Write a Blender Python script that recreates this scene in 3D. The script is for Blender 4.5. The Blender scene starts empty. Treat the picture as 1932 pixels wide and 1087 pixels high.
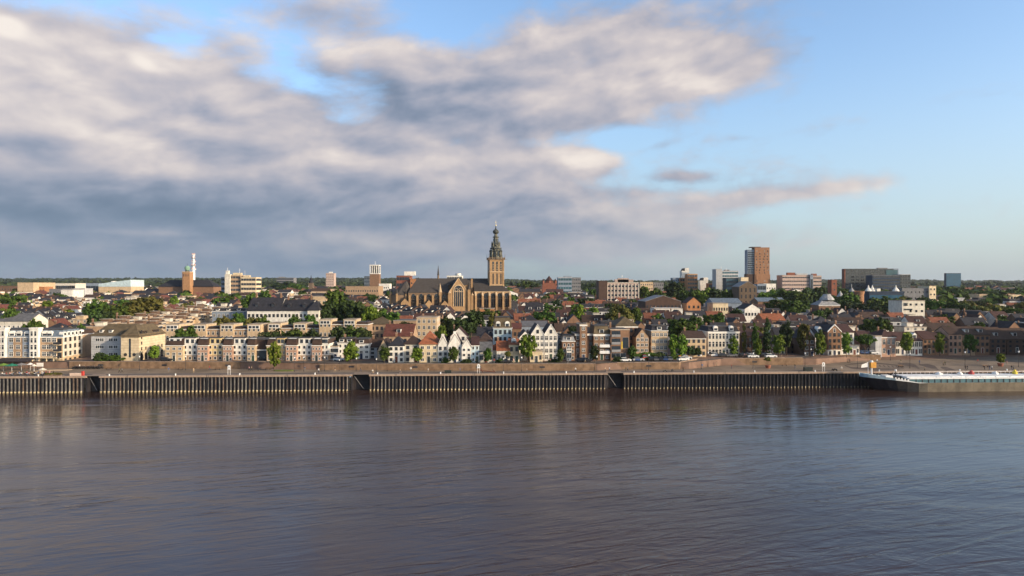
import bpy, bmesh, math, random
from mathutils import Vector, Matrix, noise
R = math.radians
SC = bpy.context.scene
COL = SC.collection
random.seed(7)
# ---------------------------------------------------------------- camera survey
F = 1288.0          # focal length of the photograph in its own pixels
CX, HY, CAMZ = 966.0, 540.0, 35.0
def X(px, Y): return (px - CX) / F * Y
def Z(py, Y): return CAMZ - (py - HY) / F * Y
HAZE = 3.8e-5
SUN_AZ, SUN_EL = R(118), R(17.5)       # azimuth from +Y towards +X

def lin(c):
    return tuple(((v / 12.92) if v <= 0.04045 else ((v + 0.055) / 1.055) ** 2.4) for v in c)
def hexc(h):
    return lin(tuple(int(h[i:i + 2], 16) / 255 for i in (0, 2, 4)))

# ---------------------------------------------------------------- node expressions
class E:
    """a tiny wrapper that writes math nodes"""
    nt = None
    def __init__(s, sock): s.s = sock
    @staticmethod
    def m(op, *a, clamp=False):
        n = E.nt.nodes.new('ShaderNodeMath'); n.operation = op; n.use_clamp = clamp
        for i, v in enumerate(a):
            if isinstance(v, E): E.nt.links.new(v.s, n.inputs[i])
            else: n.inputs[i].default_value = v
        return E(n.outputs[0])
    def __add__(s, o): return E.m('ADD', s, o)
    def __radd__(s, o): return E.m('ADD', o, s)
    def __sub__(s, o): return E.m('SUBTRACT', s, o)
    def __rsub__(s, o): return E.m('SUBTRACT', o, s)
    def __mul__(s, o): return E.m('MULTIPLY', s, o)
    def __rmul__(s, o): return E.m('MULTIPLY', o, s)
    def __truediv__(s, o): return E.m('DIVIDE', s, o)
    def __neg__(s): return E.m('MULTIPLY', s, -1.0)
def smooth(v, a, b):
    n = E.nt.nodes.new('ShaderNodeMapRange'); n.interpolation_type = 'SMOOTHSTEP'
    E.nt.links.new(v.s, n.inputs[0]); n.inputs[1].default_value = a; n.inputs[2].default_value = b
    return E(n.outputs[0])
def comb(x, y, z):
    n = E.nt.nodes.new('ShaderNodeCombineXYZ')
    for i, v in enumerate((x, y, z)):
        if isinstance(v, E): E.nt.links.new(v.s, n.inputs[i])
        else: n.inputs[i].default_value = v
    return n.outputs[0]
def nz(vec, scale, detail=4, rough=.5, dist=0., dim='3D'):
    n = E.nt.nodes.new('ShaderNodeTexNoise'); n.noise_dimensions = dim
    E.nt.links.new(vec, n.inputs['Vector'])
    n.inputs['Scale'].default_value = scale; n.inputs['Detail'].default_value = detail
    n.inputs['Roughness'].default_value = rough; n.inputs['Distortion'].default_value = dist
    return E(n.outputs[0])
def mixc(f, a, b, mode='MIX'):
    n = E.nt.nodes.new('ShaderNodeMix'); n.data_type = 'RGBA'; n.blend_type = mode
    for k, v in ((0, f), (6, a), (7, b)):
        if isinstance(v, E): E.nt.links.new(v.s, n.inputs[k])
        elif hasattr(v, 'is_linked'): E.nt.links.new(v, n.inputs[k])
        elif k == 0: n.inputs[k].default_value = v
        else: n.inputs[k].default_value = (*v[:3], 1)
    return n.outputs[2]
# ---------------------------------------------------------------- world: daylight sky with clouds
world = bpy.data.worlds.new("World"); SC.world = world; world.use_nodes = True
E.nt = world.node_tree; E.nt.nodes.clear()
def build_world():
    nt = E.nt
    tc = nt.nodes.new('ShaderNodeTexCoord')
    sep = nt.nodes.new('ShaderNodeSeparateXYZ'); nt.links.new(tc.outputs['Generated'], sep.inputs[0])
    x, y, z = (E(sep.outputs[i]) for i in range(3))
    az = E.m('ARCTAN2', x, y)
    el = E.m('ARCSINE', z)
    AE = comb(az, el, 0.0)
    sky = nt.nodes.new('ShaderNodeTexSky'); sky.sky_type = 'NISHITA'; sky.sun_disc = False
    sky.sun_elevation = SUN_EL; sky.sun_rotation = SUN_AZ
    sky.altitude = 0; sky.air_density = 1.0; sky.dust_density = 2.2; sky.ozone_density = 1.6
    def A(px): return math.atan((px - CX) / F)
    def EL(px, py): return math.atan((HY - py) / F * math.cos(A(px)))
    def blob(px, py, rx, ry, amp, rot=0.):
        # rot in degrees, positive = right side up
        a0, e0 = A(px), EL(px, py)
        mp = nt.nodes.new('ShaderNodeMapping'); mp.vector_type = 'TEXTURE'
        mp.inputs['Location'].default_value = (a0, e0, 0); mp.inputs['Rotation'].default_value = (0, 0, R(rot))
        mp.inputs['Scale'].default_value = (rx / F * math.cos(a0) ** 2, ry / F * math.cos(a0), 1)
        nt.links.new(AE, mp.inputs[0])
        d = nt.nodes.new('ShaderNodeVectorMath'); d.operation = 'DOT_PRODUCT'
        nt.links.new(mp.outputs[0], d.inputs[0]); nt.links.new(mp.outputs[0], d.inputs[1])
        return E.m('POWER', 0.367879, E(d.outputs['Value'])), amp
    def total(lst):
        t = None
        for b in lst:
            g, am = blob(*b); t = E.m('MULTIPLY_ADD', g, am, 0.0 if t is None else t)
        return t
    # noise space: a cloud layer seen in perspective
    zz = E.m('MAXIMUM', z, 0.0)
    px_ = x / (zz + 0.24); py_ = y / (zz + 0.24)
    P = comb(px_ * 0.6 + (py_ * 0.25), py_ * 1.0, 0.0)
    # warp
    w = nz(P, 0.9, 3, .5)
    w2 = nz(comb(px_ * 0.6 + 13.0, py_ * 0.9 + 4.0, 0.0), 0.8, 3, .5)
    xs = px_ * 0.6 + (py_ * 0.25) + (w * 0.9); ys = py_ + (w2 * 0.9)
    Pw = comb(xs, ys, 3.1)
    n1 = nz(Pw, 1.1, 5, .5)
    n2 = nz(comb(xs + 0.13, ys - 0.13, 3.1), 1.1, 5, .5)
    # the puffy body of the clouds in angle space; the second look, towards the sun, gives lit sides and shaded undersides
    az_ = az + ((w2 - 0.5) * 0.10); el_ = (el + ((w - 0.5) * 0.05)) * 2.0
    q1 = nz(comb(az_, el_ + (az * -0.10), 1.7), 8.5, 9, .58, .15)
    qa = nz(comb(az_, el_ + (az * -0.10), 1.7), 8.5, 5, .5, .15)
    q2 = nz(comb(az_ + 0.016, el_ + (az * -0.10) + 0.034, 1.7), 8.5, 5, .5, .15)
    cover = total([
        (150, 300, 600, 140, .8, 0), (60, 150, 330, 110, .50, 0), (330, 150, 380, 70, .32, -10), (240, 45, 380, 50, .30, 0), (1700, 60, 160, 90, -.3, 0), (700, 330, 420, 110, .55, -4), (330, 430, 560, 120, .70, 0),
        (780, 165, 260, 85, .46, -6), (1150, 150, 290, 80, .58, 4), (1160, 50, 300, 66, .46, 6), (1375, 130, 190, 52, .50, 4),
        (1130, 215, 120, 28, .34, 14), (970, 330, 120, 50, .42, 0), (900, 440, 520, 60, .42, 0),
        (1112, 304, 50, 24, .95, -8), (1022, 318, 22, 12, .3, 0), (1290, 334, 75, 13, .66, -3),
        (1380, 378, 230, 24, .50, 6), (1570, 358, 120, 12, .34, 6), (1215, 366, 130, 18, .42, 0), (1160, 262, 90, 26, -.3, 0),
        (1200, 455, 420, 36, .34, 0), (1600, 470, 380, 40, .14, 0), (1380, 262, 50, 9, .26, 0), (1240, 276, 45, 9, .30, 10),
        (560, 40, 260, 50, .32, 0),
        # blue gaps
        (850, 60, 90, 34, -.34, -5), (610, 92, 190, 26, -.22, -10), (340, 90, 60, 46, -.22, -40), (600, 158, 140, 30, -.34, -8), (470, 60, 130, 26, -.22, -14), (655, 222, 70, 24, -.42, 0),
        (100, 12, 160, 24, -.22, 0), (1240, 205, 130, 12, -.16, 10), (1020, 268, 110, 20, -.20, 0), (975, 352, 40, 12, -.25, 0),
    ])
    # unseen dark cloud deck added overhead to dim blue fill and water reflection
    over = smooth(el, 0.42, 0.62)
    dens = cover + (over * 0.55) + ((n1 - 0.5) * 0.65) + ((q1 - 0.5) * 1.35) - (smooth(az, 0.18, 0.5) * 0.13)
    alpha = smooth(dens, 0.05, 0.60)
    # how much sun the cloud gets
    tone = total([
        (120, 170, 330, 85, .62, -12), (450, 240, 280, 50, .22, -12), (1150, 120, 260, 90, .36, 0), (1330, 150, 160, 60, .30, 0),
        (1112, 300, 80, 30, .75, 0), (1290, 330, 90, 16, .45, 0), (880, 310, 170, 45, .32, 0), (600, 290, 110, 45, .30, 0),
        (15, 52, 34, 16, 1.3, 0), (270, 118, 28, 10, .5, -25), (820, 270, 50, 10, .35, -8), (790, 465, 90, 14, .35, 0), (240, 300, 120, 45, .28, 0),
        (260, 438, 120, 6, .22, 0), (1500, 366, 300, 30, .50, 0), (1640, 480, 600, 80, .45, 0), (1150, 500, 500, 40, .2, 0),
        (560, 70, 330, 80, .38, 0), (300, 60, 200, 60, .2, 0),
        # dark slate parts
        (170, 390, 380, 50, -.55, -4), (480, 345, 200, 60, -.16, 0), (740, 180, 200, 40, -.30, -6), (560, 420, 330, 60, -.12, 0),
        (1330, 384, 190, 10, -.10, 5), (1200, 355, 120, 14, -.1, 0), (900, 170, 110, 50, -.14, 0), (250, 235, 200, 18, -.2, -6),
    ])
    lit = smooth(tone - (over * 0.60) + ((n1 - n2) * 0.45) + ((qa - q2) * 1.75) + ((q1 - qa) * -0.5) + ((n1 - 0.5) * -0.2) + 0.24, -1.0, 1.45)
    K = 10.0
    def c(h, k=1.0): return tuple(v * K * k for v in hexc(h))
    ramp = nt.nodes.new('ShaderNodeValToRGB')
    cr = ramp.color_ramp; cr.interpolation = 'B_SPLINE'
    stops = [(0.0, '5e6f86'), (0.22, '77869c'), (0.42, '989fb2'), (0.62, 'bcb8c0'), (0.82, 'dacfcc'), (1.0, 'fff4e8')]
    while len(cr.elements) < len(stops): cr.elements.new(.5)
    for e, (p, h) in zip(cr.elements, stops):
        e.position = p; e.color = (*hexc(h), 1)
    nt.links.new(lit.s, ramp.inputs[0])
    cloud = mixc(1.0, ramp.outputs[0], (K, K, K), 'MULTIPLY')
    # low clouds sink into the bluish grey air near the horizon
    low = smooth(el, 0.16, 0.0)
    rightness = smooth(az, -0.15, 0.62)
    airc = mixc(rightness, c('7c92aa'), c('c3cdd4'))
    cloud = mixc(low * 0.72, cloud, airc)
    # clear sky: the Nishita sky, warmed and paled low down by the haze of the evening
    tint = mixc(1.0, sky.outputs[0], SKY_TINT, 'MULTIPLY')
    hz = smooth(el, 0.34, -0.02)
    clear = mixc(hz * 0.66, tint, mixc(rightness, c('9db4c6'), c('c4d2dd')))
    final = mixc(alpha * 0.96, clear, cloud)
    bg = nt.nodes.new('ShaderNodeBackground'); bg.inputs[1].default_value = 0.1
    nt.links.new(final, bg.inputs[0])
    out = nt.nodes.new('ShaderNodeOutputWorld'); nt.links.new(bg.outputs[0], out.inputs[0])
SKY_TINT = (2.55, 2.78, 3.02)
build_world()
world.cycles.sampling_method = 'MANUAL'; world.cycles.sample_map_resolution = 1024

sun = bpy.data.lights.new('sun', 'SUN'); sun.energy = 5.6; sun.angle = R(0.5); sun.color = (1.0, .79, .54)
so = bpy.data.objects.new('sun', sun); COL.objects.link(so)
sd = Vector((math.sin(SUN_AZ) * math.cos(SUN_EL), math.cos(SUN_AZ) * math.cos(SUN_EL), math.sin(SUN_EL)))
so.rotation_euler = sd.to_track_quat('Z', 'Y').to_euler(); so.location = (600, -400, 300)

cam = bpy.data.cameras.new('camera'); cam.lens = 24.0; cam.sensor_width = 36; cam.clip_start = .5; cam.clip_end = 30000
co = bpy.data.objects.new('camera', cam); COL.objects.link(co)
co.location = (0, 0, CAMZ); co.rotation_euler = (R(90) - math.atan(3.5 / F), 0, 0)
SC.camera = co
SC.view_settings.view_transform = 'Standard'; SC.view_settings.look = 'None'
SC.view_settings.exposure = 0.0; SC.view_settings.gamma = 1.0
SC.render.engine = 'CYCLES'
SC.cycles.max_bounces = 6; SC.cycles.volume_bounces = 0; SC.cycles.transparent_max_bounces = 8
SC.cycles.use_denoising = True
# ---------------------------------------------------------------- materials
MATS = {}
def mat(name, col, rough=.85, var=.18, scale=.6, bump=0., metal=0., rnd=.12, stain=0., spec=.3, hue=0.):
    """procedural paint / stone / brick: noise mottling in the material, a small tint per object"""
    if name in MATS: return MATS[name]
    m = bpy.data.materials.new(name); m.use_nodes = True; nt = m.node_tree; E.nt = nt
    b = nt.nodes['Principled BSDF']
    tc = nt.nodes.new('ShaderNodeTexCoord')
    n = nz(tc.outputs['Object'], scale, 5, .6)
    c2 = mixc(smooth(n, .3, .7), tuple(v * (1 - var) for v in col), tuple(min(v * (1 + var), .9) for v in col))
    if stain:
        mp = nt.nodes.new('ShaderNodeMapping'); mp.inputs['Scale'].default_value = (1.2, 1.2, .12)
        nt.links.new(tc.outputs['Object'], mp.inputs[0])
        s = nz(mp.outputs[0], .8, 4, .6)
        c2 = mixc(smooth(s, .5, .75) * stain, c2, tuple(v * .45 for v in col))
    if rnd or hue:
        oi = nt.nodes.new('ShaderNodeObjectInfo')
        hs = nt.nodes.new('ShaderNodeHueSaturation')
        v = E(oi.outputs['Random']) * (2 * rnd) + (1 - rnd)
        nt.links.new(v.s, hs.inputs['Value']); nt.links.new(c2, hs.inputs['Color'])
        if hue:
            h = E(oi.outputs['Random']) * (2 * hue) + (.5 - hue); nt.links.new(h.s, hs.inputs['Hue'])
        c2 = hs.outputs[0]
    nt.links.new(c2, b.inputs['Base Color'])
    b.inputs['Roughness'].default_value = rough; b.inputs['Metallic'].default_value = metal
    b.inputs['Specular IOR Level'].default_value = spec
    if bump:
        bp = nt.nodes.new('ShaderNodeBump'); bp.inputs['Strength'].default_value = bump
        nt.links.new(nz(tc.outputs['Object'], scale * 6, 3, .6).s, bp.inputs['Height']); nt.links.new(bp.outputs[0], b.inputs['Normal'])
    MATS[name] = m; return m
PAL = dict(
    white=(.65, .62, .57), offwhite=(.54, .50, .43), cream=(.58, .47, .32), sand=(.46, .34, .22), tan=(.33, .225, .145), pinktan=(.38, .235, .17),
    yellow=(.60, .46, .24), brick=(.20, .115, .072), brown=(.13, .078, .054), redbrick=(.19, .07, .045), dark=(.075, .055, .05), orangebrick=(.36, .165, .075),
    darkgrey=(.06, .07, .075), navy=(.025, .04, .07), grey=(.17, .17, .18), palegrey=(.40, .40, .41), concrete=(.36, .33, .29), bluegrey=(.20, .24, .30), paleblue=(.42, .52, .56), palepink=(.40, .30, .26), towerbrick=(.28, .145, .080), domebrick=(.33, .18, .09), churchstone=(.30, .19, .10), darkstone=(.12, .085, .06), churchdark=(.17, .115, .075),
    darkbrick=(.075, .046, .036), olive=(.2, .16, .08))  # right-hand waterfront walls use the dark brick to stand for cloud shade
def W(n):
    return mat(n + '_wall', PAL[n], .9, .16, .5, rnd=.10, stain=.25)
ROOF = dict(slate=(.024, .024, .031), brown=(.050, .030, .023), orange=(.25, .085, .04), rust=(.17, .062, .036), red=(.11, .038, .028), grey=(.11, .11, .12), palegrey=(.27, .27, .28), felt=(.05, .046, .046), olive=(.10, .075, .045), bluegrey=(.10, .13, .17), darkred=(.048, .023, .021), tanflat=(.24, .19, .14), white=(.6, .58, .55), paleblue=(.40, .52, .56), churchslate=(.050, .043, .040), copper=(.20, .34, .26))
def RF(n):
    return mat(n + '_roof', ROOF[n], .8, .25, .8, bump=.0, rnd=.14, stain=.2)
glass = mat('window_glass', (.03, .035, .045), .12, .3, .3, rnd=.45, spec=.6)
dglass = mat('dark_glass', (.014, .02, .028), .08, .2, .2, rnd=.3, spec=.7)
tealglass = mat('teal_glass', (.03, .085, .11), .12, .2, .2, rnd=.2, spec=.6)
blueglass = mat('blue_glass', (.012, .065, .12), .2, .15, .2, rnd=.05, spec=.5)
frame_w = mat('white_window_frame', (.68, .66, .62), .7, .06, 1)
frame_d = mat('dark_window_frame', (.05, .04, .035), .7, .1, 1)
metal_g = mat('grey_metal', (.25, .25, .26), .5, .1, 1, metal=.3)
metal_w = mat('white_metal', (.7, .7, .7), .5, .08, 1)
metal_k = mat('dark_metal', (.03, .03, .035), .5, .2, 1)

# ---------------------------------------------------------------- mesh builder
class MB:
    def __init__(s): s.v = []; s.f = []; s.mi = []; s.m = []
    def mid(s, m):
        if m not in s.m: s.m.append(m)
        return s.m.index(m)
    def poly(s, pts, m):
        b = len(s.v); s.v += [tuple(p) for p in pts]; s.f.append(tuple(range(b, b + len(pts)))); s.mi.append(s.mid(m)); return s
    def box(s, x0, x1, y0, y1, z0, z1, m, sides='xXyYzZ'):
        b = len(s.v)
        s.v += [(x0, y0, z0), (x1, y0, z0), (x1, y1, z0), (x0, y1, z0), (x0, y0, z1), (x1, y0, z1), (x1, y1, z1), (x0, y1, z1)]
        q = {'z': (0, 3, 2, 1), 'Z': (4, 5, 6, 7), 'y': (0, 1, 5, 4), 'X': (1, 2, 6, 5), 'Y': (2, 3, 7, 6), 'x': (3, 0, 4, 7)}
        for k in sides: s.f.append(tuple(b + i for i in q[k])); s.mi.append(s.mid(m))
        return s
    def prism(s, bot, top, m, cap=True):
        """bot and top: equal length loops, counter clockwise seen from above"""
        n = len(bot); b = len(s.v); s.v += [tuple(p) for p in bot] + [tuple(p) for p in top]; k = s.mid(m)
        for i in range(n):
            j = (i + 1) % n; s.f.append((b + i, b + j, b + n + j, b + n + i)); s.mi.append(k)
        if cap:
            s.f.append(tuple(b + i for i in reversed(range(n)))); s.mi.append(k)
            s.f.append(tuple(b + n + i for i in range(n))); s.mi.append(k)
        return s
    def cone(s, cx, cy, z0, z1, r0, r1, m, n=8, ph=0., sy=1.):
        a = [ph + 2 * math.pi * i / n for i in range(n)]
        r1 = max(r1, .01)
        return s.prism([(cx + r0 * math.cos(t), cy + sy * r0 * math.sin(t), z0) for t in a], [(cx + r1 * math.cos(t), cy + sy * r1 * math.sin(t), z1) for t in a], m)
    def lathe(s, cx, cy, prof, m, n=12, ph=0.):
        for (r0, z0), (r1, z1) in zip(prof, prof[1:]):
            s.cone(cx, cy, z0, z1, r0, r1, m, n, ph)
        return s
    def extrude_y(s, prof, y0, y1, m):
        """prof: loop in x,z seen from the front, counter clockwise"""
        a = [(x, y0, z) for x, z in prof]; b = [(x, y1, z) for x, z in prof]
        k = s.mid(m); o = len(s.v); n = len(prof); s.v += a + b
        s.f.append(tuple(o + i for i in range(n))); s.mi.append(k)
        s.f.append(tuple(o + n + i for i in reversed(range(n)))); s.mi.append(k)
        for i in range(n):
            j = (i + 1) % n; s.f.append((o + j, o + i, o + n + i, o + n + j)); s.mi.append(k)
        return s
    def extrude_x(s, prof, x0, x1, m):
        """prof: loop in y,z"""
        o = len(s.v); n = len(prof); k = s.mid(m)
        s.v += [(x0, y, z) for y, z in prof] + [(x1, y, z) for y, z in prof]
        s.f.append(tuple(o + i for i in reversed(range(n)))); s.mi.append(k)
        s.f.append(tuple(o + n + i for i in range(n))); s.mi.append(k)
        for i in range(n):
            j = (i + 1) % n; s.f.append((o + i, o + j, o + n + j, o + n + i)); s.mi.append(k)
        return s
    def slab(s, pts, t, m):
        return s.prism(pts, [(p[0], p[1], p[2] + t) for p in pts], m)
    def tube(s, p, q, r, m, n=6, r2=None):
        p, q = Vector(p), Vector(q); d = (q - p).normalized(); r2 = r if r2 is None else r2
        u = d.cross(Vector((0, 0, 1)) if abs(d.z) < .9 else Vector((1, 0, 0))).normalized(); w = d.cross(u)
        A = [p + (u * math.cos(t) + w * math.sin(t)) * r for t in [2 * math.pi * i / n for i in range(n)]]
        B = [q + (u * math.cos(t) + w * math.sin(t)) * r2 for t in [2 * math.pi * i / n for i in range(n)]]
        return s.prism(A, B, m)
    def mesh(s, name, smooth_=False):
        me = bpy.data.meshes.new(name); me.from_pydata(s.v, [], s.f)
        for m in s.m: me.materials.append(m)
        me.polygons.foreach_set('material_index', s.mi)
        if smooth_: me.polygons.foreach_set('use_smooth', [True] * len(s.f))
        me.update(); return me
    def build(s, name, parent=None, smooth_=False, loc=None):
        return link(name, s.mesh(name, smooth_), parent, loc)
def link(name, me, parent=None, loc=None, rz=0.):
    o = bpy.data.objects.new(name, me); COL.objects.link(o); o.parent = parent
    if loc is not None: o.location = loc
    if rz: o.rotation_euler.z = rz
    return o
def tag(o, label=None, cat=None, group=None, kind=None):
    if label: o['label'] = label
    if cat: o['category'] = cat
    if group: o['group'] = group
    if kind: o['kind'] = kind
    return o
def empty(name, loc, rz=0., label=None, cat=None, group=None):
    o = bpy.data.objects.new(name, None); COL.objects.link(o); o.location = loc; o.rotation_euler.z = rz
    o.empty_display_size = .5
    return tag(o, label, cat, group)
KIDS = {}
def copy_tree(o, parent=None, kids=None):
    c = o.copy(); COL.objects.link(c); c.parent = parent
    for ch in list(o.children): copy_tree(ch, c)
    return c
# ---------------------------------------------------------------- terrain
SL = .0455                                     # the quay runs very slightly away to the right
def quayY(x): return 230.6 + SL * x
QZ = 5.4
PLINES = []
WALL = [(-400, 246), (0, 246), (130, 246), (495, 244.3), (600, 241.5), (860, 239), (1150, 239.6), (1160, 243), (1315, 243.5), (1340, 254), (1365, 256), (1515, 257), (1560, 273), (1660, 273.5), (1700, 283), (1932, 292), (2400, 305)]
WX = [X(p, y) for p, y in WALL]
def wallY(x):
    if x <= WX[0]: return WALL[0][1]
    for i in range(len(WX) - 1):
        if x <= WX[i + 1]:
            t = (x - WX[i]) / (WX[i + 1] - WX[i]); return WALL[i][1] * (1 - t) + WALL[i + 1][1] * t
    return WALL[-1][1]
HP = [(0, 7.6), (262, 7.7), (285, 8.0), (300, 9.0), (330, 10.8), (360, 12), (450, 13.4), (540, 15.3), (600, 16.5), (800, 20), (1200, 23), (2000, 26), (3000, 34), (4500, 62), (6000, 60), (9500, 50)]
def ground(x, y):
    h = HP[-1][1]
    for (a, b), (c, d) in zip(HP, HP[1:]):
        if y <= c: h = b + (d - b) * max(0, (y - a) / (c - a)); break
    if y > 2200:
        k = min(1, (y - 2200) / 1500)
        h += k * (12 * noise.noise(Vector((x / 1600, y / 1600, 3))) + (10 if x < -900 else 10 - 16 * min(1, max(0, (x + 900) / 1500))))
    if y < 420:                       # the right of the waterfront lies lower
        k = min(1, max(0, (x - 110) / 60)) * min(1, max(0, (420 - y) / 120))
        h -= 1.6 * k
    return h
asphalt = mat('street_asphalt', (.085, .07, .062), .9, .2, .15, rnd=0, stain=0)
paving = mat('brick_paving', (.20, .135, .10), .9, .22, .12, rnd=0)
paving_lo = mat('quay_paving', (.185, .138, .098), .9, .3, .10, rnd=0)
land = mat('town_ground', (.10, .075, .05), .95, .3, .02, rnd=0)
bank = mat('brick_bank', (.16, .10, .075), .9, .2, .3, rnd=0)
def terrain():
    ys = [0, .6, 4, 10, 20, 35, 50, 70, 90, 120, 160, 210, 270, 350, 450, 600, 800, 1100, 1500, 2000, 2600, 3300, 4000, 4700, 5500, 6500, 8000, 9200]
    pxs = list(range(-1400, 3400, 60))
    v = []; f = []
    for p in pxs:
        x0 = X(p, 245); w0 = wallY(x0)
        for k, d in enumerate(ys):
            y = w0 + d + .25; x = X(p, y)
            if y > 4000: x = x
            z = ground(x, y)
            if d == 0: z = QZ - .3
            elif p > 1640: z = min(z, QZ - .02 + max(0, .075 * (d - .6)))
            v.append((x, y, z))
    n = len(ys)
    for i in range(len(pxs) - 1):
        for j in range(n - 1):
            a = i * n + j; f.append((a, a + n, a + n + 1, a + 1))
    me = bpy.data.meshes.new('ground'); me.from_pydata(v, [], f); me.materials.append(land); me.materials.append(bank)
    for p in me.polygons:
        if p.index % (n - 1) < 6: p.material_index = 1
    o = link('ground', me); tag(o, kind='structure')
terrain()
# quay apron, z = 5.4: one flat sheet running in under the retaining walls
m = MB(); xs = list(range(-420, 520, 10))
for a, b in zip(xs, xs[1:]):
    m.poly([(a, quayY(a) + .3, QZ), (b, quayY(b) + .3, QZ), (b, wallY(b) + 12, QZ), (a, wallY(a) + 12, QZ)], paving_lo)
tag(m.build('quay_pavement'), kind='structure')
for q_, (d_, w_) in enumerate(((8.6, .18), (10.4, .12), (12.6, .22))): PLINES.append((d_, w_))
# lane of darker asphalt along the quay, with a pale edge line
def strip(name, d0, d1, x0, x1, z, mt, fn=quayY):
    m = MB(); n = max(2, int((x1 - x0) / 8)); xs = [x0 + (x1 - x0) * i / n for i in range(n + 1)]
    for a, b in zip(xs, xs[1:]):
        m.poly([(a, fn(a) + d0, z), (b, fn(b) + d0, z), (b, fn(b) + d1, z), (a, fn(a) + d1, z)], mt)
    return tag(m.build(name), kind='structure')
PL_ = 0
palestone = mat('pale_stone', (.36, .29, .23), .9, .12, .3, rnd=0)
strip('quay_road', 2.2, 6.2, -420, 60, QZ + .004, mat('quay_asphalt', (.12, .095, .085), .9, .2, .15, rnd=0))
strip('road_edge_line', 6.25, 6.55, -420, 480, QZ + .008, palestone)
strip('footpath', 1.0, 2.0, -420, 480, QZ + .008, mat('quay_kerbstone', (.30, .24, .19), .9, .15, .3, rnd=0))
for d_, w_ in PLINES: strip('paving_line', d_, d_ + w_, 130 if d_ > 11 else 75, 480, QZ + .005, palestone)
for k_ in range(36):
    xx_ = -235 + k_ * 12.5; strip('drain_channel', .98, 2.1 + (k_ % 3) * 1.2, xx_, xx_ + .25, QZ + .012, mat('dark_drain', (.05, .04, .035), .9, .2, .5, rnd=0)) if k_ % 2 else None
# upper street behind the low walls
strip('upper_street', .6, 8, -420, 118, 0, asphalt, lambda x: wallY(x))
bpy.data.objects['upper_street'].location.z = 7.70
# plaza with sweeping dark curves on the right
def curve_patch(cx, cy, rx, ry, a0, a1, w0, mt, z, n=20):
    m = MB()
    P = []
    for i in range(n + 1):
        t = i / n; a = R(a0 + (a1 - a0) * t); w = w0 * math.sin(math.pi * t) ** .6 + .05
        c, s = math.cos(a), math.sin(a)
        P.append(((cx + (rx + w) * c, cy + (ry + w * .5) * s, z), (cx + (rx - w) * c, cy + (ry - w * .5) * s, z)))
    for (a, b), (c, d) in zip(P, P[1:]): m.poly([a, c, d, b], mt)
    return m
darkband = mat('dark_plaza_band', (.085, .06, .048), .9, .2, .4, rnd=0)
def gp(px, py, z=QZ):
    Y = (CAMZ - z) * F / (py - HY); return X(px, Y), Y
def crescent(path, thick, mt=darkband, z=QZ + .006):
    """tapered curved dark band lying flat on the plaza"""
    m = MB(); n = 24; P = []
    for i in range(n + 1):
        t = i / n; k = t * (len(path) - 1); j = min(int(k), len(path) - 2); u = k - j
        px = path[j][0] * (1 - u) + path[j + 1][0] * u; py = path[j][1] * (1 - u) + path[j + 1][1] * u
        w = thick * 1.7 * math.sin(math.pi * min(1, t * .9 + .06)) * .5 + .15
        a_, b_ = gp(px, py - w), gp(px, py + w); P.append(((a_[0], a_[1], z), (b_[0], b_[1], z)))
    for (a_, b_), (c_, d_) in zip(P, P[1:]): m.poly([b_, d_, c_, a_], mt)
    return tag(m.build('plaza_curve'), kind='structure')
crescent([(1594, 689.5), (1606, 687), (1630, 685.4), (1660, 686), (1690, 689), (1706, 693)], 1.6)
crescent([(1594, 690), (1606, 694), (1630, 696.2), (1662, 697.2), (1690, 697), (1706, 695.5)], 2.4)
crescent([(1694, 686), (1712, 687.5), (1727, 690.5), (1735, 696)], 3.6)
crescent([(1734, 688), (1750, 690), (1764, 693.5), (1771, 698)], 4.0)
crescent([(1775, 693), (1788, 696.5), (1804, 699.5)], 3.4)
for k_ in range(7): crescent([(1650 + k_ * 8, 688.5 + k_ * .45), (1655 + k_ * 8, 691.5 + k_ * .4)], 1.4)

# ---------------------------------------------------------------- river
def water_mat():
    m = bpy.data.materials.new('river_water'); m.use_nodes = True; nt = m.node_tree; E.nt = nt
    b = nt.nodes['Principled BSDF']
    tc = nt.nodes.new('ShaderNodeTexCoord'); sp = nt.nodes.new('ShaderNodeSeparateXYZ'); nt.links.new(tc.outputs['Object'], sp.inputs[0])
    x, y = E(sp.outputs[0]), E(sp.outputs[1])
    silt = nz(comb(x * .006, y * .02, 0.), 1., 3, .5)
    c = mixc(smooth(silt, .35, .65), (.029, .0165, .0135), (.043, .025, .020))
    nt.links.new(c, b.inputs['Base Color'])
    b.inputs['IOR'].default_value = 1.333; b.inputs['Specular IOR Level'].default_value = .5
    r = smooth(nz(comb(x * .008, y * .03, 4.), 1., 4, .55), .3, .7) * .12 + .10
    nt.links.new(r.s, b.inputs['Roughness'])
    # swell: crests lie across the view, running slightly down to the right
    u = x * .94 + (y * .33); v = y * .94 - (x * .33)
    h1 = nz(comb(u * .085, v * .42, 0.), 1., 3, .5, 1.1)
    h2 = nz(comb(x * .13, y * .28, 7.), 1., 5, .55, .8)
    h3 = nz(comb(x * .5, y * 1.1, 2.), 1., 3, .6)
    gust = smooth(nz(comb(x * .009, y * .03, 9.), 1., 4, .55, .6), .38, .64)
    h = (h1 * 1.6 + h2 * 1.0 + h3 * .22) * (gust * .75 + .35)
    bp = nt.nodes.new('ShaderNodeBump'); bp.inputs['Strength'].default_value = .9; bp.inputs['Distance'].default_value = .145
    nt.links.new(h.s, bp.inputs['Height']); nt.links.new(bp.outputs[0], b.inputs['Normal'])
    return m
m = MB(); wm = water_mat()
m.poly([(-4000, -2500, 0), (4000, -2500, 0), (4000, 262, 0), (-4000, 262, 0)], wm)
tag(m.build('river_water'), kind='structure')

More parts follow.
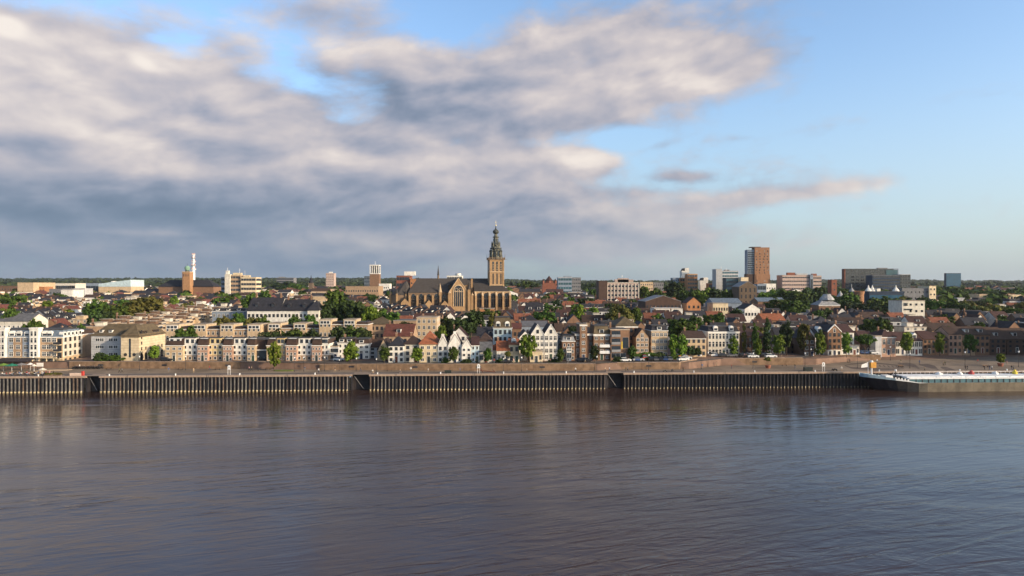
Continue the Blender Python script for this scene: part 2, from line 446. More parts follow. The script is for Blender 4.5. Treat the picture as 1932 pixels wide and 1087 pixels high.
# ---------------------------------------------------------------- sheet pile quay walls
pile = mat('sheet_pile_steel', (.022, .020, .024), .7, .35, .5, rnd=0, stain=.3)
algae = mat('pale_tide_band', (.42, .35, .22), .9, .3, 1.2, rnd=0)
flank = mat('pile_sunlit_flank', (.092, .090, .092), .8, .35, .8, rnd=0)
flank2 = mat('pile_sunlit_flank_pale', (.13, .125, .12), .8, .4, .8, rnd=0); rusty = mat('pile_sunlit_flank_rusty', (.085, .065, .055), .8, .4, .8, rnd=0); pile2 = mat('sheet_pile_rusty', (.028, .023, .024), .75, .4, .5, rnd=0)
cap = mat('quay_coping_concrete', (.30, .22, .17), .9, .15, .5, rnd=0, stain=.2)
def quay(p0, p1, label, y_off=0.):
    x0, x1 = X(p0, 229 + SL * X(p0, 229)), X(p1, 229 + SL * X(p1, 229))
    L = (x1 - x0) / math.cos(math.atan(SL)); root = empty('quay_wall', (x0, quayY(x0), 0), math.atan(SL), label, 'quay wall', 'sheet pile quay walls along the river')
    m = MB(); pitch = 1.235; n = int(L / pitch)
    for i in range(n):
        a = i * pitch; w = .74
        # trapezoid pile: recessed pan between, outer face proud
        z0, z1 = -1.2, QZ - .55
        j = random.uniform(-.02, .02)
        o = [(a, .60), (a + .14, .60), (a + .26, .12 + j), (a + .50, .12 + j), (a + .66, .60), (a + pitch, .60)]
        for k, (p, q) in enumerate(zip(o, o[1:])):
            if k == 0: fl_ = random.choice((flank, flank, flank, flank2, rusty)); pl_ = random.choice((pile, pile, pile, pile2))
            mt = fl_ if k == 3 else pl_  # sun-facing flank gets lighter steel, the light put into its colour
            h = random.uniform(.3, .52) if k in (2, 3) else random.uniform(.22, .34)
            m.poly([(p[0], p[1], h), (q[0], q[1], h), (q[0], q[1], z1), (p[0], p[1], z1)], mt)
            m.poly([(p[0], p[1], z0), (q[0], q[1], z0), (q[0], q[1], h), (p[0], p[1], h)], algae if k in (2, 3) else pile)
    m.build('sheet_piling', root)
    c = MB(); c.box(0, L, 0, .95, QZ - .55, QZ + .02, cap); c.build('coping', root)
    # rubbing chains / ladders
    for k in range(int(L / 26) + 1):
        a = 9 + k * 26
        if a > L - 2: break
        l = MB()
        for s in (-.25, .25): l.box(a + s - .05, a + s + .05, -.02, .05, .3, QZ + .3, metal_k)
        for r_ in range(9): l.box(a - .25, a + .25, -.02, .05, .6 + r_ * .52, .68 + r_ * .52, metal_k)
        l.build('ladder', root)
    return root
def recess(p0, p1, label):
    x0, x1 = X(p0, 229 + SL * X(p0, 229)), X(p1, 229 + SL * X(p1, 229))
    L = (x1 - x0) / math.cos(math.atan(SL)); root = empty('quay_landing', (x0, quayY(x0), 0), math.atan(SL), label, 'quay steps', 'stepped landings cut into the quay')
    m = MB(); m.box(-.02, L + .02, 3.4, 3.9, -1, QZ - .004, pile); m.box(-.5, -.02, .97, 3.9, -1, QZ - .004, pile); m.box(L + .02, L + .5, .97, 3.9, -1, QZ - .004, pile); m.build('back_wall', root)
    s = MB()
    for k in range(10):
        s.box(L * .06 * k, L * .06 * (k + 1), 3.05, 3.35, -1, QZ - .6 - k * .5, pile2)
    s.build('steps', root)
    s = MB(); s.tube((.2, 1.7, QZ - .4), (L * .62, 1.7, .5), .05, metal_g); s.build('handrail', root)
    s = MB(); s.box(0, L, 3.4, 4.6, QZ, QZ + .06, cap); s.build('coping', root)
    return root
quay(-300, 155, 'steel sheet pile quay wall under the cafe terrace, up to the first landing')
recess(155, 180, 'dark recessed landing with steps next to the cafe terrace')
quay(180, 662, 'long sheet pile quay wall below the pastel terraced houses')
recess(662, 694, 'dark recessed landing with steps below the small tree and brown gable')
quay(694, 1148, 'sheet pile quay wall below the white gabled houses and the church')
recess(1148, 1178, 'dark recessed landing with steps below the modern brick house')
quay(1178, 2400, 'sheet pile quay wall running past the barge below the plaza')

# ---------------------------------------------------------------- brick retaining walls of the upper street
rb = mat('retaining_brick', (.185, .118, .074), .9, .28, .6, rnd=0, stain=.45)
def brickwall(pts, z0, z1s, label, t=.45):
    """pts: list of (px, Y); z1s: top heights at each point"""
    P = [(X(p, y), y) for p, y in pts]
    root = empty('brick_wall', (P[0][0], P[0][1], z0), 0, label, 'wall', 'low brick retaining walls above the quay')
    m = MB(); c = MB(); ox, oy = P[0]
    for (a, b), (za, zb) in zip(zip(P, P[1:]), zip(z1s, z1s[1:])):
        d = Vector((b[0] - a[0], b[1] - a[1])).normalized(); nx, ny = -d.y * t, d.x * t
        A, B = (a[0] - ox, a[1] - oy), (b[0] - ox, b[1] - oy)
        m.prism([(A[0], A[1], 0), (B[0], B[1], 0), (B[0] + nx, B[1] + ny, 0), (A[0] + nx, A[1] + ny, 0)],
                [(A[0], A[1], za - z0), (B[0], B[1], zb - z0), (B[0] + nx, B[1] + ny, zb - z0), (A[0] + nx, A[1] + ny, za - z0)], rb)
        e = .06
        c.prism([(A[0], A[1] - e, za - z0), (B[0], B[1] - e, zb - z0), (B[0] + nx, B[1] + ny + e, zb - z0), (A[0] + nx, A[1] + ny + e, za - z0)],
                [(A[0], A[1] - e, za - z0 + .14), (B[0], B[1] - e, zb - z0 + .14), (B[0] + nx, B[1] + ny + e, zb - z0 + .14), (A[0] + nx, A[1] + ny + e, za - z0 + .14)], cap)
    m.build('brickwork', root); c.build('coping', root)
    for px in range(int(pts[0][0]) + 60, int(pts[-1][0]) - 20, 120):
        k = (px - pts[0][0]) / (pts[-1][0] - pts[0][0]); 
        for (a, b) in zip(pts, pts[1:]):
            if a[0] <= px <= b[0]:
                t_ = (px - a[0]) / (b[0] - a[0]); yy = a[1] * (1 - t_) + b[1] * t_
                g = MB(); g.box(X(px, yy) - ox - .9, X(px, yy) - ox + .9, yy - oy - .06, yy - oy + .1, .9, 1.5, metal_k); g.build('opening', root)
    return root
brickwall([(130, 246), (250, 245.4), (452, 244.6)], QZ, [7.75, 7.8, 7.8], 'long brown brick wall in front of the pastel terraced houses')
brickwall([(452, 246.2), (500, 246)], QZ, [7.7, 7.7], 'short set-back brick wall below the dark gateway')
brickwall([(512, 250), (600, 250)], QZ, [7.6, 7.6], 'shaded brick wall behind the round grass bed')
brickwall([(603, 241.5), (760, 240), (860, 239), (1124, 239.4)], QZ, [7.3, 7.6, 7.65, 7.7], 'very long brick wall in front of the white gabled old houses')
brickwall([(1128, 242.6), (1164, 242.8)], QZ, [7.0, 7.0], 'dark lower brick wall at the head of the boat steps')
brickwall([(1164, 243), (1282, 243.5), (1316, 252)], QZ, [7.7, 7.75, 8.1], 'orange brick wall round the riverside car park')
brickwall([(1364, 256), (1440, 256.4), (1515, 257)], QZ, [7.7, 7.9, 8.0], 'brick wall below the row of tall street trees')
brickwall([(1560, 272), (1662, 272.5)], QZ, [7.5, 7.5], 'brick wall in front of the white warehouse with brick gable')
brickwall([(1335, 270), (1372, 270)], QZ, [7.3, 7.3], 'short shaded wall beside the steps to the upper street')
# grass ellipse on the quay
g = MB(); gc = mat('lawn_grass', (.10, .12, .025), .95, .3, 1.5, rnd=0)
N = 28; cx, cy = X(535, 238.4), 238.4
g.prism([(cx + 3.6 * math.cos(2 * math.pi * i / N), cy + 1.5 * math.sin(2 * math.pi * i / N), QZ) for i in range(N)], [(cx + 3.5 * math.cos(2 * math.pi * i / N), cy + 1.4 * math.sin(2 * math.pi * i / N), QZ + .25) for i in range(N)], gc)
tag(g.build('grass_bed'), 'oval raised grass bed round a young tree on the quay', 'flower bed')
# ---------------------------------------------------------------- building kit
WIN = {}
def window_mesh(w, h, style='w'):
    """origin: bottom centre on the wall plane, facing -y"""
    w, h = round(w * 5) / 5, round(h * 5) / 5
    w = max(w, .4); h = max(h, .4)
    k = (w, h, style)
    if k in WIN: return WIN[k]
    m = MB(); fr = {'w': frame_w, 'd': frame_d, 't': frame_w, 's': frame_w, 'b': frame_d, 'g': metal_g}[style]; gl = {'w': glass, 'd': glass, 't': tealglass, 's': glass, 'b': dglass, 'g': dglass}[style]
    b = .09 if style in 'wds' else .06
    m.box(-w / 2, -w / 2 + b, -.07, .05, 0, h, fr); m.box(w / 2 - b, w / 2, -.07, .05, 0, h, fr)
    m.box(-w / 2 + b, w / 2 - b, -.07, .05, 0, b, fr); m.box(-w / 2 + b, w / 2 - b, -.07, .05, h - b, h, fr)
    m.box(-w / 2 + b, w / 2 - b, -.03, .03, b, h - b, gl)
    if style in 'ws' and w > 1.0: m.box(-.04, .04, -.06, .02, b, h - b, fr)
    if style in 'wd' and h > 1.3: m.box(-w / 2 + b, w / 2 - b, -.055, .02, h * .62, h * .62 + .08, fr)
    if style in 'tbg' and w > 2.2:
        n = int(w / 1.5)
        for i in range(1, n): m.box(-w / 2 + w * i / n - .03, -w / 2 + w * i / n + .03, -.055, .02, b, h - b, fr)
    WIN[k] = m.mesh('window'); return WIN[k]
DOOR = {}
def door_mesh(w, h, col=(.03, .04, .04)):
    k = (round(w, 1), round(h, 1), col)
    if k in DOOR: return DOOR[k]
    m = MB(); dm = mat('door_' + '_'.join('%02d' % int(c * 99) for c in col), col, .6, .1, 1)
    m.box(-w / 2, w / 2, -.04, .04, 0, h, dm); m.box(-w / 2 - .1, -w / 2, -.08, .04, 0, h + .1, frame_w); m.box(w / 2, w / 2 + .1, -.08, .04, 0, h + .1, frame_w)
    m.box(-w / 2, w / 2, -.08, .04, h, h + .1, frame_w)
    DOOR[k] = m.mesh('door'); return DOOR[k]
def wins(root, w, d, zb, ze, floors, cols, ww=None, wh=None, style='w', sides='F', name='window', first=0, skip=(), x0=0., x1=None, dep_cols=None, y=0.):
    """window parts on the front (F), right (R), left (L) faces"""
    fh = (ze - zb) / floors; x1 = w if x1 is None else x1
    wh_ = wh or min(1.7, fh * .56); cnt = 0
    def put(px, py, rz, k):
        nonlocal cnt
        for f in range(first, floors):
            if (f, k) in skip or cnt >= 100: continue
            cnt += 1
            link(name, window_mesh(ww_, wh_, style), root, (px, py, zb + f * fh + (fh - wh_) * .45), rz)
    if 'F' in sides:
        ww_ = ww or min(1.15, .55 * (x1 - x0) / cols)
        for c in range(cols): put(x0 + (x1 - x0) * (c + .5) / cols, y, 0, c)
    dc = dep_cols or max(1, int(d / 3.4)); ww2 = ww or 1.0
    if 'R' in sides:
        ww_ = min(ww2, .6 * d / dc)
        for c in range(dc): put(w, d * (c + .5) / dc, math.pi / 2, -1 - c)
    if 'L' in sides:
        ww_ = min(ww2, .6 * d / dc)
        for c in range(dc): put(0, d * (c + .5) / dc, -math.pi / 2, -50 - c)
def roof_mesh(m, kind, w, d, z0, z1, rm, wm, o=.3, x0=0., y0=0.):
    """adds roof geometry to m[0] (wall mesh, for gables) and m[1] (roof mesh)"""
    wl, rf = m; x1, y1 = x0 + w, y0 + d; xm, ym = x0 + w / 2, y0 + d / 2; t = .22
    if kind == 'gx':
        wl.extrude_x([(y0, z0), (y1, z0), (ym, z1 - .05)], x0, x1, wm)
        k = (z1 - z0) / (d / 2) * o
        rf.slab([(x0 - .15, y0 - o, z0 - k), (x1 + .15, y0 - o, z0 - k), (x1 + .15, ym, z1), (x0 - .15, ym, z1)], t, rm)
        rf.slab([(x0 - .15, ym, z1), (x1 + .15, ym, z1), (x1 + .15, y1 + o, z0 - k), (x0 - .15, y1 + o, z0 - k)], t, rm)
    elif kind == 'gy':
        wl.extrude_y([(x0, z0), (x1, z0), (xm, z1 - .05)], y0, y1, wm)
        k = (z1 - z0) / (w / 2) * o * .5
        rf.slab([(x0 - o * .5, y0 - .1, z0 - k), (xm, y0 - .1, z1), (xm, y1 + .1, z1), (x0 - o * .5, y1 + .1, z0 - k)], t, rm)
        rf.slab([(xm, y0 - .1, z1), (x1 + o * .5, y0 - .1, z0 - k), (x1 + o * .5, y1 + .1, z0 - k), (xm, y1 + .1, z1)], t, rm)
    elif kind in ('hip', 'pyr'):
        i = min(w, d) / 2
        if kind == 'pyr': i = 1e9
        ix, iy = min(i, w / 2 - .05), min(i, d / 2 - .05)
        rf.prism([(x0 - o, y0 - o, z0), (x1 + o, y0 - o, z0), (x1 + o, y1 + o, z0), (x0 - o, y1 + o, z0)],
                 [(x0 - o, y0 - o, z0 + .2), (x1 + o, y0 - o, z0 + .2), (x1 + o, y1 + o, z0 + .2), (x0 - o, y1 + o, z0 + .2)], wm if 0 else rm)
        rf.prism([(x0 - o, y0 - o, z0 + .2), (x1 + o, y0 - o, z0 + .2), (x1 + o, y1 + o, z0 + .2), (x0 - o, y1 + o, z0 + .2)],
                 [(x0 + ix, y0 + iy, z1), (x1 - ix, y0 + iy, z1), (x1 - ix, y1 - iy, z1), (x0 + ix, y1 - iy, z1)], rm)
    elif kind == 'man':
        i = min(1.3, w * .18, d * .2)
        rf.prism([(x0 - .25, y0 - .25, z0), (x1 + .25, y0 - .25, z0), (x1 + .25, y1 + .25, z0), (x0 - .25, y1 + .25, z0)],
                 [(x0 - .25, y0 - .25, z0 + .25), (x1 + .25, y0 - .25, z0 + .25), (x1 + .25, y1 + .25, z0 + .25), (x0 - .25, y1 + .25, z0 + .25)], frame_w)
        rf.prism([(x0 - .05, y0 - .05, z0 + .25), (x1 + .05, y0 - .05, z0 + .25), (x1 + .05, y1 + .05, z0 + .25), (x0 - .05, y1 + .05, z0 + .25)],
                 [(x0 + i * .5, y0 + i, z1 - .3), (x1 - i * .5, y0 + i, z1 - .3), (x1 - i * .5, y1 - i, z1 - .3), (x0 + i * .5, y1 - i, z1 - .3)], rm)
        rf.box(x0 + i * .5 - .15, x1 - i * .5 + .15, y0 + i - .15, y1 - i + .15, z1 - .3, z1, RF('felt'))
    elif kind == 'shed':       # rises to the back
        wl.extrude_x([(y0, z0), (y1, z0), (y1, z1)], x0, x1, wm)
        rf.slab([(x0 - .15, y0 - o, z0 - .05), (x1 + .15, y0 - o, z0 - .05), (x1 + .15, y1 + .2, z1), (x0 - .15, y1 + .2, z1)], t, rm)
    elif kind == 'flat':
        rf.box(x0 - .12, x1 + .12, y0 - .12, y1 + .12, z0, z0 + .35, mat('roof_coping', (.36, .30, .24), .9, .15, .5))
        rf.box(x0 + .25, x1 - .25, y0 + .25, y1 - .25, z0 + .36, z0 + .40, rm)
def chimney(rf, x, y, z0, z1, w=.7, mt=None):
    m = MB(); mt = mt or W('brick')
    m.box(x - w / 2, x + w / 2, y - .35, y + .35, z0, z1, mt); m.box(x - w / 2 - .08, x + w / 2 + .08, y - .43, y + .43, z1, z1 + .14, mat('roof_coping', (.36, .30, .24)))
    m.box(x - .15, x + .15, y - .12, y + .12, z1 + .14, z1 + .45, RF('orange'))
    return m.build('chimney', rf)
def dormer(rf, x, y, z, w=1.5, h=1.5, depth=2.2, style='flat', col=None, round_=False):
    m = MB(); c = col or frame_w
    m.box(x - w / 2, x + w / 2, y, y + depth, z, z + h, c)
    if style == 'gable':
        m.extrude_y([(x - w / 2 - .15, z + h), (x + w / 2 + .15, z + h), (x, z + h + w * .55)], y - .1, y + depth, c)
    elif style == 'arch':
        pts = [(x + w / 2 * 1.08 * math.cos(R(a)), z + h + w * .5 * math.sin(R(a))) for a in range(0, 181, 20)]
        m.extrude_y(pts, y - .1, y + depth, c)
    else: m.box(x - w / 2 - .12, x + w / 2 + .12, y - .12, y + depth, z + h, z + h + .15, RF('felt'))
    m.box(x - w / 2 + .2, x + w / 2 - .2, y - .03, y + .05, z + .25, z + h - .1, glass)
    return m.build('dormer', rf)
BLD = []          # footprints of everything placed: (x0, x1, y0, y1)
LAND = []         # landmarks for labels: (phrase, x, y)
def house(p0, p1, Y, eave, top, label, wall='white', roof='gx', rc='slate', depth=9, fl=3, cols=3, style='w', base=None, side='', dorm=0, dst='flat', chim=1, door=True, rz=SL, cat='house', name='house', group=None, ww=None, wh=None, gf=None, back=0., plinth=None, band=None, top_at=None, first=0, land=None, skip=(), chh=1.3, dcol=None, cornice=False, attic=False):
    w = (p1 - p0) / F * Y - .04; x = X(p0, Y) + .02
    zb = ground(x + w / 2, Y + 1) if base is None else base
    ze = Z(eave, Y) - zb
    yt = Y + (depth / 2 if roof in ('gx', 'hip', 'pyr') else (1.2 if roof == 'man' else 0))
    if top_at is not None: yt = top_at
    zt = Z(top, yt) - zb if roof != 'flat' else ze + .4
    if roof != 'flat' and zt < ze + .8: zt = ze + .8
    root = empty(name, (x, Y, zb), rz, label, cat, group)
    wm, rm = W(wall), RF(rc)
    wl, rf = MB(), MB()
    wl.box(0, w, 0, depth, -2.5, ze, wm, 'xXyY')
    if gf:   # ground floor in another colour: a plinth set 3 cm proud
        wl.box(-.02, w + .02, -.04, depth * .5, -.2, min(3.1, ze / fl), W(gf), 'xXyZ')
    if band: 
        for k in range(1, fl): wl.box(-.01, w + .01, -.05, .1, ze * k / fl - .1, ze * k / fl + .1, W(band), 'xXyYzZ')
    roof_mesh((wl, rf), roof, w, depth, ze, zt, rm, wm)
    if attic: wl.box(w * .08, w * .92, -.06, .2, ze - 1.75, ze - .25, frame_w); [wl.box(w * (.12 + .26 * k), w * (.33 + .26 * k), -.1, .2, ze - 1.5, ze - .45, glass) for k in range(3)]
    if cornice: wl.box(-.1, w + .1, -.22, .1, ze - .45, ze - .003, frame_w)
    wl.build('wall', root); ro = rf.build('roof', root)
    wins(root, w, depth, 0, ze, fl, cols, ww, wh, style, 'F' + side, first=first, skip=skip + (((0, cols // 2),) if door else ()), y=-.04 if gf else 0)
    if door: link('door', door_mesh(1.0, 2.2, random.choice([(.03, .04, .04), (.12, .03, .02), (.03, .06, .04), (.02, .03, .07)])), root, (w * (cols // 2 + .5) / cols, -.045 if gf else -.005, 0.02))
    if chim:
        for k in range(chim):
            cx = w * (.12 if k == 0 else .88)
            if roof == 'gx': chimney(ro, cx, depth / 2, zt - 1.2, zt + chh, mt=W('brick'))
            elif roof in ('hip', 'pyr'): chimney(ro, w * .5 + (k - .5) * w * .3, depth * .6, zt - 2, zt + chh * .7, mt=W('brick'))
            else: chimney(ro, cx + (.5 if k == 0 else -.5), depth * .7, ze, zt + chh * .6, mt=W('brick'))
    for k in range(dorm):
        dx = w * (k + .5) / dorm; rise = zt - ze
        if roof == 'gx': yy = depth * .5 * .25; dormer(ro, dx, yy, ze + rise * .25, min(1.7, w / dorm * .7), min(1.5, rise * .5), depth * .3, dst, dcol)
        elif roof == 'man': dormer(ro, dx, .15, ze + .45, min(1.7, w / dorm * .6), min(1.5, rise * .55), 1.8, dst, dcol)
        elif roof in ('hip', 'pyr'): dormer(ro, dx, depth * .14, ze + rise * .22, min(1.3, w / dorm * .5), min(1.2, rise * .35), depth * .25, dst, dcol)
    BLD.append((x - 1, x + w + 1, Y - 2, Y + depth + 1.5))
    if land: LAND.append((land, x + w / 2, Y + depth / 2))
    return root, w, ze, zt, ro
def gable_front(root, w, ze, zt, kind, wm, y=-.05, t=.4):
    """a stepped / curved / pointed parapet gable standing just proud of the facade; part 'gable'"""
    h = zt - ze; m = MB()
    if kind == 'point': pts = [(0, ze - .2), (w, ze - .2), (w, ze + .3), (w / 2 + .5, zt + .4), (w / 2 + .5, zt + 1.1), (w / 2 - .5, zt + 1.1), (w / 2 - .5, zt + .4), (0, ze + .3)]
    elif kind == 'step':
        pts = [(0, ze - .2), (w, ze - .2)]; n = 4
        for k in range(n):
            pts += [(w - w / 2 * k / n * .92, ze + h * k / n + .3), (w - w / 2 * k / n * .92, ze + h * (k + 1) / n + .4)] if k == 0 else [(w - w / 2 * k / n * .92, ze + h * k / n + .4), (w - w / 2 * k / n * .92, ze + h * (k + 1) / n + .4)]
        L = pts[2:]
        pts += [(w - px, pz) for px, pz in reversed(L)]
    elif kind == 'bell':
        L = [(w, ze + .2), (w * .95, ze + h * .35), (w * .82, ze + h * .5), (w * .76, ze + h * .75), (w * .66, ze + h * .9), (w * .5, zt + .5)]
        pts = [(0, ze - .2), (w, ze - .2)] + L + [(w - a, b) for a, b in reversed(L[:-1])]
    m.extrude_y(pts, y, y + t, wm)
    g = m.build('gable', root)
    return g
# ---------------------------------------------------------------- the waterfront, left to right
H = house
# A: tan and white apartment complex on the corner
def apartments():
    Y = 250; zb = 5.9
    x0, x1 = X(-70, Y), X(118, Y); w = x1 - x0; root = empty('apartment_building', (x0, Y, zb), 0, 'tan and white corner apartment building with mansard roof above the cafe terrace', 'building')
    pxm = lambda p: X(p, Y) - x0
    ze = Z(637, Y) - zb; zt = Z(621, Y + 1.2) - zb; D = 11.5
    wl, rf = MB(), MB(); wm = W('sand')
    wl.box(0, w, 0, D, -1, ze, wm, 'xXyY'); wl.box(w, w + .02, .02, D - .02, 3.2, ze, W('offwhite'), 'X')
    roof_mesh((wl, rf), 'man', w, D, ze, zt, RF('bluegrey'), wm)
    wl.build('wall', root); ro = rf.build('roof', root)
    for a, b, c in ((-28, -2, 'tan'), (25.5, 42.5, 'tan'), (77, 97, 'tan'), (-50, -30, 'bluegrey'), (15, 25, 'bluegrey'), (43, 58, 'bluegrey'), (98, 108, 'sand')):
        m = MB(); m.box(pxm(a), pxm(b), -.25, .02, 0, ze - .05, W(c)); m.build('facade_panel', root)
    for a, b in ((0, 14), (60, 76)):
        m = MB(); m.box(pxm(a), pxm(b), -1.3, 1.2, 0, Z(621, Y) - zb, W('white')); m.box(pxm(a) - .15, pxm(b) + .15, -1.45, 1.35, Z(621, Y) - zb, Z(618, Y) - zb, W('white'))
        bay = m.build('bay_tower', root)
        for f in range(5):
            for k in range(2): link('window', window_mesh(1.0, 1.8), root, (pxm(a) + (pxm(b) - pxm(a)) * (.28 + .44 * k), -1.32, 1.0 + f * (Z(621, Y) - zb - 1) / 5))
    for px, q in [(-60, 0), (-40, 0), (-15, 0), (22, 1), (35, 1), (50, 1), (84, 1), (93, 1), (103, 0)]:
        for f in range(4):
            link('window', window_mesh(1.6, 1.5), root, (pxm(px), 0 if px == -60 else -.27, .9 + f * ze / 4))
        if q: dormer(ro, pxm(px), .1, ze + .4, 1.9, 1.1, 2.0, 'arch')
    # balconies on the sunny corner
    for f in range(1, 4):
        m = MB(); a, b = pxm(105), pxm(117)
        m.box(a, b, -1.5, 0, f * ze / 4 - .1, f * ze / 4 + .1, W('cream')); m.box(a, b, -1.5, -1.42, f * ze / 4 + .1, f * ze / 4 + 1.0, metal_k); m.build('balcony', root)
        link('window', window_mesh(2.0, 2.0, 'd'), root, ((a + b) / 2, -.01, f * ze / 4 + .15))
    # east side with round-headed dormers
    for k in range(5): 
        m = MB(); yy = 1.2 + k * 2.2
        pts = [(yy + .8 * math.cos(R(a)), ze + 1.5 + .6 * math.sin(R(a))) for a in range(0, 181, 30)]
        m.extrude_x([(yy - .8, ze + .35), (yy + .8, ze + .35)] + pts, w - 1.6, w + .12, frame_w); m.extrude_x([(yy - .5, ze + .7), (yy + .5, ze + .7), (yy + .5, ze + 1.7), (yy - .5, ze + 1.7)], w + .1, w + .15, glass); m.build('dormer', ro)
    for k in range(4):
        for f in range(4): link('window', window_mesh(1.2, 1.5, 'd'), root, (w, 1.6 + k * 2.7, .9 + f * ze / 4), math.pi / 2)
    m = MB(); m.box(0, w - 1, -2.2, -.02, 2.9, 3.15, W('cream')); m.build('terrace_canopy', root)
    for k in range(14):
        m = MB(); xx = 1 + k * (w - 3) / 13; m.box(xx - .12, xx + .12, -2.1, -1.86, 0, 2.9, W('cream')); m.build('pillar', root)
    BLD.append((x0, x1, Y - 2, Y + 14)); LAND.append(('the corner apartment building', (x0 + x1) / 2, Y))
apartments()
H(120, 154, 262, 632, 622, 'narrow shaded apartment wing with brown balconies beside the corner building', 'tan', 'man', 'brown', 9, 4, 4, 'd', base=6.6, dorm=4, dst='arch', chim=0, rz=0)
# C: striped customs house
def customs():
    Y = 250; zb = 7.7; root = empty('civic_building', (X(172, Y + 6), Y, zb), 0, 'striped cream civic building with steep brown hipped roof and arched arcade', 'building')
    ox = X(172, Y + 6); q = lambda p, y: X(p, y) - ox
    w1 = q(228, Y + 6); ze = Z(636, Y) - zb
    wl, rf = MB(), MB(); wm = W('palegrey'); w2 = W('cream')
    wl.box(0, w1 - .02, 6, 17, -1, ze, wm, 'xXyY')  # left wing and its bands painted grey for the shade there
    a, b = q(228, Y), q(262, Y); dd = 19
    wl.box(a, b, 0, dd, -1, ze, w2, 'xXyY')
    for k in range(10): wl.box(a - .02, b + .03, -.03, dd + .02, .6 + k * .98, .66 + k * .98, W('tan'), 'xXyYzZ')
    for k in range(10): wl.box(.01, w1 - .03, 5.97, 6.01, .6 + k * .98, .66 + k * .98, W('grey'), 'yzZ')
    wl.build('wall', root)
    rm = RF('olive')
    zt = Z(612, Y + 8) - zb
    rf.prism([(-.4, 5.6, ze), (a - .01, 5.6, ze), (a - .01, 17.4, ze), (-.4, 17.4, ze)], [(4, 10.5, zt), (a - .01, 10.5, zt), (a - .01, 12.5, zt), (4, 12.5, zt)], rm)
    xm = (a + b) / 2
    rf.prism([(a - .4, -.4, ze), (b + .4, -.4, ze), (b + .4, dd + .4, ze), (a - .4, dd + .4, ze)], [(xm - .3, 3.4, zt), (xm + .3, 3.4, zt), (xm + .3, dd - 3, zt), (xm - .3, dd - 3, zt)], rm)
    ro = rf.build('roof', root)
    for k in range(2): dormer(ro, q(188 + 18 * k, Y + 6), 6.8, ze + 1.2, 1.3, .9, 2)
    for k in range(6):
        m = MB(); yy = (3.0, 4.6, 6.2, 11.5, 13.1, 14.7)[k]; m.box(b - 1.9, b - .5, yy - .5, yy + .5, ze + .9, ze + 1.9, RF('brown')); m.box(b - .51, b - .45, yy - .35, yy + .35, ze + 1.05, ze + 1.75, glass); m.build('dormer', ro)
    for f in range(3):
        for p in (184, 192, 209, 218): link('window', window_mesh(1.5, 1.3), root, (q(p, Y + 6), 6, 1.2 + f * 2.7))
    m = MB(); m.box(xm - .35, xm + .35, -.05, .02, 1.2, ze - .6, dglass); m.build('stair_window', root)
    [MB().tube((q(pv, Y), -.06, 2.2), (q(pv, Y), .04, 2.2), .6, metal_k, 16).build('round_vent', root) for pv in (236.5, 253)]
    for k in range(6):
        for f in range(4 if k == 0 else 1): link('window', window_mesh(.7, 1.1, 'd'), root, (b, 1.8 + k * 2.9, 3.6 + f * 2.1), math.pi / 2)
        m = MB(); yy = 1.8 + k * 2.9
        m.extrude_x([(yy - .9, .05), (yy + .9, .05)] + [(yy + .9 * math.cos(R(t)), 1.8 + .9 * math.sin(R(t))) for t in range(0, 181, 30)], b - .3, b + .04, dglass); m.build('arch', root)
    BLD.append((ox, ox + b, Y - 1, Y + dd + 1)); LAND.append(('the striped civic building', ox + b / 2, Y + 8))
customs()
# D: pastel terrace, stepped fronts
TER = [(311, 345, 0, 'sand', 'first buff unit, by the striped building'), (345, 372, 1, 'white', 'white unit second from the striped building'), (372, 392, 0, 'pinktan', 'narrow clay coloured unit between white and yellow ones'), (392, 420, 1, 'yellow', 'pale yellow unit, the first yellow one'),
       (420, 438, 0, 'pinktan', 'narrow clay coloured unit right of the first yellow one'), (438, 466, 1, 'white', 'white unit beside the dark gateway'), (466, 481, 0, 'sand', 'slim buff unit touching the dark gateway'), (503, 520, 0, 'sand', 'slim buff unit just past the dark gateway'),
       (520, 539, 1, 'yellow', 'yellow unit behind the small round-headed tree'), (539, 560, 0, 'pinktan', 'clay brick unit between yellow and white'), (560, 588, 1, 'white', 'wide white unit near the far end'), (588, 606, 0, 'pinktan', 'clay unit next to last'), (606, 620, 1, 'white', 'last narrow white unit of the row')]
for i, (a, b, k, c, lb) in enumerate(TER):
    Y = 250.5 if k else 249.0
    root, w, ze, zt, ro = H(a, b, Y, 653 if not k else 650, 639, 'pastel terrace house, ' + lb, c, 'man', 'brown', 11, 3, 3 if b - a > 17 else 2, 'w', base=7.6, chim=0, door=not k, dorm=0, name='terraced_house', cat='terraced house', group='pastel terraced houses on the waterfront', gf='tan' if k else None, rz=0)
    m = MB()
    if k: m.box(w * .12, w * .88, -.03, 3, ze, zt + .25, W(c)); m.box(w * .08, w * .92, -.15, 3.2, zt + .25, zt + .45, RF('felt'))
    else: m.box(w * .15, w * .85, .9, 3, ze + 1.2, zt + .1, frame_w)
    bx = m.build('attic_box', ro)
    for t in (.32, .68):
        m = MB(); m.box(w * t - .55, w * t + .55, -.07 if k else .85, 0 if k else .92, ze + (.5 if k else 1.3), zt - .15, glass); m.build('attic_window', ro)
LAND.append(('the pastel terrace', X(465, 250), 252))
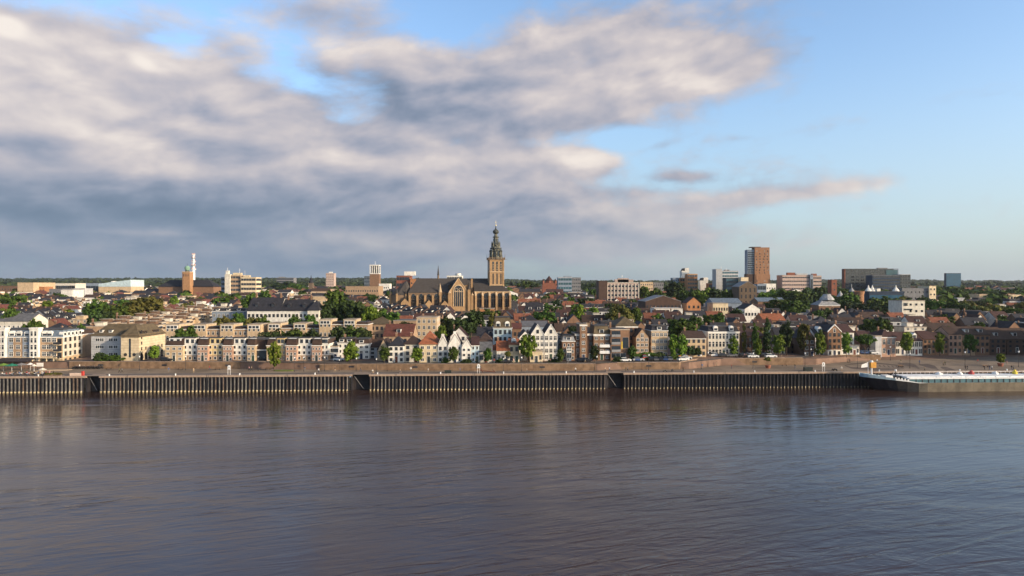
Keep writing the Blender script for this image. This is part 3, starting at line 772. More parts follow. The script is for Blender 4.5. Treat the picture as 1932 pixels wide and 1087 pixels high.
# gateway block between the halves
H(481, 503, 251, 661, 640, 'house bridging a dark gateway in the pastel terrace', 'white', 'man', 'brown', 11, 3, 2, base=7.6, door=False, chim=0, name='terraced_house', cat='terraced house', group='pastel terraced houses on the waterfront', rz=0)
m = MB(); m.box(X(482, 250.7), X(502.5, 250.7), 250.7, 250.95, 7.6, Z(662, 250.7), dglass); gw = m.build('gate')  # dark pane stands in for the shade inside the passage
tag(gw, 'wide dark gateway opening under the bridging terrace house', 'gate')
H(620, 637, 253, 655, 641, 'low grey-green link house with glazed front beside the brown gable row', 'palegrey', 'flat', 'felt', 9, 2, 2, 'g', base=7.6, chim=0, ww=2.2, rz=0)
H(637, 666, 256, 648, 638, 'brown-roofed house partly behind the pyramid-shaped tree', 'white', 'man', 'brown', 9, 3, 3, base=7.6, dorm=2, rz=0)
H(666, 697, 256, 650, 639, 'pale blue-white house with white attic box right of the pyramid-shaped tree', 'white', 'man', 'brown', 9, 3, 3, base=7.6, dorm=1, chim=0, rz=0)
H(697, 720, 258, 655, 640, 'shaded grey plaster house next to the brown front gable', 'palegrey', 'gx', 'brown', 9, 3, 2, 'd', base=7.6, rz=0)
H(712, 735, 250, 662, 641, 'small house with steep dark brown front gable and pale wall', 'sand', 'gy', 'brown', 10, 2, 2, base=7.6, chim=0, rz=0, skip=((0, 0),))
# E: the old white houses
H(733, 762, 244, 653, 634, 'white old house with dark slate hipped roof and small chimney', 'white', 'pyr', 'slate', 12, 3, 3, 'd', chim=1, side='', land='the white slate-roofed old house')
H(762, 791, 245, 650, 633, 'cream old house with brown pyramid roof', 'offwhite', 'pyr', 'brown', 12, 3, 2, 'd', chim=1)
H(791, 826, 244, 650, 624, 'cream old house with the largest orange-brown hipped roof', 'cream', 'pyr', 'orange', 15, 3, 3, 'w', chim=0, land='the orange-roofed cream house')
r, w, ze, zt, ro = H(826, 845, 244, 652, 636, 'narrow white gabled house with chimney-like gable top', 'white', 'gy', 'darkred', 12, 3, 2, 'd', chim=0); gable_front(r, w, ze, zt, 'point', W('white'))
r, w, ze, zt, ro = H(845, 871, 244, 652, 631, 'tall white gabled house with a broad pointed gable, tallest of the white row', 'white', 'gy', 'darkred', 12, 3, 3, 'w', chim=0, land='the tall white gabled house'); gable_front(r, w, ze, zt, 'point', W('white'))
r, w, ze, zt, ro = H(871, 889, 243.5, 655, 641, 'white house with a curved bell-shaped gable', 'white', 'gy', 'darkred', 12, 3, 2, 'w', chim=0); gable_front(r, w, ze, zt, 'bell', W('white'))
H(889, 904, 244, 651, 636, 'narrow bluish white house with plain cornice and dark red roof', 'paleblue', 'gx', 'darkred', 11, 3, 2, 'w', chim=0, cornice=True)
H(904, 929, 244, 664, 648, 'low white shopfront house under the brown pyramid roof', 'offwhite', 'shed', 'grey', 5, 1, 3, 'g', chim=0, ww=1.4)
H(903, 928, 250, 644, 627, 'grey-pink house with tall brown pyramid roof behind the low shopfront', 'palepink', 'pyr', 'brown', 12, 3, 3, 'd', chim=0, base=8)
H(928, 938, 246, 661, 655, 'tiny white lean-to house beside the orange-roofed cottage', 'offwhite', 'shed', 'orange', 7, 1, 1, chim=0, door=False)
H(937, 962, 244, 661, 644, 'white cottage with bright orange roof and wide windows', 'white', 'gx', 'orange', 9, 1, 3, 'w', chim=1, ww=1.2, land='the orange-roofed cottage')
H(960, 980, 245, 650, 640, 'cream house with brown roof and one white dormer', 'cream', 'gx', 'orange', 9, 2, 2, 'd', chim=0, dorm=1, dst='arch')
H(931, 966, 262, 620, 598, 'blue-white town house with dark mansard and two round dormers', 'paleblue', 'man', 'olive', 11, 4, 4, 'd', base=8, dorm=2, dst='arch', chim=1)
H(980, 1002, 250, 637, 625, 'white gabled house mostly hidden behind the big round tree', 'white', 'gy', 'slate', 12, 3, 2, 'w', chim=0)
# twin white gables
for a, b, lb in ((1002, 1027, 'first of the tall twin white gabled houses, with the balcony front'), (1027, 1052, 'second of the tall twin white gabled houses, next to the slate mansard')):
    r, w, ze, zt, ro = H(a, b, 250, 632, 613.5, lb, 'white', 'gy', 'slate', 14, 4, 3, 'w', chim=0, base=7.9, ww=1.1, wh=1.5, group='twin white gabled houses', side='R' if a == 1027 else '', land='the twin white gabled houses' if a == 1002 else None)
    link('window', window_mesh(1.0, 1.4, 'd'), r, (w / 2, 0, ze + .5))
    m = MB()
    for s in (-1, 1):
        m.prism([(w / 2, -.18, zt + .1), (w / 2, .3, zt + .1), (w / 2 + s * (w / 2 + .15), .3, ze - .25), (w / 2 + s * (w / 2 + .15), -.18, ze - .25)][::-s], [(w / 2, -.18, zt + .42), (w / 2, .3, zt + .42), (w / 2 + s * (w / 2 + .15), .3, ze + .07), (w / 2 + s * (w / 2 + .15), -.18, ze + .07)][::-s], frame_w)
    m.build('bargeboard', r)
H(1000, 1024, 245, 664, 660, 'low cream garden annex with roof balcony before the twin gables', 'cream', 'flat', 'tanflat', 5, 1, 3, 'd', base=7.7, chim=0)
H(1052, 1062, 256, 634, 628, 'narrow shaded blue-grey house squeezed beside the twin gables', 'bluegrey', 'flat', 'felt', 10, 4, 1, 'w', base=7.8, chim=0)
r, w, ze, zt, ro = H(1061, 1085, 249, 645, 633, 'brown house with pale slate mansard and white bay', 'brick', 'man', 'palegrey', 11, 3, 3, 'w', base=7.8, dorm=1, chim=1)
m = MB(); m.box(w * .32, w * .68, -1.1, 0, 0, ze * .6, W('white')); m.box(w * .28, w * .72, -1.2, 0, ze * .6, ze * .6 + .25, frame_w); b_ = m.build('bay_window', r); link('window', window_mesh(1.8, 2.0), r, (w / 2, -1.12, 1.0)); link('window', window_mesh(1.8, 1.6), r, (w / 2, -1.12, 3.6))
H(1085, 1095, 251, 631, 625, 'narrow brown brick house left of the brick tower', 'brown', 'flat', 'felt', 10, 4, 1, 'w', base=7.8, chim=0, cornice=True)
H(1094, 1108, 250, 613, 610, 'brown brick tower house with white cornice, taller than its neighbours', 'brick', 'flat', 'felt', 9, 5, 1, 'w', base=7.8, chim=0, cornice=True, side='R', ww=1.2, land='the brown brick tower house')
H(1108, 1120, 252, 631, 622, 'narrow dark brick house right of the brick tower', 'darkbrick', 'flat', 'felt', 10, 4, 1, 'd', base=7.8, chim=0, cornice=True)
r, w, ze, zt, ro = H(1120, 1151, 251, 632, 614, 'brown brick house with white balconies, arched window and dark mansard', 'brick', 'man', 'olive', 11, 4, 3, 'w', base=7.8, dorm=1, chim=1, cornice=True)
for f in (1, 2):
    m = MB(); m.box(w * .35, w * .98, -1.1, 0, ze * f / 4 + .1, ze * f / 4 + .3, frame_w); m.box(w * .35, w * .98, -1.1, -1.02, ze * f / 4 + .3, ze * f / 4 + 1.2, metal_w); m.build('balcony', r)
# modern brick house
r, w, ze, zt, ro = H(1152, 1188, 250, 623, 620, 'modern red-brown brick house with big square windows and loggias', 'brick', 'flat', 'felt', 11, 4, 1, 'b', base=7.8, chim=1, door=False, skip=tuple((f, 0) for f in range(4)), side='R', chh=3, land='the modern brick house')
for f in (1, 2, 3):
    m = MB(); m.box(w * .05, w * .52, -.05, .05, ze * f / 4 + .3, ze * (f + 1) / 4 - .3, dglass); m.box(w * .05, w * .52, -.35, -.28, ze * f / 4 + .3, ze * f / 4 + 1.2, metal_g); m.build('loggia', r)
link('window', window_mesh(2.2, 4.0, 'g'), r, (w * .8, 0, ze * .4)); link('window', window_mesh(3.2, 1.8, 'g'), r, (w * .28, 0, .9)); link('window', window_mesh(2.0, 1.8, 'g'), r, (w * .66, 0, .9))
m = MB(); m.box(w * .58, w * .63, -.06, .02, ze * .38, ze * .62, mat('yellow_panel', (.6, .4, .03))); m.build('yellow_panel', r)
H(1162, 1204, 262, 616, 597, 'cream-trimmed brick house with large olive hipped roof behind the modern house', 'brick', 'hip', 'olive', 14, 4, 5, 'd', base=8, chim=1, cornice=True, side='R')
r, w, ze, zt, ro = H(1200, 1224, 256, 636, 621, 'brown brick warehouse with pointed front gable and white hatch windows', 'tan', 'gy', 'brown', 13, 4, 3, 'w', base=7.9, chim=0, ww=1.2); link('window', window_mesh(1.2, 1.6), r, (w / 2, 0, ze - .2))
H(1229, 1260, 258, 625, 614, 'sunlit tan brick house with white dormer and white bay strip', 'sand', 'man', 'slate', 11, 4, 4, 'w', base=8, dorm=1, chim=2, side='L', ww=1.2, land='the sunlit brick house with a white dormer')
H(1295, 1333, 262, 638, 625, 'low buff brick house with white gutter and broad brown roof', 'sand', 'gx', 'brown', 11, 3, 4, 'd', base=8, chim=1, cornice=True)
H(1336, 1396, 270, 627, 616, 'long pale house with white cornice and two round dormers', 'offwhite', 'man', 'slate', 12, 3, 9, 'w', base=7.4, dorm=2, dst='arch', chim=2, cornice=True, land='the long pale house with round dormers', wh=2.2, ww=1.0)
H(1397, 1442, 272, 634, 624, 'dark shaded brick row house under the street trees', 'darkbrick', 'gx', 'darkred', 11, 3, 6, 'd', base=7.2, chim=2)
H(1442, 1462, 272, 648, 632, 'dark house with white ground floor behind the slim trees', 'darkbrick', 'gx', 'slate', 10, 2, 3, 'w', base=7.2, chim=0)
H(1462, 1482, 275, 655, 640, 'low cream house with round shop windows behind the slim trees', 'cream', 'gx', 'darkred', 9, 2, 2, 'w', base=7.2, chim=0)
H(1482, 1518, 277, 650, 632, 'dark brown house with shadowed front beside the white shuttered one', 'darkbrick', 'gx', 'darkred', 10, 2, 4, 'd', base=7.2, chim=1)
r, w, ze, zt, ro = H(1517, 1538, 268, 640, 625, 'small dark brick gabled house with white shutters and door', 'brown', 'gy', 'slate', 11, 3, 2, 's', base=7.2, chim=0, ww=1.3)
H(1538, 1563, 274, 632, 615, 'white house with slate roof and skylight left of the brick gable', 'white', 'gx', 'slate', 12, 3, 3, 'd', base=7.2, chim=0, dorm=1, dst='gable')
r, w, ze, zt, ro = H(1562, 1588, 272, 626, 614, 'old warehouse with brick pointed gable and white ground floor', 'brick', 'gy', 'slate', 14, 4, 3, 'd', base=7.2, chim=0, gf='white', land='the warehouse with the brick gable'); link('window', window_mesh(1.0, 1.6), r, (w / 2, 0, ze - .3))
m = MB()
for s in (-1, 1):
    m.prism([(w / 2, -.18, zt + .1), (w / 2, .3, zt + .1), (w / 2 + s * (w / 2 + .15), .3, ze - .25), (w / 2 + s * (w / 2 + .15), -.18, ze - .25)][::-s], [(w / 2, -.18, zt + .5), (w / 2, .3, zt + .5), (w / 2 + s * (w / 2 + .15), .3, ze + .15), (w / 2 + s * (w / 2 + .15), -.18, ze + .15)][::-s], frame_w)
m.build('bargeboard', r)
H(1588, 1612, 274, 627, 612, 'white plaster house with brown roof right of the brick gable', 'white', 'gx', 'darkred', 12, 3, 2, 'd', base=7.2, chim=1, side='R')
H(1603, 1622, 273.8, 652, 650, 'low white flat-roofed annex with dark doors', 'white', 'flat', 'felt', 6, 1, 3, 'd', base=7.2, chim=0)
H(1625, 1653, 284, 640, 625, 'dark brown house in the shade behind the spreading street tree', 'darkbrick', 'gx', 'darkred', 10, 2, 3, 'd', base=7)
H(1652, 1664, 280, 635, 632, 'plain grey plaster side house left of the pink gatehouse', 'palegrey', 'flat', 'darkred', 9, 1, 1, 'd', base=6.8, chim=0, door=False, skip=((0, 0),))
H(1663, 1691, 281, 636, 622, 'pink brick corner house with white cornice and red roof', 'pinktan', 'hip', 'darkred', 10, 2, 3, 'w', base=6.6, chim=1, cornice=True, wh=2.2)
H(1689, 1718, 284, 643, 627, 'white shopfront house behind the round street tree', 'white', 'gx', 'darkred', 10, 2, 3, 's', base=6.5, chim=0, ww=1.5, wh=2.2)
H(1718, 1741, 284, 643, 627, 'white shopfront house with a pale gabled dormer', 'white', 'gx', 'darkred', 10, 2, 3, 's', base=6.5, chim=0, dorm=1, dst='gable', ww=1.5, wh=2.2, land='the white shopfront houses')
for a, b, e, t, c, lb in ((1742, 1766, 640, 625, 'brick', 'brown brick new house left of the oval tree'), (1766, 1790, 641, 627, 'brick', 'brown brick new house behind the oval tree'), (1790, 1816, 631, 617, 'pinktan', 'taller brown new house with tan top floor'), (1816, 1841, 632, 617, 'tan', 'brown new house behind the dense round tree'),
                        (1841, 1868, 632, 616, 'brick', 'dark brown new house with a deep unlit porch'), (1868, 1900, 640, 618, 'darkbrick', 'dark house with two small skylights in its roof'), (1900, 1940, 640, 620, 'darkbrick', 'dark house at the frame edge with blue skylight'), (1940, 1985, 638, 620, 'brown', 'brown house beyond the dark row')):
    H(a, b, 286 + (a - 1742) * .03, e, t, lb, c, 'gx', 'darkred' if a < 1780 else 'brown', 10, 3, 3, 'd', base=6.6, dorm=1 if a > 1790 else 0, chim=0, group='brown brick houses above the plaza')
# ---------------------------------------------------------------- special middle-distance and skyline buildings
def block(p0, p1, Y, top, label, wall='concrete', depth=14, fl=5, cols=6, style='grid', rz=0., name='apartment_block', cat='building', wst='g', roofc='felt', band=None, side='', land=None, base=None, group=None, extras=None, ww=None, wh=None, zlow=0.):
    w = (p1 - p0) / F * Y; x = X(p0, Y); zb = ground(x + w / 2, Y) if base is None else base
    ze = Z(top, Y) - zb; root = empty(name, (x, Y, zb), rz, label, cat, group)
    m = MB(); m.box(0, w, 0, depth, -4, ze, W(wall), 'xXyY'); m.build('wall', root)
    r = MB(); r.box(-.15, w + .15, -.15, depth + .15, ze, ze + .5, W(band or wall)); r.box(.4, w - .4, .4, depth - .4, ze + .51, ze + .6, RF(roofc))
    ro = r.build('roof', root)
    z0 = zlow
    if style == 'grid':
        while cols * fl > 96: fl -= 1
        wins(root, w, depth, z0, ze, fl, cols, ww, wh, wst, 'F' + side)
    elif style == 'ribbon':
        fh = (ze - z0) / fl; gm = {'g': dglass, 't': tealglass, 'b': blueglass, 'w': glass}[wst]
        for f in range(fl):
            b = MB(); zz = z0 + f * fh + fh * .32
            b.box(.4, w - .4, -.08, .05, zz, zz + fh * .5, gm)
            for i in range(1, int(w / 3)): b.box(i * 3 - .08, i * 3 + .08, -.12, -.07, zz, zz + fh * .5, W(band or wall))
            if 'R' in side: b.box(w - .05, w + .08, .6, depth - .6, zz, zz + fh * .5, gm)
            if 'L' in side: b.box(-.08, .05, .6, depth - .6, zz, zz + fh * .5, gm)
            b.build('window_band', root)
    elif style == 'piers':
        for i in range(cols + 1):
            b = MB(); px = w * i / cols; b.box(px - .35, px + .35, -.5, 0, 0, ze - .8, W(band or wall)); b.build('pier', root)
        wins(root, w, depth, z0, ze - .8, fl, cols, ww, wh, wst, 'F')
    BLD.append((x - 2, x + w + 2, Y - 3, Y + depth + 2))
    if land: LAND.append((land, x + w / 2, Y + depth / 2))
    return root, w, ze, ro
def rooftop(ro, w, ze, items, d0=3.):
    for k, (a, b, h, mt) in enumerate(items):
        m = MB(); m.box(w * a, w * b, d0, d0 + 4, ze + .55, ze + .55 + h, W(mt)); m.build('plant_room', ro)
def antenna(ro, x, y, z, h, r=.15, mt=None):
    m = MB(); m.tube((x, y, z), (x, y, z + h), r, mt or metal_w, 6, r * .5)
    for k in range(3): m.box(x - .5, x + .5, y - .08, y + .08, z + h * (.5 + .17 * k), z + h * (.5 + .17 * k) + .25, mt or metal_w)
    return m.build('antenna', ro)

def church():
    Y0 = 560; zb = 15.6; ox = X(936, Y0); th = R(10)
    root = empty('gothic_church', (ox, Y0, zb), th, 'large gothic brick church with slate roofs and tall tower under an ornate spire', 'church')
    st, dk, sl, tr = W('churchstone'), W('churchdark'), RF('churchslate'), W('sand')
    k_ = Y0 / F; Hh = lambda py: Z(py, Y0) - zb
    u = lambda p: (p - 936) * k_ / math.cos(th)
    void = dglass
    T = MB(); a, b = u(924), u(951); d = b - a; zt = Hh(490)
    T.box(a, b, 0, d, -2, zt, st)
    for x0 in (a, b - .9):
        for y0 in (-.35, d - .55): T.box(x0 - .05, x0 + .95, y0, y0 + .9, -2, zt - .1, st)
    for z in (Hh(513), Hh(538)): T.box(a - .2, b + .2, -.45, d + .2, z - .25, z + .25, tr)
    tw = T.build('tower', root)
    def lancet(par, x, y, z, w, h, face='F', name='window', louvre=False):
        m = MB(); n = 6
        arc = [(w / 2 * math.cos(R(t)), h - w * .55 + w * .75 * math.sin(R(t))) for t in range(0, 181, 30)]
        pts = [(-w / 2, 0), (w / 2, 0)] + arc
        if face == 'F': m.extrude_y([(x + p, z + q) for p, q in pts], y - .06, y + .3, void)
        else: m.extrude_x([(y + p, z + q) for p, q in pts], x - .06, x + .06, void)
        if louvre:
            for k in range(4):
                zz = z + h * (.1 + .2 * k)
                if face == 'F': m.box(x - w * .42, x + w * .42, y - .25, y - .05, zz, zz + .3, tr)
        elif w > 1.6:
            if face == 'F':
                for q in (-.17, .17): m.box(x + w * q - .08, x + w * q + .08, y - .16, y - .05, z + .2, z + h * .8, tr)
                m.box(x - w * .48, x + w * .48, y - .16, y - .05, z + h * .62, z + h * .62 + .2, tr)
        return m.build(name, par)
    for i in range(3):
        x = a + d * (.24 + .27 * i)
        lancet(tw, x, 0, Hh(511), 1.5, Hh(494) - Hh(511), louvre=True, name='belfry_opening'); lancet(tw, x, 0, Hh(536), 1.0, Hh(516) - Hh(536), name='blind_niche')
        lancet(tw, a, a * 0 + d * (.24 + .27 * i), Hh(511), 1.3, Hh(494) - Hh(511), 'L', name='belfry_opening')
    # balustrade + corner pinnacles
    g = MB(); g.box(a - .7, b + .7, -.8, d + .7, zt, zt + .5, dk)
    for i in range(12):
        for yy in (-.75, d + .45): g.box(a - .6 + i * (d + 1) / 11, a - .3 + i * (d + 1) / 11, yy, yy + .25, zt + .5, zt + 1.6, dk)
        for xx in (a - .65, b + .4): g.box(xx, xx + .25, -.7 + i * (d + 1) / 11, -.4 + i * (d + 1) / 11, zt + .5, zt + 1.6, dk)
    g.box(a - .65, b + .65, -.8, -.5, zt + 1.6, zt + 1.8, dk); g.box(a - .65, b + .65, d + .4, d + .7, zt + 1.6, zt + 1.8, dk)
    g.box(a - .7, a - .4, -.8, d + .7, zt + 1.6, zt + 1.8, dk); g.box(b + .4, b + .7, -.8, d + .7, zt + 1.6, zt + 1.8, dk)
    g.build('balustrade', tw)
    for xx in (a - .6, b + .6):
        for yy in (-.7, d + .6):
            p = MB(); p.cone(xx, yy, zt, zt + 4.8, .28, .05, dk, 6); p.build('pinnacle', tw)
    p = MB(); p.tube((a - .5, -.7, zt + .2), (a - 2.6, -1.2, zt - .1), .12, dk); p.tube((b + .5, -.7, zt + .2), (b + 2.6, -1.2, zt + .3), .12, dk); p.build('gargoyle', tw)
    # lantern spire
    cx, cy = (a + b) / 2, d / 2
    S = MB(); sp_ = mat('lead_and_stone_spire', (.13, .125, .095), .8, .5, .7, rnd=0, bump=.3); sd_ = mat('dark_lead_spire', (.05, .055, .05), .7, .4, .8, rnd=0)
    z1, z2, z3, z4, z5, z6 = Hh(487), Hh(467), Hh(463), Hh(446), Hh(440), Hh(433)
    S.lathe(cx, cy, [(4.9, zt + .3), (4.6, zt + 2), (3.8, z1 + 2.5), (3.5, z2 - 1)], sp_, 8, R(22.5))
    S.cone(cx, cy, z2 - 1, z2, 4.6, 4.7, sd_, 8, R(22.5)); S.cone(cx, cy, z2, z3 + .6, 4.2, 2.7, sp_, 8, R(22.5))
    S.cone(cx, cy, z3 + .6, z4 - .6, 2.3, 1.9, sp_, 8, R(22.5)); S.cone(cx, cy, z4 - .6, z4 + .2, 2.7, 2.5, sd_, 8, R(22.5))
    S.lathe(cx, cy, [(1.6, z4 + .2), (1.1, z5), (1.9, z5 + .1)], sp_, 8)
    S.lathe(cx, cy, [(1.9, z5), (2.5, z5 + .9), (2.5, z5 + 2), (1.9, z5 + 3), (.9, z5 + 3.6), (.5, z5 + 4.6), (.22, z5 + 6.5)], sd_, 12)
    sp = S.build('lantern_spire', tw)
    for i in range(8):
        t = R(45 * i); c, s = math.cos(t), math.sin(t)
        p = MB(); rr = 4.7; bx, by = cx + rr * c, cy + rr * s
        p.box(bx - .5, bx + .5, by - .5, by + .5, zt + .4, z2 - 3.4, sp_); p.lathe(bx, by, [(.75, z2 - 3.4), (.85, z2 - 2.6), (.2, z2 - 1.4), (.05, z2 + .4)], sd_, 6); p.build('spire_turret', sp)
        p = MB(); rr = 3.4; bx, by = cx + rr * c, cy + rr * s
        p.lathe(bx, by, [(.35, z2), (.45, z2 + 1.2), (.38, z3 + 2), (.05, z3 + 3.8)], sp_ if i % 2 else sd_, 6); p.build('spire_turret', sp)
        t = R(45 * i + 22.5); c, s = math.cos(t), math.sin(t)
        p = MB(); bx, by = cx + 3.55 * c, cy + 3.55 * s; p.cone(bx, by, z1, z2 - 2.2, .75, .6, void, 6); p.build('spire_opening', sp)
        p = MB(); bx, by = cx + 1.85 * c, cy + 1.85 * s; p.cone(bx, by, z3 + 1.2, z4 - 1.6, .5, .4, void, 6); p.build('spire_opening', sp)
    p = MB(); gold = mat('gilt_metal', (.6, .5, .3), .35, .1, 1, metal=.8); zc = z5 + 6.3
    p.lathe(cx, cy, [(.1, zc), (.6, zc + .5), (.6, zc + .9), (.1, zc + 1.4)], gold, 8); p.tube((cx, cy, zc + 1.2), (cx, cy, Hh(415)), .11, gold); p.box(cx - .9, cx + .9, cy - .1, cy + .1, Hh(419), Hh(419) + .25, gold); p.build('weather_vane', sp)
    # nave (main ridge behind), aisle in front with buttresses
    na = u(790); m = MB(); r = MB(); ez, rz_ = Hh(538), Hh(526)
    m.box(na, a + 1, 7, 21, -2, ez, st, 'xXyY'); m.build('nave_wall', root)
    r.extrude_x([(6.5, ez), (21.5, ez), (14, rz_ + .4)], na, a + 1, sl); r.build('nave_roof', root)
    aa, ab = u(893), u(959); ae, ar = Hh(550), Hh(534)
    m = MB(); m.box(aa, ab, -8, 6.9, -2, ae, st, 'xXyY'); m.box(aa - .05, ab + .1, -8.2, 6.9, ae - .5, ae + .1, tr); m.build('aisle_wall', root)
    r = MB(); r.prism([(aa, -8.4, ae + .11), (ab, -8.4, ae + .11), (ab, 6.9, ae + .11), (aa, 6.9, ae + .11)], [(aa + .5, 4.2, ar), (u(944), 4.2, ar), (u(944), 6.9, ar), (aa + .5, 6.9, ar)], sl); r.build('aisle_roof', root)
    for i in range(6):
        x = aa + 1 + (ab - aa - 1.2) * i / 5
        p = MB(); p.box(x - .8, x + .8, -11.0, -8, -2, ae - 3.2, st); p.prism([(x - .8, -11, ae - 3.2), (x + .8, -11, ae - 3.2), (x + .8, -8, ae - 3.2), (x - .8, -8, ae - 3.2)], [(x - .7, -9.2, ae - .6), (x + .7, -9.2, ae - .6), (x + .7, -8, ae - .4), (x - .7, -8, ae - .4)], tr); p.build('buttress', root)
        if i < 5: lancet(root, x + (ab - aa - 1.2) / 10, -8.0, 2.5, 4.2, ae - 4.5)
    # transept with the big traceried window
    ta, tb = u(848), u(878); te = Hh(549); tt = Hh(526); td = -13
    m = MB(); m.box(ta, tb, td, 8, -2, te, st, 'xXyY'); m.extrude_y([(ta, te), (tb, te), ((ta + tb) / 2, tt)], td, td + 1.0, st); tw_ = m.build('transept_wall', root)
    r = MB(); xm = (ta + tb) / 2
    r.extrude_y([(ta - .3, te), (tb + .3, te), (xm, tt - .4)], td + .9, 14, sl); r.build('transept_roof', root)
    p = MB()
    for s in (-1, 1): p.prism([(xm, td - .3, tt - .2), (xm, td + .6, tt - .2), (xm + s * (tb - ta) * .54, td + .6, te - .8), (xm + s * (tb - ta) * .54, td - .3, te - .8)][::-s], [(xm, td - .3, tt + .6), (xm, td + .6, tt + .6), (xm + s * (tb - ta) * .54, td + .6, te), (xm + s * (tb - ta) * .54, td - .3, te)][::-s], tr)
    p.build('gable_coping', root)
    m = MB(); ww = 8.0; hb, ht = Hh(577), Hh(540)
    arch = [(xm + ww / 2 * math.cos(R(t)), ht - 4.2 + 5.0 * math.sin(R(t))) for t in range(0, 181, 15)]
    m.extrude_y([(xm - ww / 2, hb), (xm + ww / 2, hb)] + arch, td - .08, td + .3, glass)
    gw = m.build('great_window', root)
    m = MB()
    for i in range(len(arch) - 1):
        A, B = arch[i], arch[i + 1]; m.tube((A[0], td - .15, A[1]), (B[0], td - .15, B[1]), .38, tr)
    for s in (-ww / 2, ww / 2): m.tube((xm + s, td - .15, hb), (xm + s, td - .15, ht - 4.2), .38, tr)
    for q in (-.3, -.1, .1, .3): m.tube((xm + ww * q, td - .15, hb), (xm + ww * q, td - .15, ht - 3), .13, tr)
    m.tube((xm - ww / 2, td - .15, ht - 4.4), (xm + ww / 2, td - .15, ht - 4.4), .18, tr)
    for q in (-.2, .2):
        P = [(xm + ww * q + 1.3 * math.cos(R(t)), ht - 2.9 + 1.3 * math.sin(R(t))) for t in range(0, 361, 45)]
        for A, B in zip(P, P[1:]): m.tube((A[0], td - .15, A[1]), (B[0], td - .15, B[1]), .13, tr, 4)
    m.build('tracery', gw)
    for pp, hh, yy in ((882, 530, td - .5), (847, 548, td - .5), (831, 535, -9), (889, 552, -9)):
        p = MB(); x = u(pp); zt_ = Hh(hh); p.box(x - 1.1, x + 1.1, yy - 1, yy + 1, -2, zt_ - 7 if hh < 540 else zt_ - 2, st); p.cone(x, yy, zt_ - 7 if hh < 540 else zt_ - 2, zt_, 1.35, .05, sl if hh == 530 else tr, 8); p.build('buttress_turret', root)
    p = MB(); x = u(890.5); p.box(x - .8, x + .8, -1, 1, -2, Hh(526), st); p.build('stair_turret', root)
    # choir and ambulatory on the left, walls painted darker for their shade
    ca, cb = u(774), u(847); ce, cr_ = Hh(552), Hh(528)
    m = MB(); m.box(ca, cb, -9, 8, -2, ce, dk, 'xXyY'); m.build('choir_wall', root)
    r = MB(); r.prism([(ca - .3, -9.4, ce), (cb, -9.4, ce), (cb, 8, ce), (ca - .3, 8, ce)], [(ca + 7, 5, cr_), (cb, 5, cr_), (cb, 7, cr_), (ca + 7, 7, cr_)], sl); r.build('choir_roof', root)
    for i in range(6):
        x = ca + 1 + (cb - ca - 2) * i / 5; p = MB(); p.box(x - .7, x + .7, -12, -9, -2, ce - 2, st); p.build('buttress', root)
        if i < 5: lancet(root, x + (cb - ca) / 10 * .95, -9.0, 3, 3.2, ce - 4.5)
    aa2, ab2 = u(738), u(773); e2 = Hh(556)
    m = MB(); N = 8; cx2, cy2 = (aa2 + ab2) / 2 + 3, 2
    pts = [(cx2 + 9.5 * math.cos(R(22.5 + 45 * i)), cy2 + 9.5 * math.sin(R(22.5 + 45 * i))) for i in range(8)]
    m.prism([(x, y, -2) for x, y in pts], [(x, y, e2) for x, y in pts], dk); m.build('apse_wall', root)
    r = MB(); r.prism([(cx2 + (x - cx2) * 1.05, cy2 + (y - cy2) * 1.05, e2) for x, y in pts], [(cx2 + (x - cx2) * .08 + 4, cy2 + (y - cy2) * .08, Hh(531)) for x, y in pts], sl); r.build('apse_roof', root)
    for i in (4, 5, 6, 7):
        x, y = pts[i]; p = MB(); p.box(x - .7, x + .7, y - .9, y + .7, -2, e2 + 1, st); p.cone(x, y, e2 + 1, e2 + 5, .8, .05, sl, 6); p.build('buttress', root)
    # gabled chapels in front
    for pp, hw, yy, hh in ((810, 3.6, -17, 565), (838, 4.2, -17, 566), (768, 3.0, -14, 562)):
        x = u(pp); z_ = Hh(hh); m = MB(); m.box(x - hw, x + hw, yy, -9, -2, z_ - hw * 1.1, st, 'xXyY'); m.extrude_y([(x - hw, z_ - hw * 1.1), (x + hw, z_ - hw * 1.1), (x, z_)], yy, yy + .6, st); c_ = m.build('chapel', root)
        m = MB(); m.extrude_y([(x - hw - .2, z_ - hw * 1.1), (x + hw + .2, z_ - hw * 1.1), (x, z_ - .1)], yy + .5, -8.9, sl); m.build('chapel_roof', c_)
    # ridge turret
    p = MB(); x = u(831); p.cone(x, 14, rz_ - 1, rz_ + 3, .8, .7, dk, 8); p.cone(x, 14, rz_ + 3, Hh(500), .9, .05, sl, 8); p.build('ridge_turret', root)
    BLD.append((ox + u(735), ox + u(965), Y0 - 22, Y0 + 34)); LAND.append(('the great church', ox - 20, Y0))
church()

# ------------ skyline
r, w, z, ro = block(33, 63, 830, 534, 'tan windowless hall with brown base on the far left skyline', 'sand', 40, 1, 1, 'none', name='warehouse', roofc='tanflat', land='the tan hall')
block(-30, 34, 900, 540, 'long brown factory with a ragged roofline at the far left', 'brown', 30, 2, 12, 'grid', name='factory')
block(61, 84, 840, 542, 'low orange brick shed beside the tan hall', 'orangebrick', 16, 2, 5, 'grid', name='shed')
block(88, 142, 1000, 535, 'long flat white hall on the left skyline', 'offwhite', 30, 1, 8, 'ribbon', name='warehouse', land='the flat white hall')
block(93, 117, 700, 546, 'dark grey box-shaped hall in front of the white one', 'grey', 20, 2, 4, 'grid', name='warehouse')
block(115, 137, 690, 548, 'bright white gable-ended workshop on the left', 'white', 18, 1, 4, 'grid', name='workshop')
block(140, 160, 720, 545, 'small white and blue office left of the pale blue museum', 'palegrey', 14, 2, 4, 'grid', wst='t', name='office')
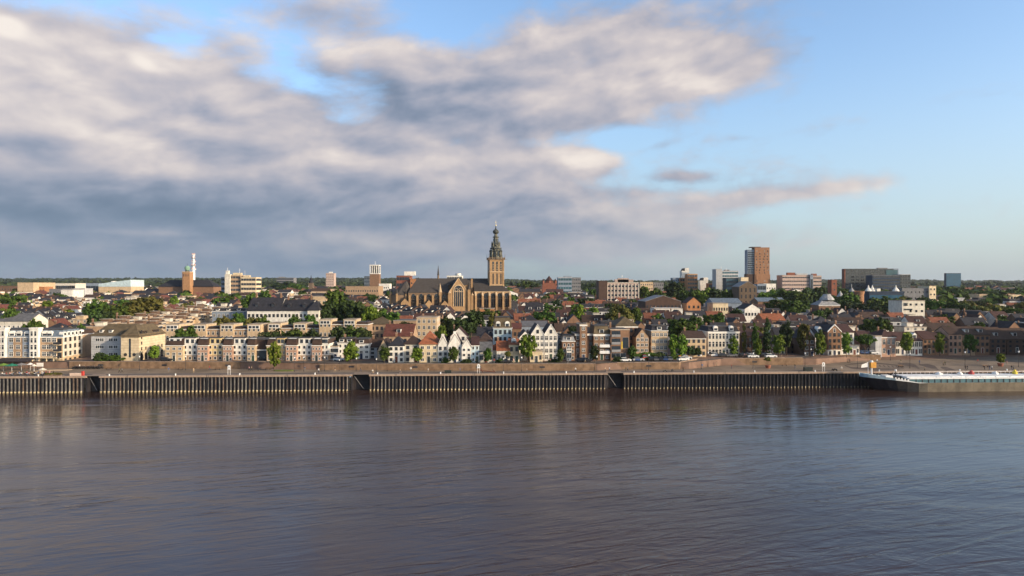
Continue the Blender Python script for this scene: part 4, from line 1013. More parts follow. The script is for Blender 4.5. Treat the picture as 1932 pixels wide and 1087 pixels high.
def museum():
    Y = 850; x0 = X(186, Y); w = X(247, Y) - x0; zb = ground(x0, Y); root = empty('museum', (x0, Y, zb), 0, 'pale blue wedge-roofed museum hall rising towards the domed tower', 'museum')
    m = MB(); m.box(0, w, 0, 30, -3, Z(541, Y) - zb, W('sand')); m.build('wall', root)
    zr = Z(541, Y) - zb
    m = MB(); m.extrude_y([(0, zr), (w, zr), (w - .6, Z(528, Y) - zb), (w * .3, Z(533, Y) - zb), (0, Z(536.5, Y) - zb)], -.3, 31, W('paleblue')); m.build('roof', root)
    for i in range(10): link('window', window_mesh(2.2, 1.6), root, (2 + i * (w - 4) / 9, 0, 1.5))
    m = MB(); m.cone(w * .18, 20, zr + 2, zr + 7, 5, 3, W('white'), 12); m.build('roof_drum', root)
    LAND.append(('the pale blue museum', x0 + w / 2, Y)); BLD.append((x0, x0 + w, Y - 3, Y + 32))
museum()
block(162, 187, 870, 535, 'low grey-blue wing with thin canopy left of the pale blue museum', 'bluegrey', 20, 1, 4, 'ribbon', name='office')
# domed church
def domed():
    Y = 800; x0 = X(296, Y); zb = ground(x0, Y); root = empty('domed_church', (x0, Y, zb), 0, 'brick church with dark hipped nave and square tower topped by a green copper ball', 'church')
    q = lambda p: X(p, Y) - x0; h = lambda p: Z(p, Y) - zb
    m = MB(); m.box(0, q(400), 4, 26, -3, h(541), W('brick'), 'xXyY'); m.build('wall', root)
    m = MB(); m.prism([(-1, 3, h(541)), (q(400) + 1, 3, h(541)), (q(400) + 1, 27, h(541)), (-1, 27, h(541))], [(9, 13, h(528)), (q(400) - 9, 13, h(528)), (q(400) - 9, 16, h(528)), (9, 16, h(528))], RF('slate')); m.build('roof', root)
    m = MB(); m.box(q(348), q(361), -4, 5, -3, h(514), W('domebrick')); m.box(q(346.5), q(361.5), -4.4, 5.4, h(514), h(512.5), W('sand')); 
    m.box(q(347) - .05, q(349), -4.1, 5.1, h(545), h(513.9), W('brick')); t = m.build('tower', root)
    for k in range(3): link('window', window_mesh(.8, 3.0, 'd'), t, (q(350 + 4 * k), -4, h(522)))
    m = MB(); cx, cy = q(353), .5; m.cone(cx, cy, h(512.5), h(510.5), 2.6, 2.2, RF('slate'), 10); m.build('drum', t)
    rr = 3.05; zc = h(510.5) + rr * .85; m = MB(); m.lathe(cx, cy, [(rr * math.cos(R(a)), zc + rr * math.sin(R(a))) for a in range(-70, 91, 20)], RF('copper'), 16); m.build('dome', t, True)
    m = MB(); m.tube((cx, cy, zc + rr), (cx, cy, zc + rr + 2.5), .12, metal_k); m.build('finial', t)
    LAND.append(('the green-domed tower', x0 + cx, Y)); BLD.append((x0, x0 + q(400), Y - 5, Y + 28))
domed()
def mast():
    Y = 1500; x = X(365, Y); zb = ground(x, Y); k = Y / F; root = empty('telecom_tower', (x, Y, zb), 0, 'slender white telecom tower with stacked antenna platforms', 'tower')
    h = lambda p: Z(p, Y) - zb
    m = MB(); m.cone(0, 0, -2, h(510), 4.0, 3.4, metal_w, 14); m.cone(0, 0, h(510), h(483), 2.6, 2.0, metal_w, 12); m.build('shaft', root)
    for i, p in enumerate((509, 502, 495, 488, 482)):
        m = MB(); rr = 5.6 - i * .5; m.cone(0, 0, h(p), h(p) + 1.6, rr, rr, metal_g if i % 2 else metal_w, 14); m.build('platform', root)
        for j in range(4):
            m = MB(); a = j * 1.57 + i; m.cone(rr * .8 * math.cos(a), rr * .8 * math.sin(a), h(p) + 1.6, h(p) + 4.5, .9, .9, mat('pinkish_dish', (.5, .33, .3), .6, .1, 1), 8); m.build('antenna_drum', root)
    m = MB(); m.tube((0, 0, h(483)), (0, 0, h(479)), .5, metal_g); m.build('antenna', root); LAND.append(('the telecom tower', x, Y))
mast()
r, w, z, ro = block(424, 434, 750, 518.5, 'white stair tower with tall antennas at the left end of the striped office', 'offwhite', 12, 6, 1, 'none', name='stair_tower'); antenna(ro, w * .4, 2, z, 8, .3); rooftop(ro, w, z, [(.1, .6, 4, 'white')], 1)
r, w, z, ro = block(434.3, 454, 752, 520, 'brown brick office block with cream roof storey beside the stair tower', 'tan', 15, 6, 5, 'ribbon', band='cream', wst='w', name='office_block'); rooftop(ro, w, z, [(.15, .95, 2.5, 'cream')]); antenna(ro, w * .8, 3, z + 3, 5)
r, w, z, ro = block(454.3, 483, 750, 524, 'cream office wing striped by wide window bands, right of the stair tower', 'cream', 16, 5, 8, 'ribbon', wst='w', name='office_block', side='R', land='the striped cream office'); rooftop(ro, w, z, [(.1, .5, 2.2, 'cream')]); antenna(ro, w * .2, 3, z + 2, 6)
block(417, 425, 760, 524, 'dark glass sliver beside the white stair tower', 'bluegrey', 10, 5, 2, 'ribbon', name='office')
r, w, z, ro = block(522, 554, 1500, 524.5, 'wide dark grey office slab on the horizon above the tree mound', 'grey', 20, 5, 10, 'ribbon', name='office_block', land='the grey slab on the horizon'); rooftop(ro, w, z, [(.1, .4, 2, 'grey')])
def spirelet():
    Y = 1000; x = X(587, Y); zb = ground(x, Y); root = empty('church_spire', (x, Y, zb), 0, 'small dark church spire with bulbous tip left of the pink tower', 'spire'); h = lambda p: Z(p, Y) - zb
    m = MB(); m.box(-3, 3, -3, 3, -2, h(534), W('darkstone')); m.build('tower', root); m = MB(); m.lathe(0, 0, [(3.6, h(534)), (3.4, h(531)), (1.8, h(529)), (1.9, h(527)), (.7, h(524)), (.1, h(519))], RF('slate'), 8); m.build('spire', root)
spirelet()
r, w, z, ro = block(615, 630, 1300, 516, 'pink apartment tower with white cap on the skyline', 'palepink', 15, 8, 4, 'grid', ww=1.4, name='apartment_tower', land='the pink tower'); rooftop(ro, w, z, [(.3, .7, 2.5, 'white')])
r, w, z, ro = block(697.5, 715, 900, 518, 'pale concrete water tower with brown brick base and open white top', 'brick', 12, 6, 3, 'none', name='water_tower', cat='tower', land='the tower with the open white top')
m = MB(); m.box(0, w, 0, 12, z + .6, z + 1.6, W('white')); 
for i in range(5):
    m.box(i * (w - .9) / 4, i * (w - .9) / 4 + .9, 0, 1, z + 1.6, z + 11.5, W('white'))
    m.box(i * (w - .9) / 4, i * (w - .9) / 4 + .9, 11, 12, z + 1.6, z + 11.5, W('white'))
m.box(1.5, w - 1.5, 1.5, 10.5, z + 1.6, z + 11.5, W('grey')); m.box(-.2, w + .2, -.2, 12.2, z + 11.5, z + 12.8, W('white')); m.build('open_crown', r)
antenna(ro, w / 2, 6, z + 12, 6, .2)
block(687, 698, 920, 522, 'small white tower block left of the water tower', 'offwhite', 10, 6, 3, 'grid', name='apartment_tower')
r, w, z, ro = block(652, 714, 700, 541, 'long tan brick building with brown base below the water tower', 'tan', 25, 2, 14, 'grid', name='school', land='the long tan building')
block(715, 735, 860, 536, 'low white house group right of the water tower', 'white', 14, 2, 5, 'grid', name='office')
r, w, z, ro = block(748, 773, 740, 521, 'dark red cube-shaped theatre block behind the choir', 'redbrick', 20, 4, 5, 'ribbon', name='theatre', land='the dark red theatre'); rooftop(ro, w, z, [(.55, 1.4, 4.5, 'white')])
block(774, 797, 735, 527, 'orange-capped brick block behind the choir roof', 'orangebrick', 16, 3, 4, 'grid', name='theatre')
r, w, z, ro = block(843, 872, 820, 521, 'white penthouse with round drum peeping over the church ridge', 'white', 16, 4, 8, 'ribbon', name='apartment_block'); m = MB(); m.cone(w * .72, 6, z + .5, z + 3.2, 3.5, 3.5, W('white'), 14); m.build('roof_drum', ro)
def darkdome():
    Y = 900; x = X(1036, Y); zb = ground(x, Y); root = empty('domed_church', (x, Y, zb), 0, 'dark red brick church with pointed dome and corner turrets on the horizon', 'church'); h = lambda p: Z(p, Y) - zb
    m = MB(); m.box(-9, 9, -6, 8, -3, h(534), W('redbrick')); m.build('wall', root)
    m = MB(); m.cone(0, 0, h(534), h(530), 5.2, 5.2, W('redbrick'), 8); m.cone(0, 0, h(530), h(520.5), 5.6, .2, RF('darkred'), 8); m.build('dome', root)
    for s in (-8, 8):
        m = MB(); m.cone(s, -5, h(536), h(530), 1.6, 1.5, W('redbrick'), 8); m.cone(s, -5, h(530), h(526), 1.8, .1, RF('darkred'), 8); m.build('turret', root)
    LAND.append(('the dark red domed church', x, Y))
darkdome()
r, w, z, ro = block(1053, 1079, 800, 524, 'grey office with teal window bands right of the dark dome', 'bluegrey', 18, 5, 7, 'ribbon', wst='t', band='palegrey', name='office_block', land='the grey office with teal bands'); rooftop(ro, w, z, [(.4, 1.0, 1.5, 'bluegrey')])
block(1079.4, 1096, 806, 524.5, 'darker grey wing of the teal-banded office', 'grey', 16, 6, 5, 'grid', name='office_block')
# hotel with piers
r, w, z, ro = block(1146, 1205, 600, 534, 'pinkish stone hotel with tall white piers and stepped roof storey', 'palepink', 22, 5, 9, 'piers', band='offwhite', name='hotel', land='the hotel with white piers', ww=2.0, zlow=1); rooftop(ro, w, z, [(.25, .85, 2.5, 'palepink'), (.35, .7, 3.6, 'palepink')]); antenna(ro, w * .5, 5, z + 4, 3)
block(1130, 1146, 596, 531, 'windowless dark brown brick tower left of the hotel', 'darkbrick', 20, 1, 1, 'none', name='brick_tower')
block(1208, 1232, 800, 533, 'tan block behind the trees right of the hotel', 'sand', 15, 4, 6, 'grid', name='apartment_block'); block(1233, 1252, 810, 534, 'grey block beside the tan one right of the hotel', 'grey', 15, 4, 5, 'grid', name='apartment_block')
def towerpair():
    block(1269, 1283, 905, 525, 'blue-grey flats at the left of the orange striped blocks', 'bluegrey', 12, 5, 3, 'grid')
    block(1283, 1296, 900, 525, 'low orange and cream striped flats', 'orangebrick', 14, 5, 4, 'ribbon', band='cream', wst='w', base=16)
    block(1297, 1316, 880, 517.5, 'taller orange and cream striped flats beside the white lift tower', 'orangebrick', 14, 6, 4, 'ribbon', band='cream', wst='w', land='the orange striped flats')
    for a, b, t, lb in ((1286, 1300, 506, 'white lift tower with slanted dark top above the striped flats'), (1321, 1336, 524, 'shorter white tower with slanted dark top')):
        r, w, z, ro = block(a, b, 920, t + 6, lb, 'white', 10, 1, 1, 'none', name='lift_tower')
        m = MB(); m.box(w * .45, w, 0, 10, z + .6, z + 4.5, W('white')); m.build('tower_head', ro); m = MB(); m.prism([(w * .08, .3, z + .6), (w * .45, .3, z + .6), (w * .45, 9, z + .6), (w * .08, 9, z + .6)], [(w * .25, .3, z + 4), (w * .45, .3, z + 4), (w * .45, 9, z + 4), (w * .25, 9, z + 4)], RF('slate')); m.build('slanted_skylight', ro)
    block(1337, 1351, 900, 535, 'small orange striped block right of the short white tower', 'orangebrick', 12, 2, 3, 'ribbon', band='cream', wst='w')
towerpair()
r, w, z, ro = block(1351, 1362, 850, 508.5, 'plain pale concrete stair tower of the green-banded office', 'palegrey', 16, 1, 1, 'none', name='stair_tower'); antenna(ro, w, 3, z, 4, .2)
r, w, z, ro = block(1362.4, 1393, 852, 512, 'grey office with long greenish window bands', 'palegrey', 16, 8, 8, 'ribbon', wst='t', name='office_block', land='the green-banded office'); rooftop(ro, w, z, [(.2, .5, 1.6, 'grey')]); antenna(ro, w * .3, 3, z, 4)
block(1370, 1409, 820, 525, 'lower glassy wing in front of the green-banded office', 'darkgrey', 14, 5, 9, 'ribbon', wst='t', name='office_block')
def redtower():
    Y = 860; root = empty('residential_tower', (X(1424, Y), Y, ground(X(1424, Y), Y)), R(-6), 'tallest tower on the skyline, orange brick with a blue-grey glass side', 'tower')
    zb = root.location.z; h = lambda p: Z(p, Y) - zb; w = 27 / F * Y; gl = 13 / F * Y
    m = MB(); m.box(0, w, 0, 16, -3, h(467), W('towerbrick')); m.box(w * .1, w + .6, -.5, 15, -3, h(518), W('towerbrick')); m.build('brick_slab', root)
    m = MB(); m.box(-gl, -.05, 1.5, 16, -3, h(471), W('bluegrey')); m.build('shade_side', root)  # bluish shade of the left side put into its wall colour
    m = MB(); m.box(-gl * .5, w * .45, 3, 14, h(467), h(465.5), W('darkbrick')); m.build('roof_storey', root)
    m = MB(); m.box(-gl - .6, .0 - .06, 1.0, 16.4, -2, h(517), W('darkbrick')); m.build('podium', root)
    n = 0; rnd = random.Random(3)
    for f in range(17):
        for c in range(4):
            if rnd.random() < .8: link('window', window_mesh(1.3, 1.6, 'w' if rnd.random() < .3 else 'g'), root, (2 + c * (w - 4) / 3 + rnd.uniform(-.8, .8), -.01 if f > 5 else -.51, 3 + f * (h(467) - 5) / 17))
    for f in range(20):
        m = MB(); zz = 12 + f * (h(471) - 14) / 20; m.box(-gl + .3, -.4, 1.4, 1.52, zz, zz + 1.3, dglass); m.build('window_band', root)
    LAND.append(('the tall orange brick tower', root.location.x, Y)); BLD.append((X(1405, Y), X(1455, Y), Y - 3, Y + 20))
redtower()
block(1398, 1412, 810, 524, 'cream low block at the foot of the tall tower', 'cream', 10, 2, 2, 'none', name='office')
block(1441, 1464, 780, 536, 'white low block with dark glass hall right of the tall tower', 'white', 14, 2, 5, 'grid', name='office')
block(1429, 1446, 775, 537, 'dark glass hall at the foot of the tall tower', 'bluegrey', 14, 2, 4, 'ribbon', name='hall')
r, w, z, ro = block(1476, 1528, 850, 520, 'broad pinkish brick hospital-like flats with red roof storey', 'palepink', 18, 6, 15, 'grid', name='apartment_block', land='the broad pinkish flats', ww=1.9, wh=1.5); rooftop(ro, w, z, [(.22, .5, 3.2, 'redbrick'), (.55, .95, 2, 'palegrey')])
block(1528.4, 1534, 848, 519, 'tall blue-grey stair slab splitting the broad pinkish flats', 'bluegrey', 12, 1, 1, 'ribbon', name='stair_tower')
r, w, z, ro = block(1534.4, 1550, 852, 521, 'right wing of the broad pinkish flats', 'palepink', 18, 6, 5, 'grid', ww=1.9, wh=1.5); rooftop(ro, w, z, [(0, .55, 2.5, 'redbrick')])
block(1569, 1579, 640, 529, 'slim dark brick tower between the flats and the big dark office', 'redbrick', 8, 4, 1, 'grid', name='brick_tower')
r, w, z, ro = block(1595, 1686, 900, 508, 'largest dark glass office on the right skyline', 'darkgrey', 10, 9, 10, 'grid', wst='g', name='office_block', land='the big dark glass office', ww=4.2, wh=2.0); rooftop(ro, w, z, [(.7, .9, 1.3, 'grey')])  # office wall colour darkened to stand for cloud shade
m = MB(); m.box(-1.2, -.05, 0, 6, -3, z, W('redbrick')); m.build('red_end_wall', r)
m = MB(); m.box(w + .05, w + 7, 1, 9.5, -3, z + .9, W('bluegrey')); m.build('end_wing', r)
m = MB(); m.box(w * .84, w + 5, -.6, .5, z - 8, z - 1, tealglass); m.build('teal_screen', r)
block(1646, 1698, 870, 520, 'lower navy wing with horizontal bands before the big dark office', 'navy', 16, 7, 14, 'ribbon', wst='g', name='office_block', band='grey')
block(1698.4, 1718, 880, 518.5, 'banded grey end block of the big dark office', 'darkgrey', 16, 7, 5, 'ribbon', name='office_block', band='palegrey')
r, w, z, ro = block(1785, 1813, 1500, 516, 'lone square blue tower on the right horizon', 'navy', 7, 9, 9, 'ribbon', wst='b', name='office_tower', land='the lone blue tower', base=18)
m = MB(); m.box(.2, w - .2, -.4, -.1, 2, z - .3, blueglass); m.build('blue_curtain_wall', r)
r, w, z, ro = block(1640, 1706, 560, 551, 'low navy blue hall carrying white tent roofs', 'navy', 18, 1, 8, 'ribbon', wst='b', name='market_hall', land='the hall with white tents')
for p in (1645.5, 1653, 1698):
    m = MB(); xx = X(p, 560) - X(1640, 560); m.lathe(xx, 6, [(3.0, z + .6), (2.2, z + 1.8), (.9, z + 3.4), (.1, z + 5.8)], W('white'), 8); m.build('tent_roof', ro)
rooftop(ro, w, z, [(.28, .38, 2.2, 'white')])
block(1702, 1753, 600, 545, 'plain grey apartment slab with a yellow end', 'grey', 16, 3, 7, 'grid', name='apartment_block', land='the slab with the yellow end'); r, w, z, ro = block(1753.3, 1766, 598, 540.5, 'sunlit yellow end of the grey apartment slab', 'cream', 17, 4, 2, 'grid', name='apartment_block')
block(1855, 1990, 640, 557, 'very long cream colonnaded building among the trees at the right', 'cream', 20, 2, 24, 'piers', band='cream', name='school', wst='g', ww=1.5, wh=3.2, land='the long cream colonnade'); block(1848, 1863, 632, 556, 'square cream end pavilion of the long colonnade', 'sand', 16, 1, 1, 'none', name='pavilion')
block(1806, 1840, 620, 563, 'low grey-green block left of the long cream colonnade', 'palegrey', 15, 1, 8, 'grid', name='school')
# round brick tower
def roundtower():
    Y = 500; x = X(1621, Y); zb = ground(x, Y); h = lambda p: Z(p, Y) - zb; root = empty('medieval_tower', (x, Y, zb), 0, 'round medieval brick tower with conical cap rising from the park trees', 'tower')
    m = MB(); m.cone(0, 0, -2, h(557), 3.2, 3.2, W('towerbrick'), 20); m.cone(0, 0, h(557), h(552), 3.2, 3.6, W('towerbrick'), 20); m.cone(0, 0, h(552), h(550), 3.6, 3.6, W('towerbrick'), 20)
    for i in range(10): a = R(36 * i); m.box(3.5 * math.cos(a) - .4, 3.5 * math.cos(a) + .4, 3.5 * math.sin(a) - .4, 3.5 * math.sin(a) + .4, h(550), h(549), W('towerbrick'))
    m.build('drum', root)
    m = MB(); m.cone(-4.5, 2, -2, h(552), 2.2, 2.2, W('brick'), 12); m.cone(-4.5, 2, h(552), h(542), 2.5, .1, RF('palegrey'), 12); m.build('stair_turret', root); m = MB(); m.tube((-4.5, 2, h(542)), (-4.5, 2, h(536)), .12, metal_w); m.build('flagpole', root)
    m = MB(); m.cone(-20 / F * Y * 1.6, 3, -2, h(560), 2.4, 2.4, W('brick'), 12); m.cone(-20 / F * Y * 1.6, 3, h(560), h(549), 2.6, .1, RF('palegrey'), 12); m.build('side_turret', root)
    LAND.append(('the round medieval tower', x, Y)); BLD.append((x - 16, x + 5, Y - 4, Y + 6))
roundtower()

# ------------ middle distance heroes
H(1545, 1585, 430, 576, 562, 'brick gatehouse with bell-shaped grey roof below the park trees', 'brick', 'hip', 'palegrey', 12, 2, 4, 'd', chim=0, door=False, cornice=True, rz=0, land='the grey-roofed gatehouse', name='gatehouse', cat='building')
m = MB(); Yg = 436; m.lathe(X(1560, Yg), Yg, [(4.6, Z(566, Yg)), (4.0, Z(562, Yg)), (2.6, Z(558, Yg)), (2.2, Z(555, Yg)), (2.0, Z(554.9, Yg))], RF('palegrey'), 10); tag(m.build('roof_cupola'), 'grey bell-shaped cupola on the gatehouse roof', 'cupola')
H(1218, 1285, 440, 569, 558, 'wide dark brick hall with low pale pitched roof', 'darkbrick', 'gy', 'palegrey', 26, 2, 10, 'd', chim=0, door=False, rz=0, name='sports_hall', cat='hall', land='the wide dark brick hall')
H(1235, 1288, 395, 583, 580, 'long low white-walled building below the dark brick hall', 'white', 'flat', 'white', 12, 1, 6, 'd', chim=0, door=False, rz=0)
H(1296, 1322, 400, 572, 561, 'orange brick house with round-arched gable on the slope', 'orangebrick', 'gy', 'darkred', 12, 3, 3, 'd', chim=0, door=False, rz=0, land='the orange brick gable house')
H(1345, 1374, 400, 573, 571, 'buff yellow office cube with two rows of slim windows', 'cream', 'flat', 'tanflat', 12, 2, 6, 'd', chim=0, door=False, rz=0, ww=.9, wh=1.8, side='R', land='the buff yellow cube')
H(1345, 1400, 455, 572, 563, 'long blue-grey metal roof behind the yellow cube', 'bluegrey', 'gx', 'bluegrey', 18, 1, 8, 'd', chim=0, door=False, rz=0, name='hall', cat='hall')
H(1395, 1428, 520, 541, 531, 'tall dark stone granary with pointed slate-edged gable', 'darkstone', 'gy', 'palegrey', 18, 4, 4, 'd', chim=0, door=False, rz=0, name='granary', cat='building', wh=3, land='the tall dark granary')
H(1405, 1434, 370, 583, 574, 'white gabled hall with arched windows below the dark granary', 'white', 'gy', 'slate', 14, 2, 5, 'd', chim=0, door=False, rz=0, land='the white gabled hall')
H(1430, 1482, 480, 569, 562, 'row of brown houses with long blue-grey roof right of the dark granary', 'brick', 'gx', 'bluegrey', 14, 2, 8, 'd', chim=0, door=False, rz=0)
H(1440, 1482, 345, 604, 592, 'brick house with wide orange roof above the street trees', 'brick', 'gx', 'orange', 13, 2, 5, 'd', chim=2, door=False, rz=0, land='the orange-roofed brick house')
H(1702, 1745, 385, 568, 566, 'white modern house block with square black windows', 'offwhite', 'flat', 'felt', 14, 4, 4, 'b', chim=0, door=False, rz=0, wh=1.3, ww=1.3, skip=((3, 0), (2, 0)), land='the white modern block')
rr_ = None
for lb, a, b, y0_, y1_ in (('black window', 1706, 1712, 571.5, 577), ('black window', 1706, 1721, 582.5, 585)):
    m = MB(); m.box(X(a, 385), X(b, 385), 384.7, 384.95, Z(y1_, 385), Z(y0_, 385), dglass); bw = m.build('wide_window', None)
    rt = [o for o in bpy.data.objects if o.get('label') == 'white modern house block with square black windows'][0]
    bw.parent = rt; bw.matrix_parent_inverse = Matrix.Translation(-rt.location)
H(992, 1025, 395, 589, 571, 'house with wide dark roof and twin skylights right of the church', 'palegrey', 'gx', 'slate', 14, 2, 4, 'd', chim=2, door=False, rz=0, dorm=2, land='the twin-skylight house')
H(983, 1033, 300, 616, 606, 'building with ribbed grey metal roof and blue wall panel behind the twin gables', 'bluegrey', 'gx', 'grey', 14, 2, 6, 'd', chim=0, door=False, rz=0)
H(960, 984, 290, 620, 610, 'brown house with flat terrace roof behind the orange cottage', 'brick', 'gx', 'red', 12, 2, 3, 'd', chim=2, door=False, rz=0)
H(723, 779, 275, 634, 612, 'broad house with long red-brown roof behind the white slate-roofed house', 'tan', 'gx', 'red', 14, 2, 6, 'd', chim=1, door=False, rz=0, dorm=1, land='the long red-brown roof')
H(690, 742, 320, 612, 597, 'large olive-brown hipped roof building right of the grove', 'tan', 'hip', 'olive', 18, 2, 6, 'd', chim=0, door=False, rz=0)
H(742, 785, 320, 606, 597, 'flat tan building with grey roof terrace', 'tan', 'flat', 'grey', 14, 2, 6, 'w', chim=0, door=False, rz=0)
H(786, 824, 300, 600, 596, 'tan apartment block with lit attic windows above the old houses', 'sand', 'flat', 'tanflat', 14, 4, 4, 'w', base=10, chim=2, door=False, rz=0, side='R', land='the tan apartment block')
H(905, 932, 400, 583, 578, 'small orange brick chapel-like house below the church nave', 'orangebrick', 'flat', 'felt', 10, 2, 3, 'd', chim=1, door=False, rz=0)
# manor with tall slate roofs
for a, b, e, t, dm, lb in ((466, 528, 586, 562, 2, 'left half of the white manor, steep dark roof with two hatch dormers'), (528, 586, 586, 566, 2, 'right half of the white manor, steep dark roof with gabled end')):
    H(a, b, 335, e, t, lb, 'white', 'gx', 'slate', 15, 2, 8, 'd', base=13.8, chim=2, door=False, rz=0, dorm=dm, dst='gable', dcol=RF('slate'), chh=2.2, side='R' if a == 528 else '', name='manor', cat='manor', land='the white manor' if a == 466 else None, group='white manor houses under steep slate roofs')
H(580, 602, 333, 586, 566, 'white pavilion with slate pyramid roof at the end of the manor', 'offwhite', 'pyr', 'slate', 12, 2, 3, 'd', base=13.6, chim=0, door=False, rz=0, side='R')
H(590, 616, 345, 560, 557, 'tan flat-roofed block with pergola right of the manor', 'sand', 'flat', 'tanflat', 12, 3, 3, 'w', base=13.6, chim=0, door=False, rz=0)
# second pastel terraces (behind), flat roofs with attic windows
def backrow(px0, px1, Y, top, n, phrase, wall='sand', floors=3, base=None, step=4):
    pw = (px1 - px0) / n
    for i in range(n):
        t = top + (step if i % 2 else 0); q = i % 2
        H(px0 + i * pw, px0 + (i + 1) * pw, Y + (.8 if q else 0), t + (5 if q else 0), t - 1, phrase % ['first', 'second', 'third', 'fourth', 'fifth', 'sixth', 'seventh', 'eighth', 'ninth', 'tenth', 'eleventh', 'twelfth', 'thirteenth', 'fourteenth', 'fifteenth', 'sixteenth', 'seventeenth', 'eighteenth'][i], wall if i % 2 == 0 else 'tan', 'man' if q else 'flat', 'brown' if q else 'tanflat', 10, floors, 3, 'w', base=base, chim=0, door=False, rz=0, name='terraced_house', cat='terraced house', group='flat-roofed terraces behind the waterfront', attic=not q)
backrow(312, 492, 288, 613, 7, 'flat-roofed buff terrace house, %s of the row behind the pastel terrace, left part', base=8)
backrow(505, 602, 290, 611, 4, 'flat-roofed buff terrace house, %s in the row right below the white manor', base=8)
backrow(602, 694, 288, 604, 4, 'taller flat-roofed buff terrace house, %s in the row beside the dark grove', base=9)
# diagonal rows of stepped dwellings on the left
def diagrow(pa, Ya, pb, Yb, n, ztop, phrase, wall, roof, rc, wd=6.5, dep=9, dz=0.):
    xa, xb = X(pa, Ya), X(pb, Yb); ang = math.atan2(Yb - Ya, xb - xa)
    ords = ['nearest', 'second', 'third', 'fourth', 'fifth', 'sixth', 'seventh', 'eighth', 'ninth', 'tenth', 'eleventh', 'twelfth', 'thirteenth', 'fourteenth', 'fifteenth', 'sixteenth']
    for i in range(n):
        t = i / n; x, y = xa + (xb - xa) * t, Ya + (Yb - Ya) * t
        off = (1.8 if i % 2 else 0) if roof == 'flat' else 0; x += -math.sin(ang) * off; y += math.cos(ang) * off; zb = ground(x, y); L = math.hypot(xb - xa, Yb - Ya) / n - .05; ze = ztop - 0 + random.uniform(-.15, .15) + dz * i + ((.9 if i % 2 else 0)) - zb
        root = empty('terraced_house', (x, y, zb), ang, phrase % ords[i], 'terraced house', 'stepped terraces on the left slope')
        wl, rf = MB(), MB(); wl.box(0, L, 0, dep, -2, ze, W(wall), 'xXyY')
        roof_mesh((wl, rf), roof, L, dep, ze, ze + 2.6, RF(rc), W(wall)); wl.build('wall', root); ro = rf.build('roof', root)
        wins(root, L, dep, 0, ze, 3, 2, None, None, 'w', 'F', first=1)
        if roof == 'flat':
            b = MB(); b.box(L * .1, L * .5, 1.5, dep * .55, ze + .41, ze + 1.9, W('offwhite' if i % 4 == 0 else 'brown')); b.box(L * .05, L * .55, 1.3, dep * .6, ze + 1.9, ze + 2.05, mat('roof_coping', (.36, .30, .24))); b.build('attic_box', ro)
        else: dormer(ro, L * .5, dep * .12, ze + .6, 1.4, 1.2, 2)
        if roof == 'flat':
            t_ = MB(); t_.prism([(L * .62, -.5, ze - 1.6), (L + .1, -.5, ze - 1.6), (L + .1, 2.4, ze + .5), (L * .62, 2.4, ze + .5)], [(L * .62, -.5, ze - 1.3), (L + .1, -.5, ze - 1.3), (L + .1, 2.4, ze + 1.0), (L * .62, 2.4, ze + 1.0)], RF('brown')); t_.build('tiled_slope', ro)
            t_ = MB(); t_.box(L * .05, L * .55, -.08, .1, ze - 1.5, ze - .4, glass); t_.box(L * .03, L * .57, -.05, .12, ze - .4, ze - .2, frame_w); t_.build('strip_window', root)
        if i % 3 == 0: chimney(ro, L * .2, dep * .7, ze, ze + 3.2, .6)
    BLD.append((min(xa, xb) - 4, max(xa, xb) + 4, min(Ya, Yb) - 2, max(Ya, Yb) + 10)) if 0 else None
    for i in range(n):
        t = i / n; x, y = xa + (xb - xa) * t, Ya + (Yb - Ya) * t; BLD.append((x - 8, x + 9, y - 5, y + 12))
diagrow(268, 285, 440, 400, 15, 17.0, 'stepped buff terrace house behind the striped building, %s up the slope', 'sand', 'flat', 'felt', dz=.26)
diagrow(200, 300, 400, 450, 16, 17.0, 'stepped tan terrace house in the second slanting row, %s up the slope', 'tan', 'flat', 'felt', dz=.24)
diagrow(-20, 330, 125, 372, 10, 18.0, 'slate-roofed grey terrace house in the left hillside row, %s from the frame edge', 'palegrey', 'gx', 'slate', dz=.1)
diagrow(88, 352, 165, 372, 5, 17.0, 'tan slate-roofed terrace house in the short left row, %s from the left', 'tan', 'gx', 'slate', dz=.1)
diagrow(140, 300, 200, 320, 6, 14.0, 'low slate-roofed house just behind the striped building, %s from the left', 'tan', 'gx', 'slate')
diagrow(50, 520, 225, 560, 12, 22.0, 'tan flat-roofed house in the far left slope row, %s from the left', 'sand', 'flat', 'tanflat')
diagrow(722, 450, 884, 372, 16, 20.2, 'dark-roofed house with white ridge trim below the church, %s along the slanting row', 'darkbrick', 'gx', 'slate', dz=-.26)
H(-30, 56, 300, 606, 592, 'long cream house with grey roof at the left frame edge behind the apartments', 'offwhite', 'gx', 'grey', 12, 2, 10, 'w', base=9.5, chim=0, door=False, rz=0, side='R')
H(400, 460, 345, 588, 582, 'shaded blue-grey flats with dark attic below the far terraces', 'bluegrey', 'man', 'slate', 12, 3, 7, 'w', chim=0, door=False, rz=0, dorm=3)
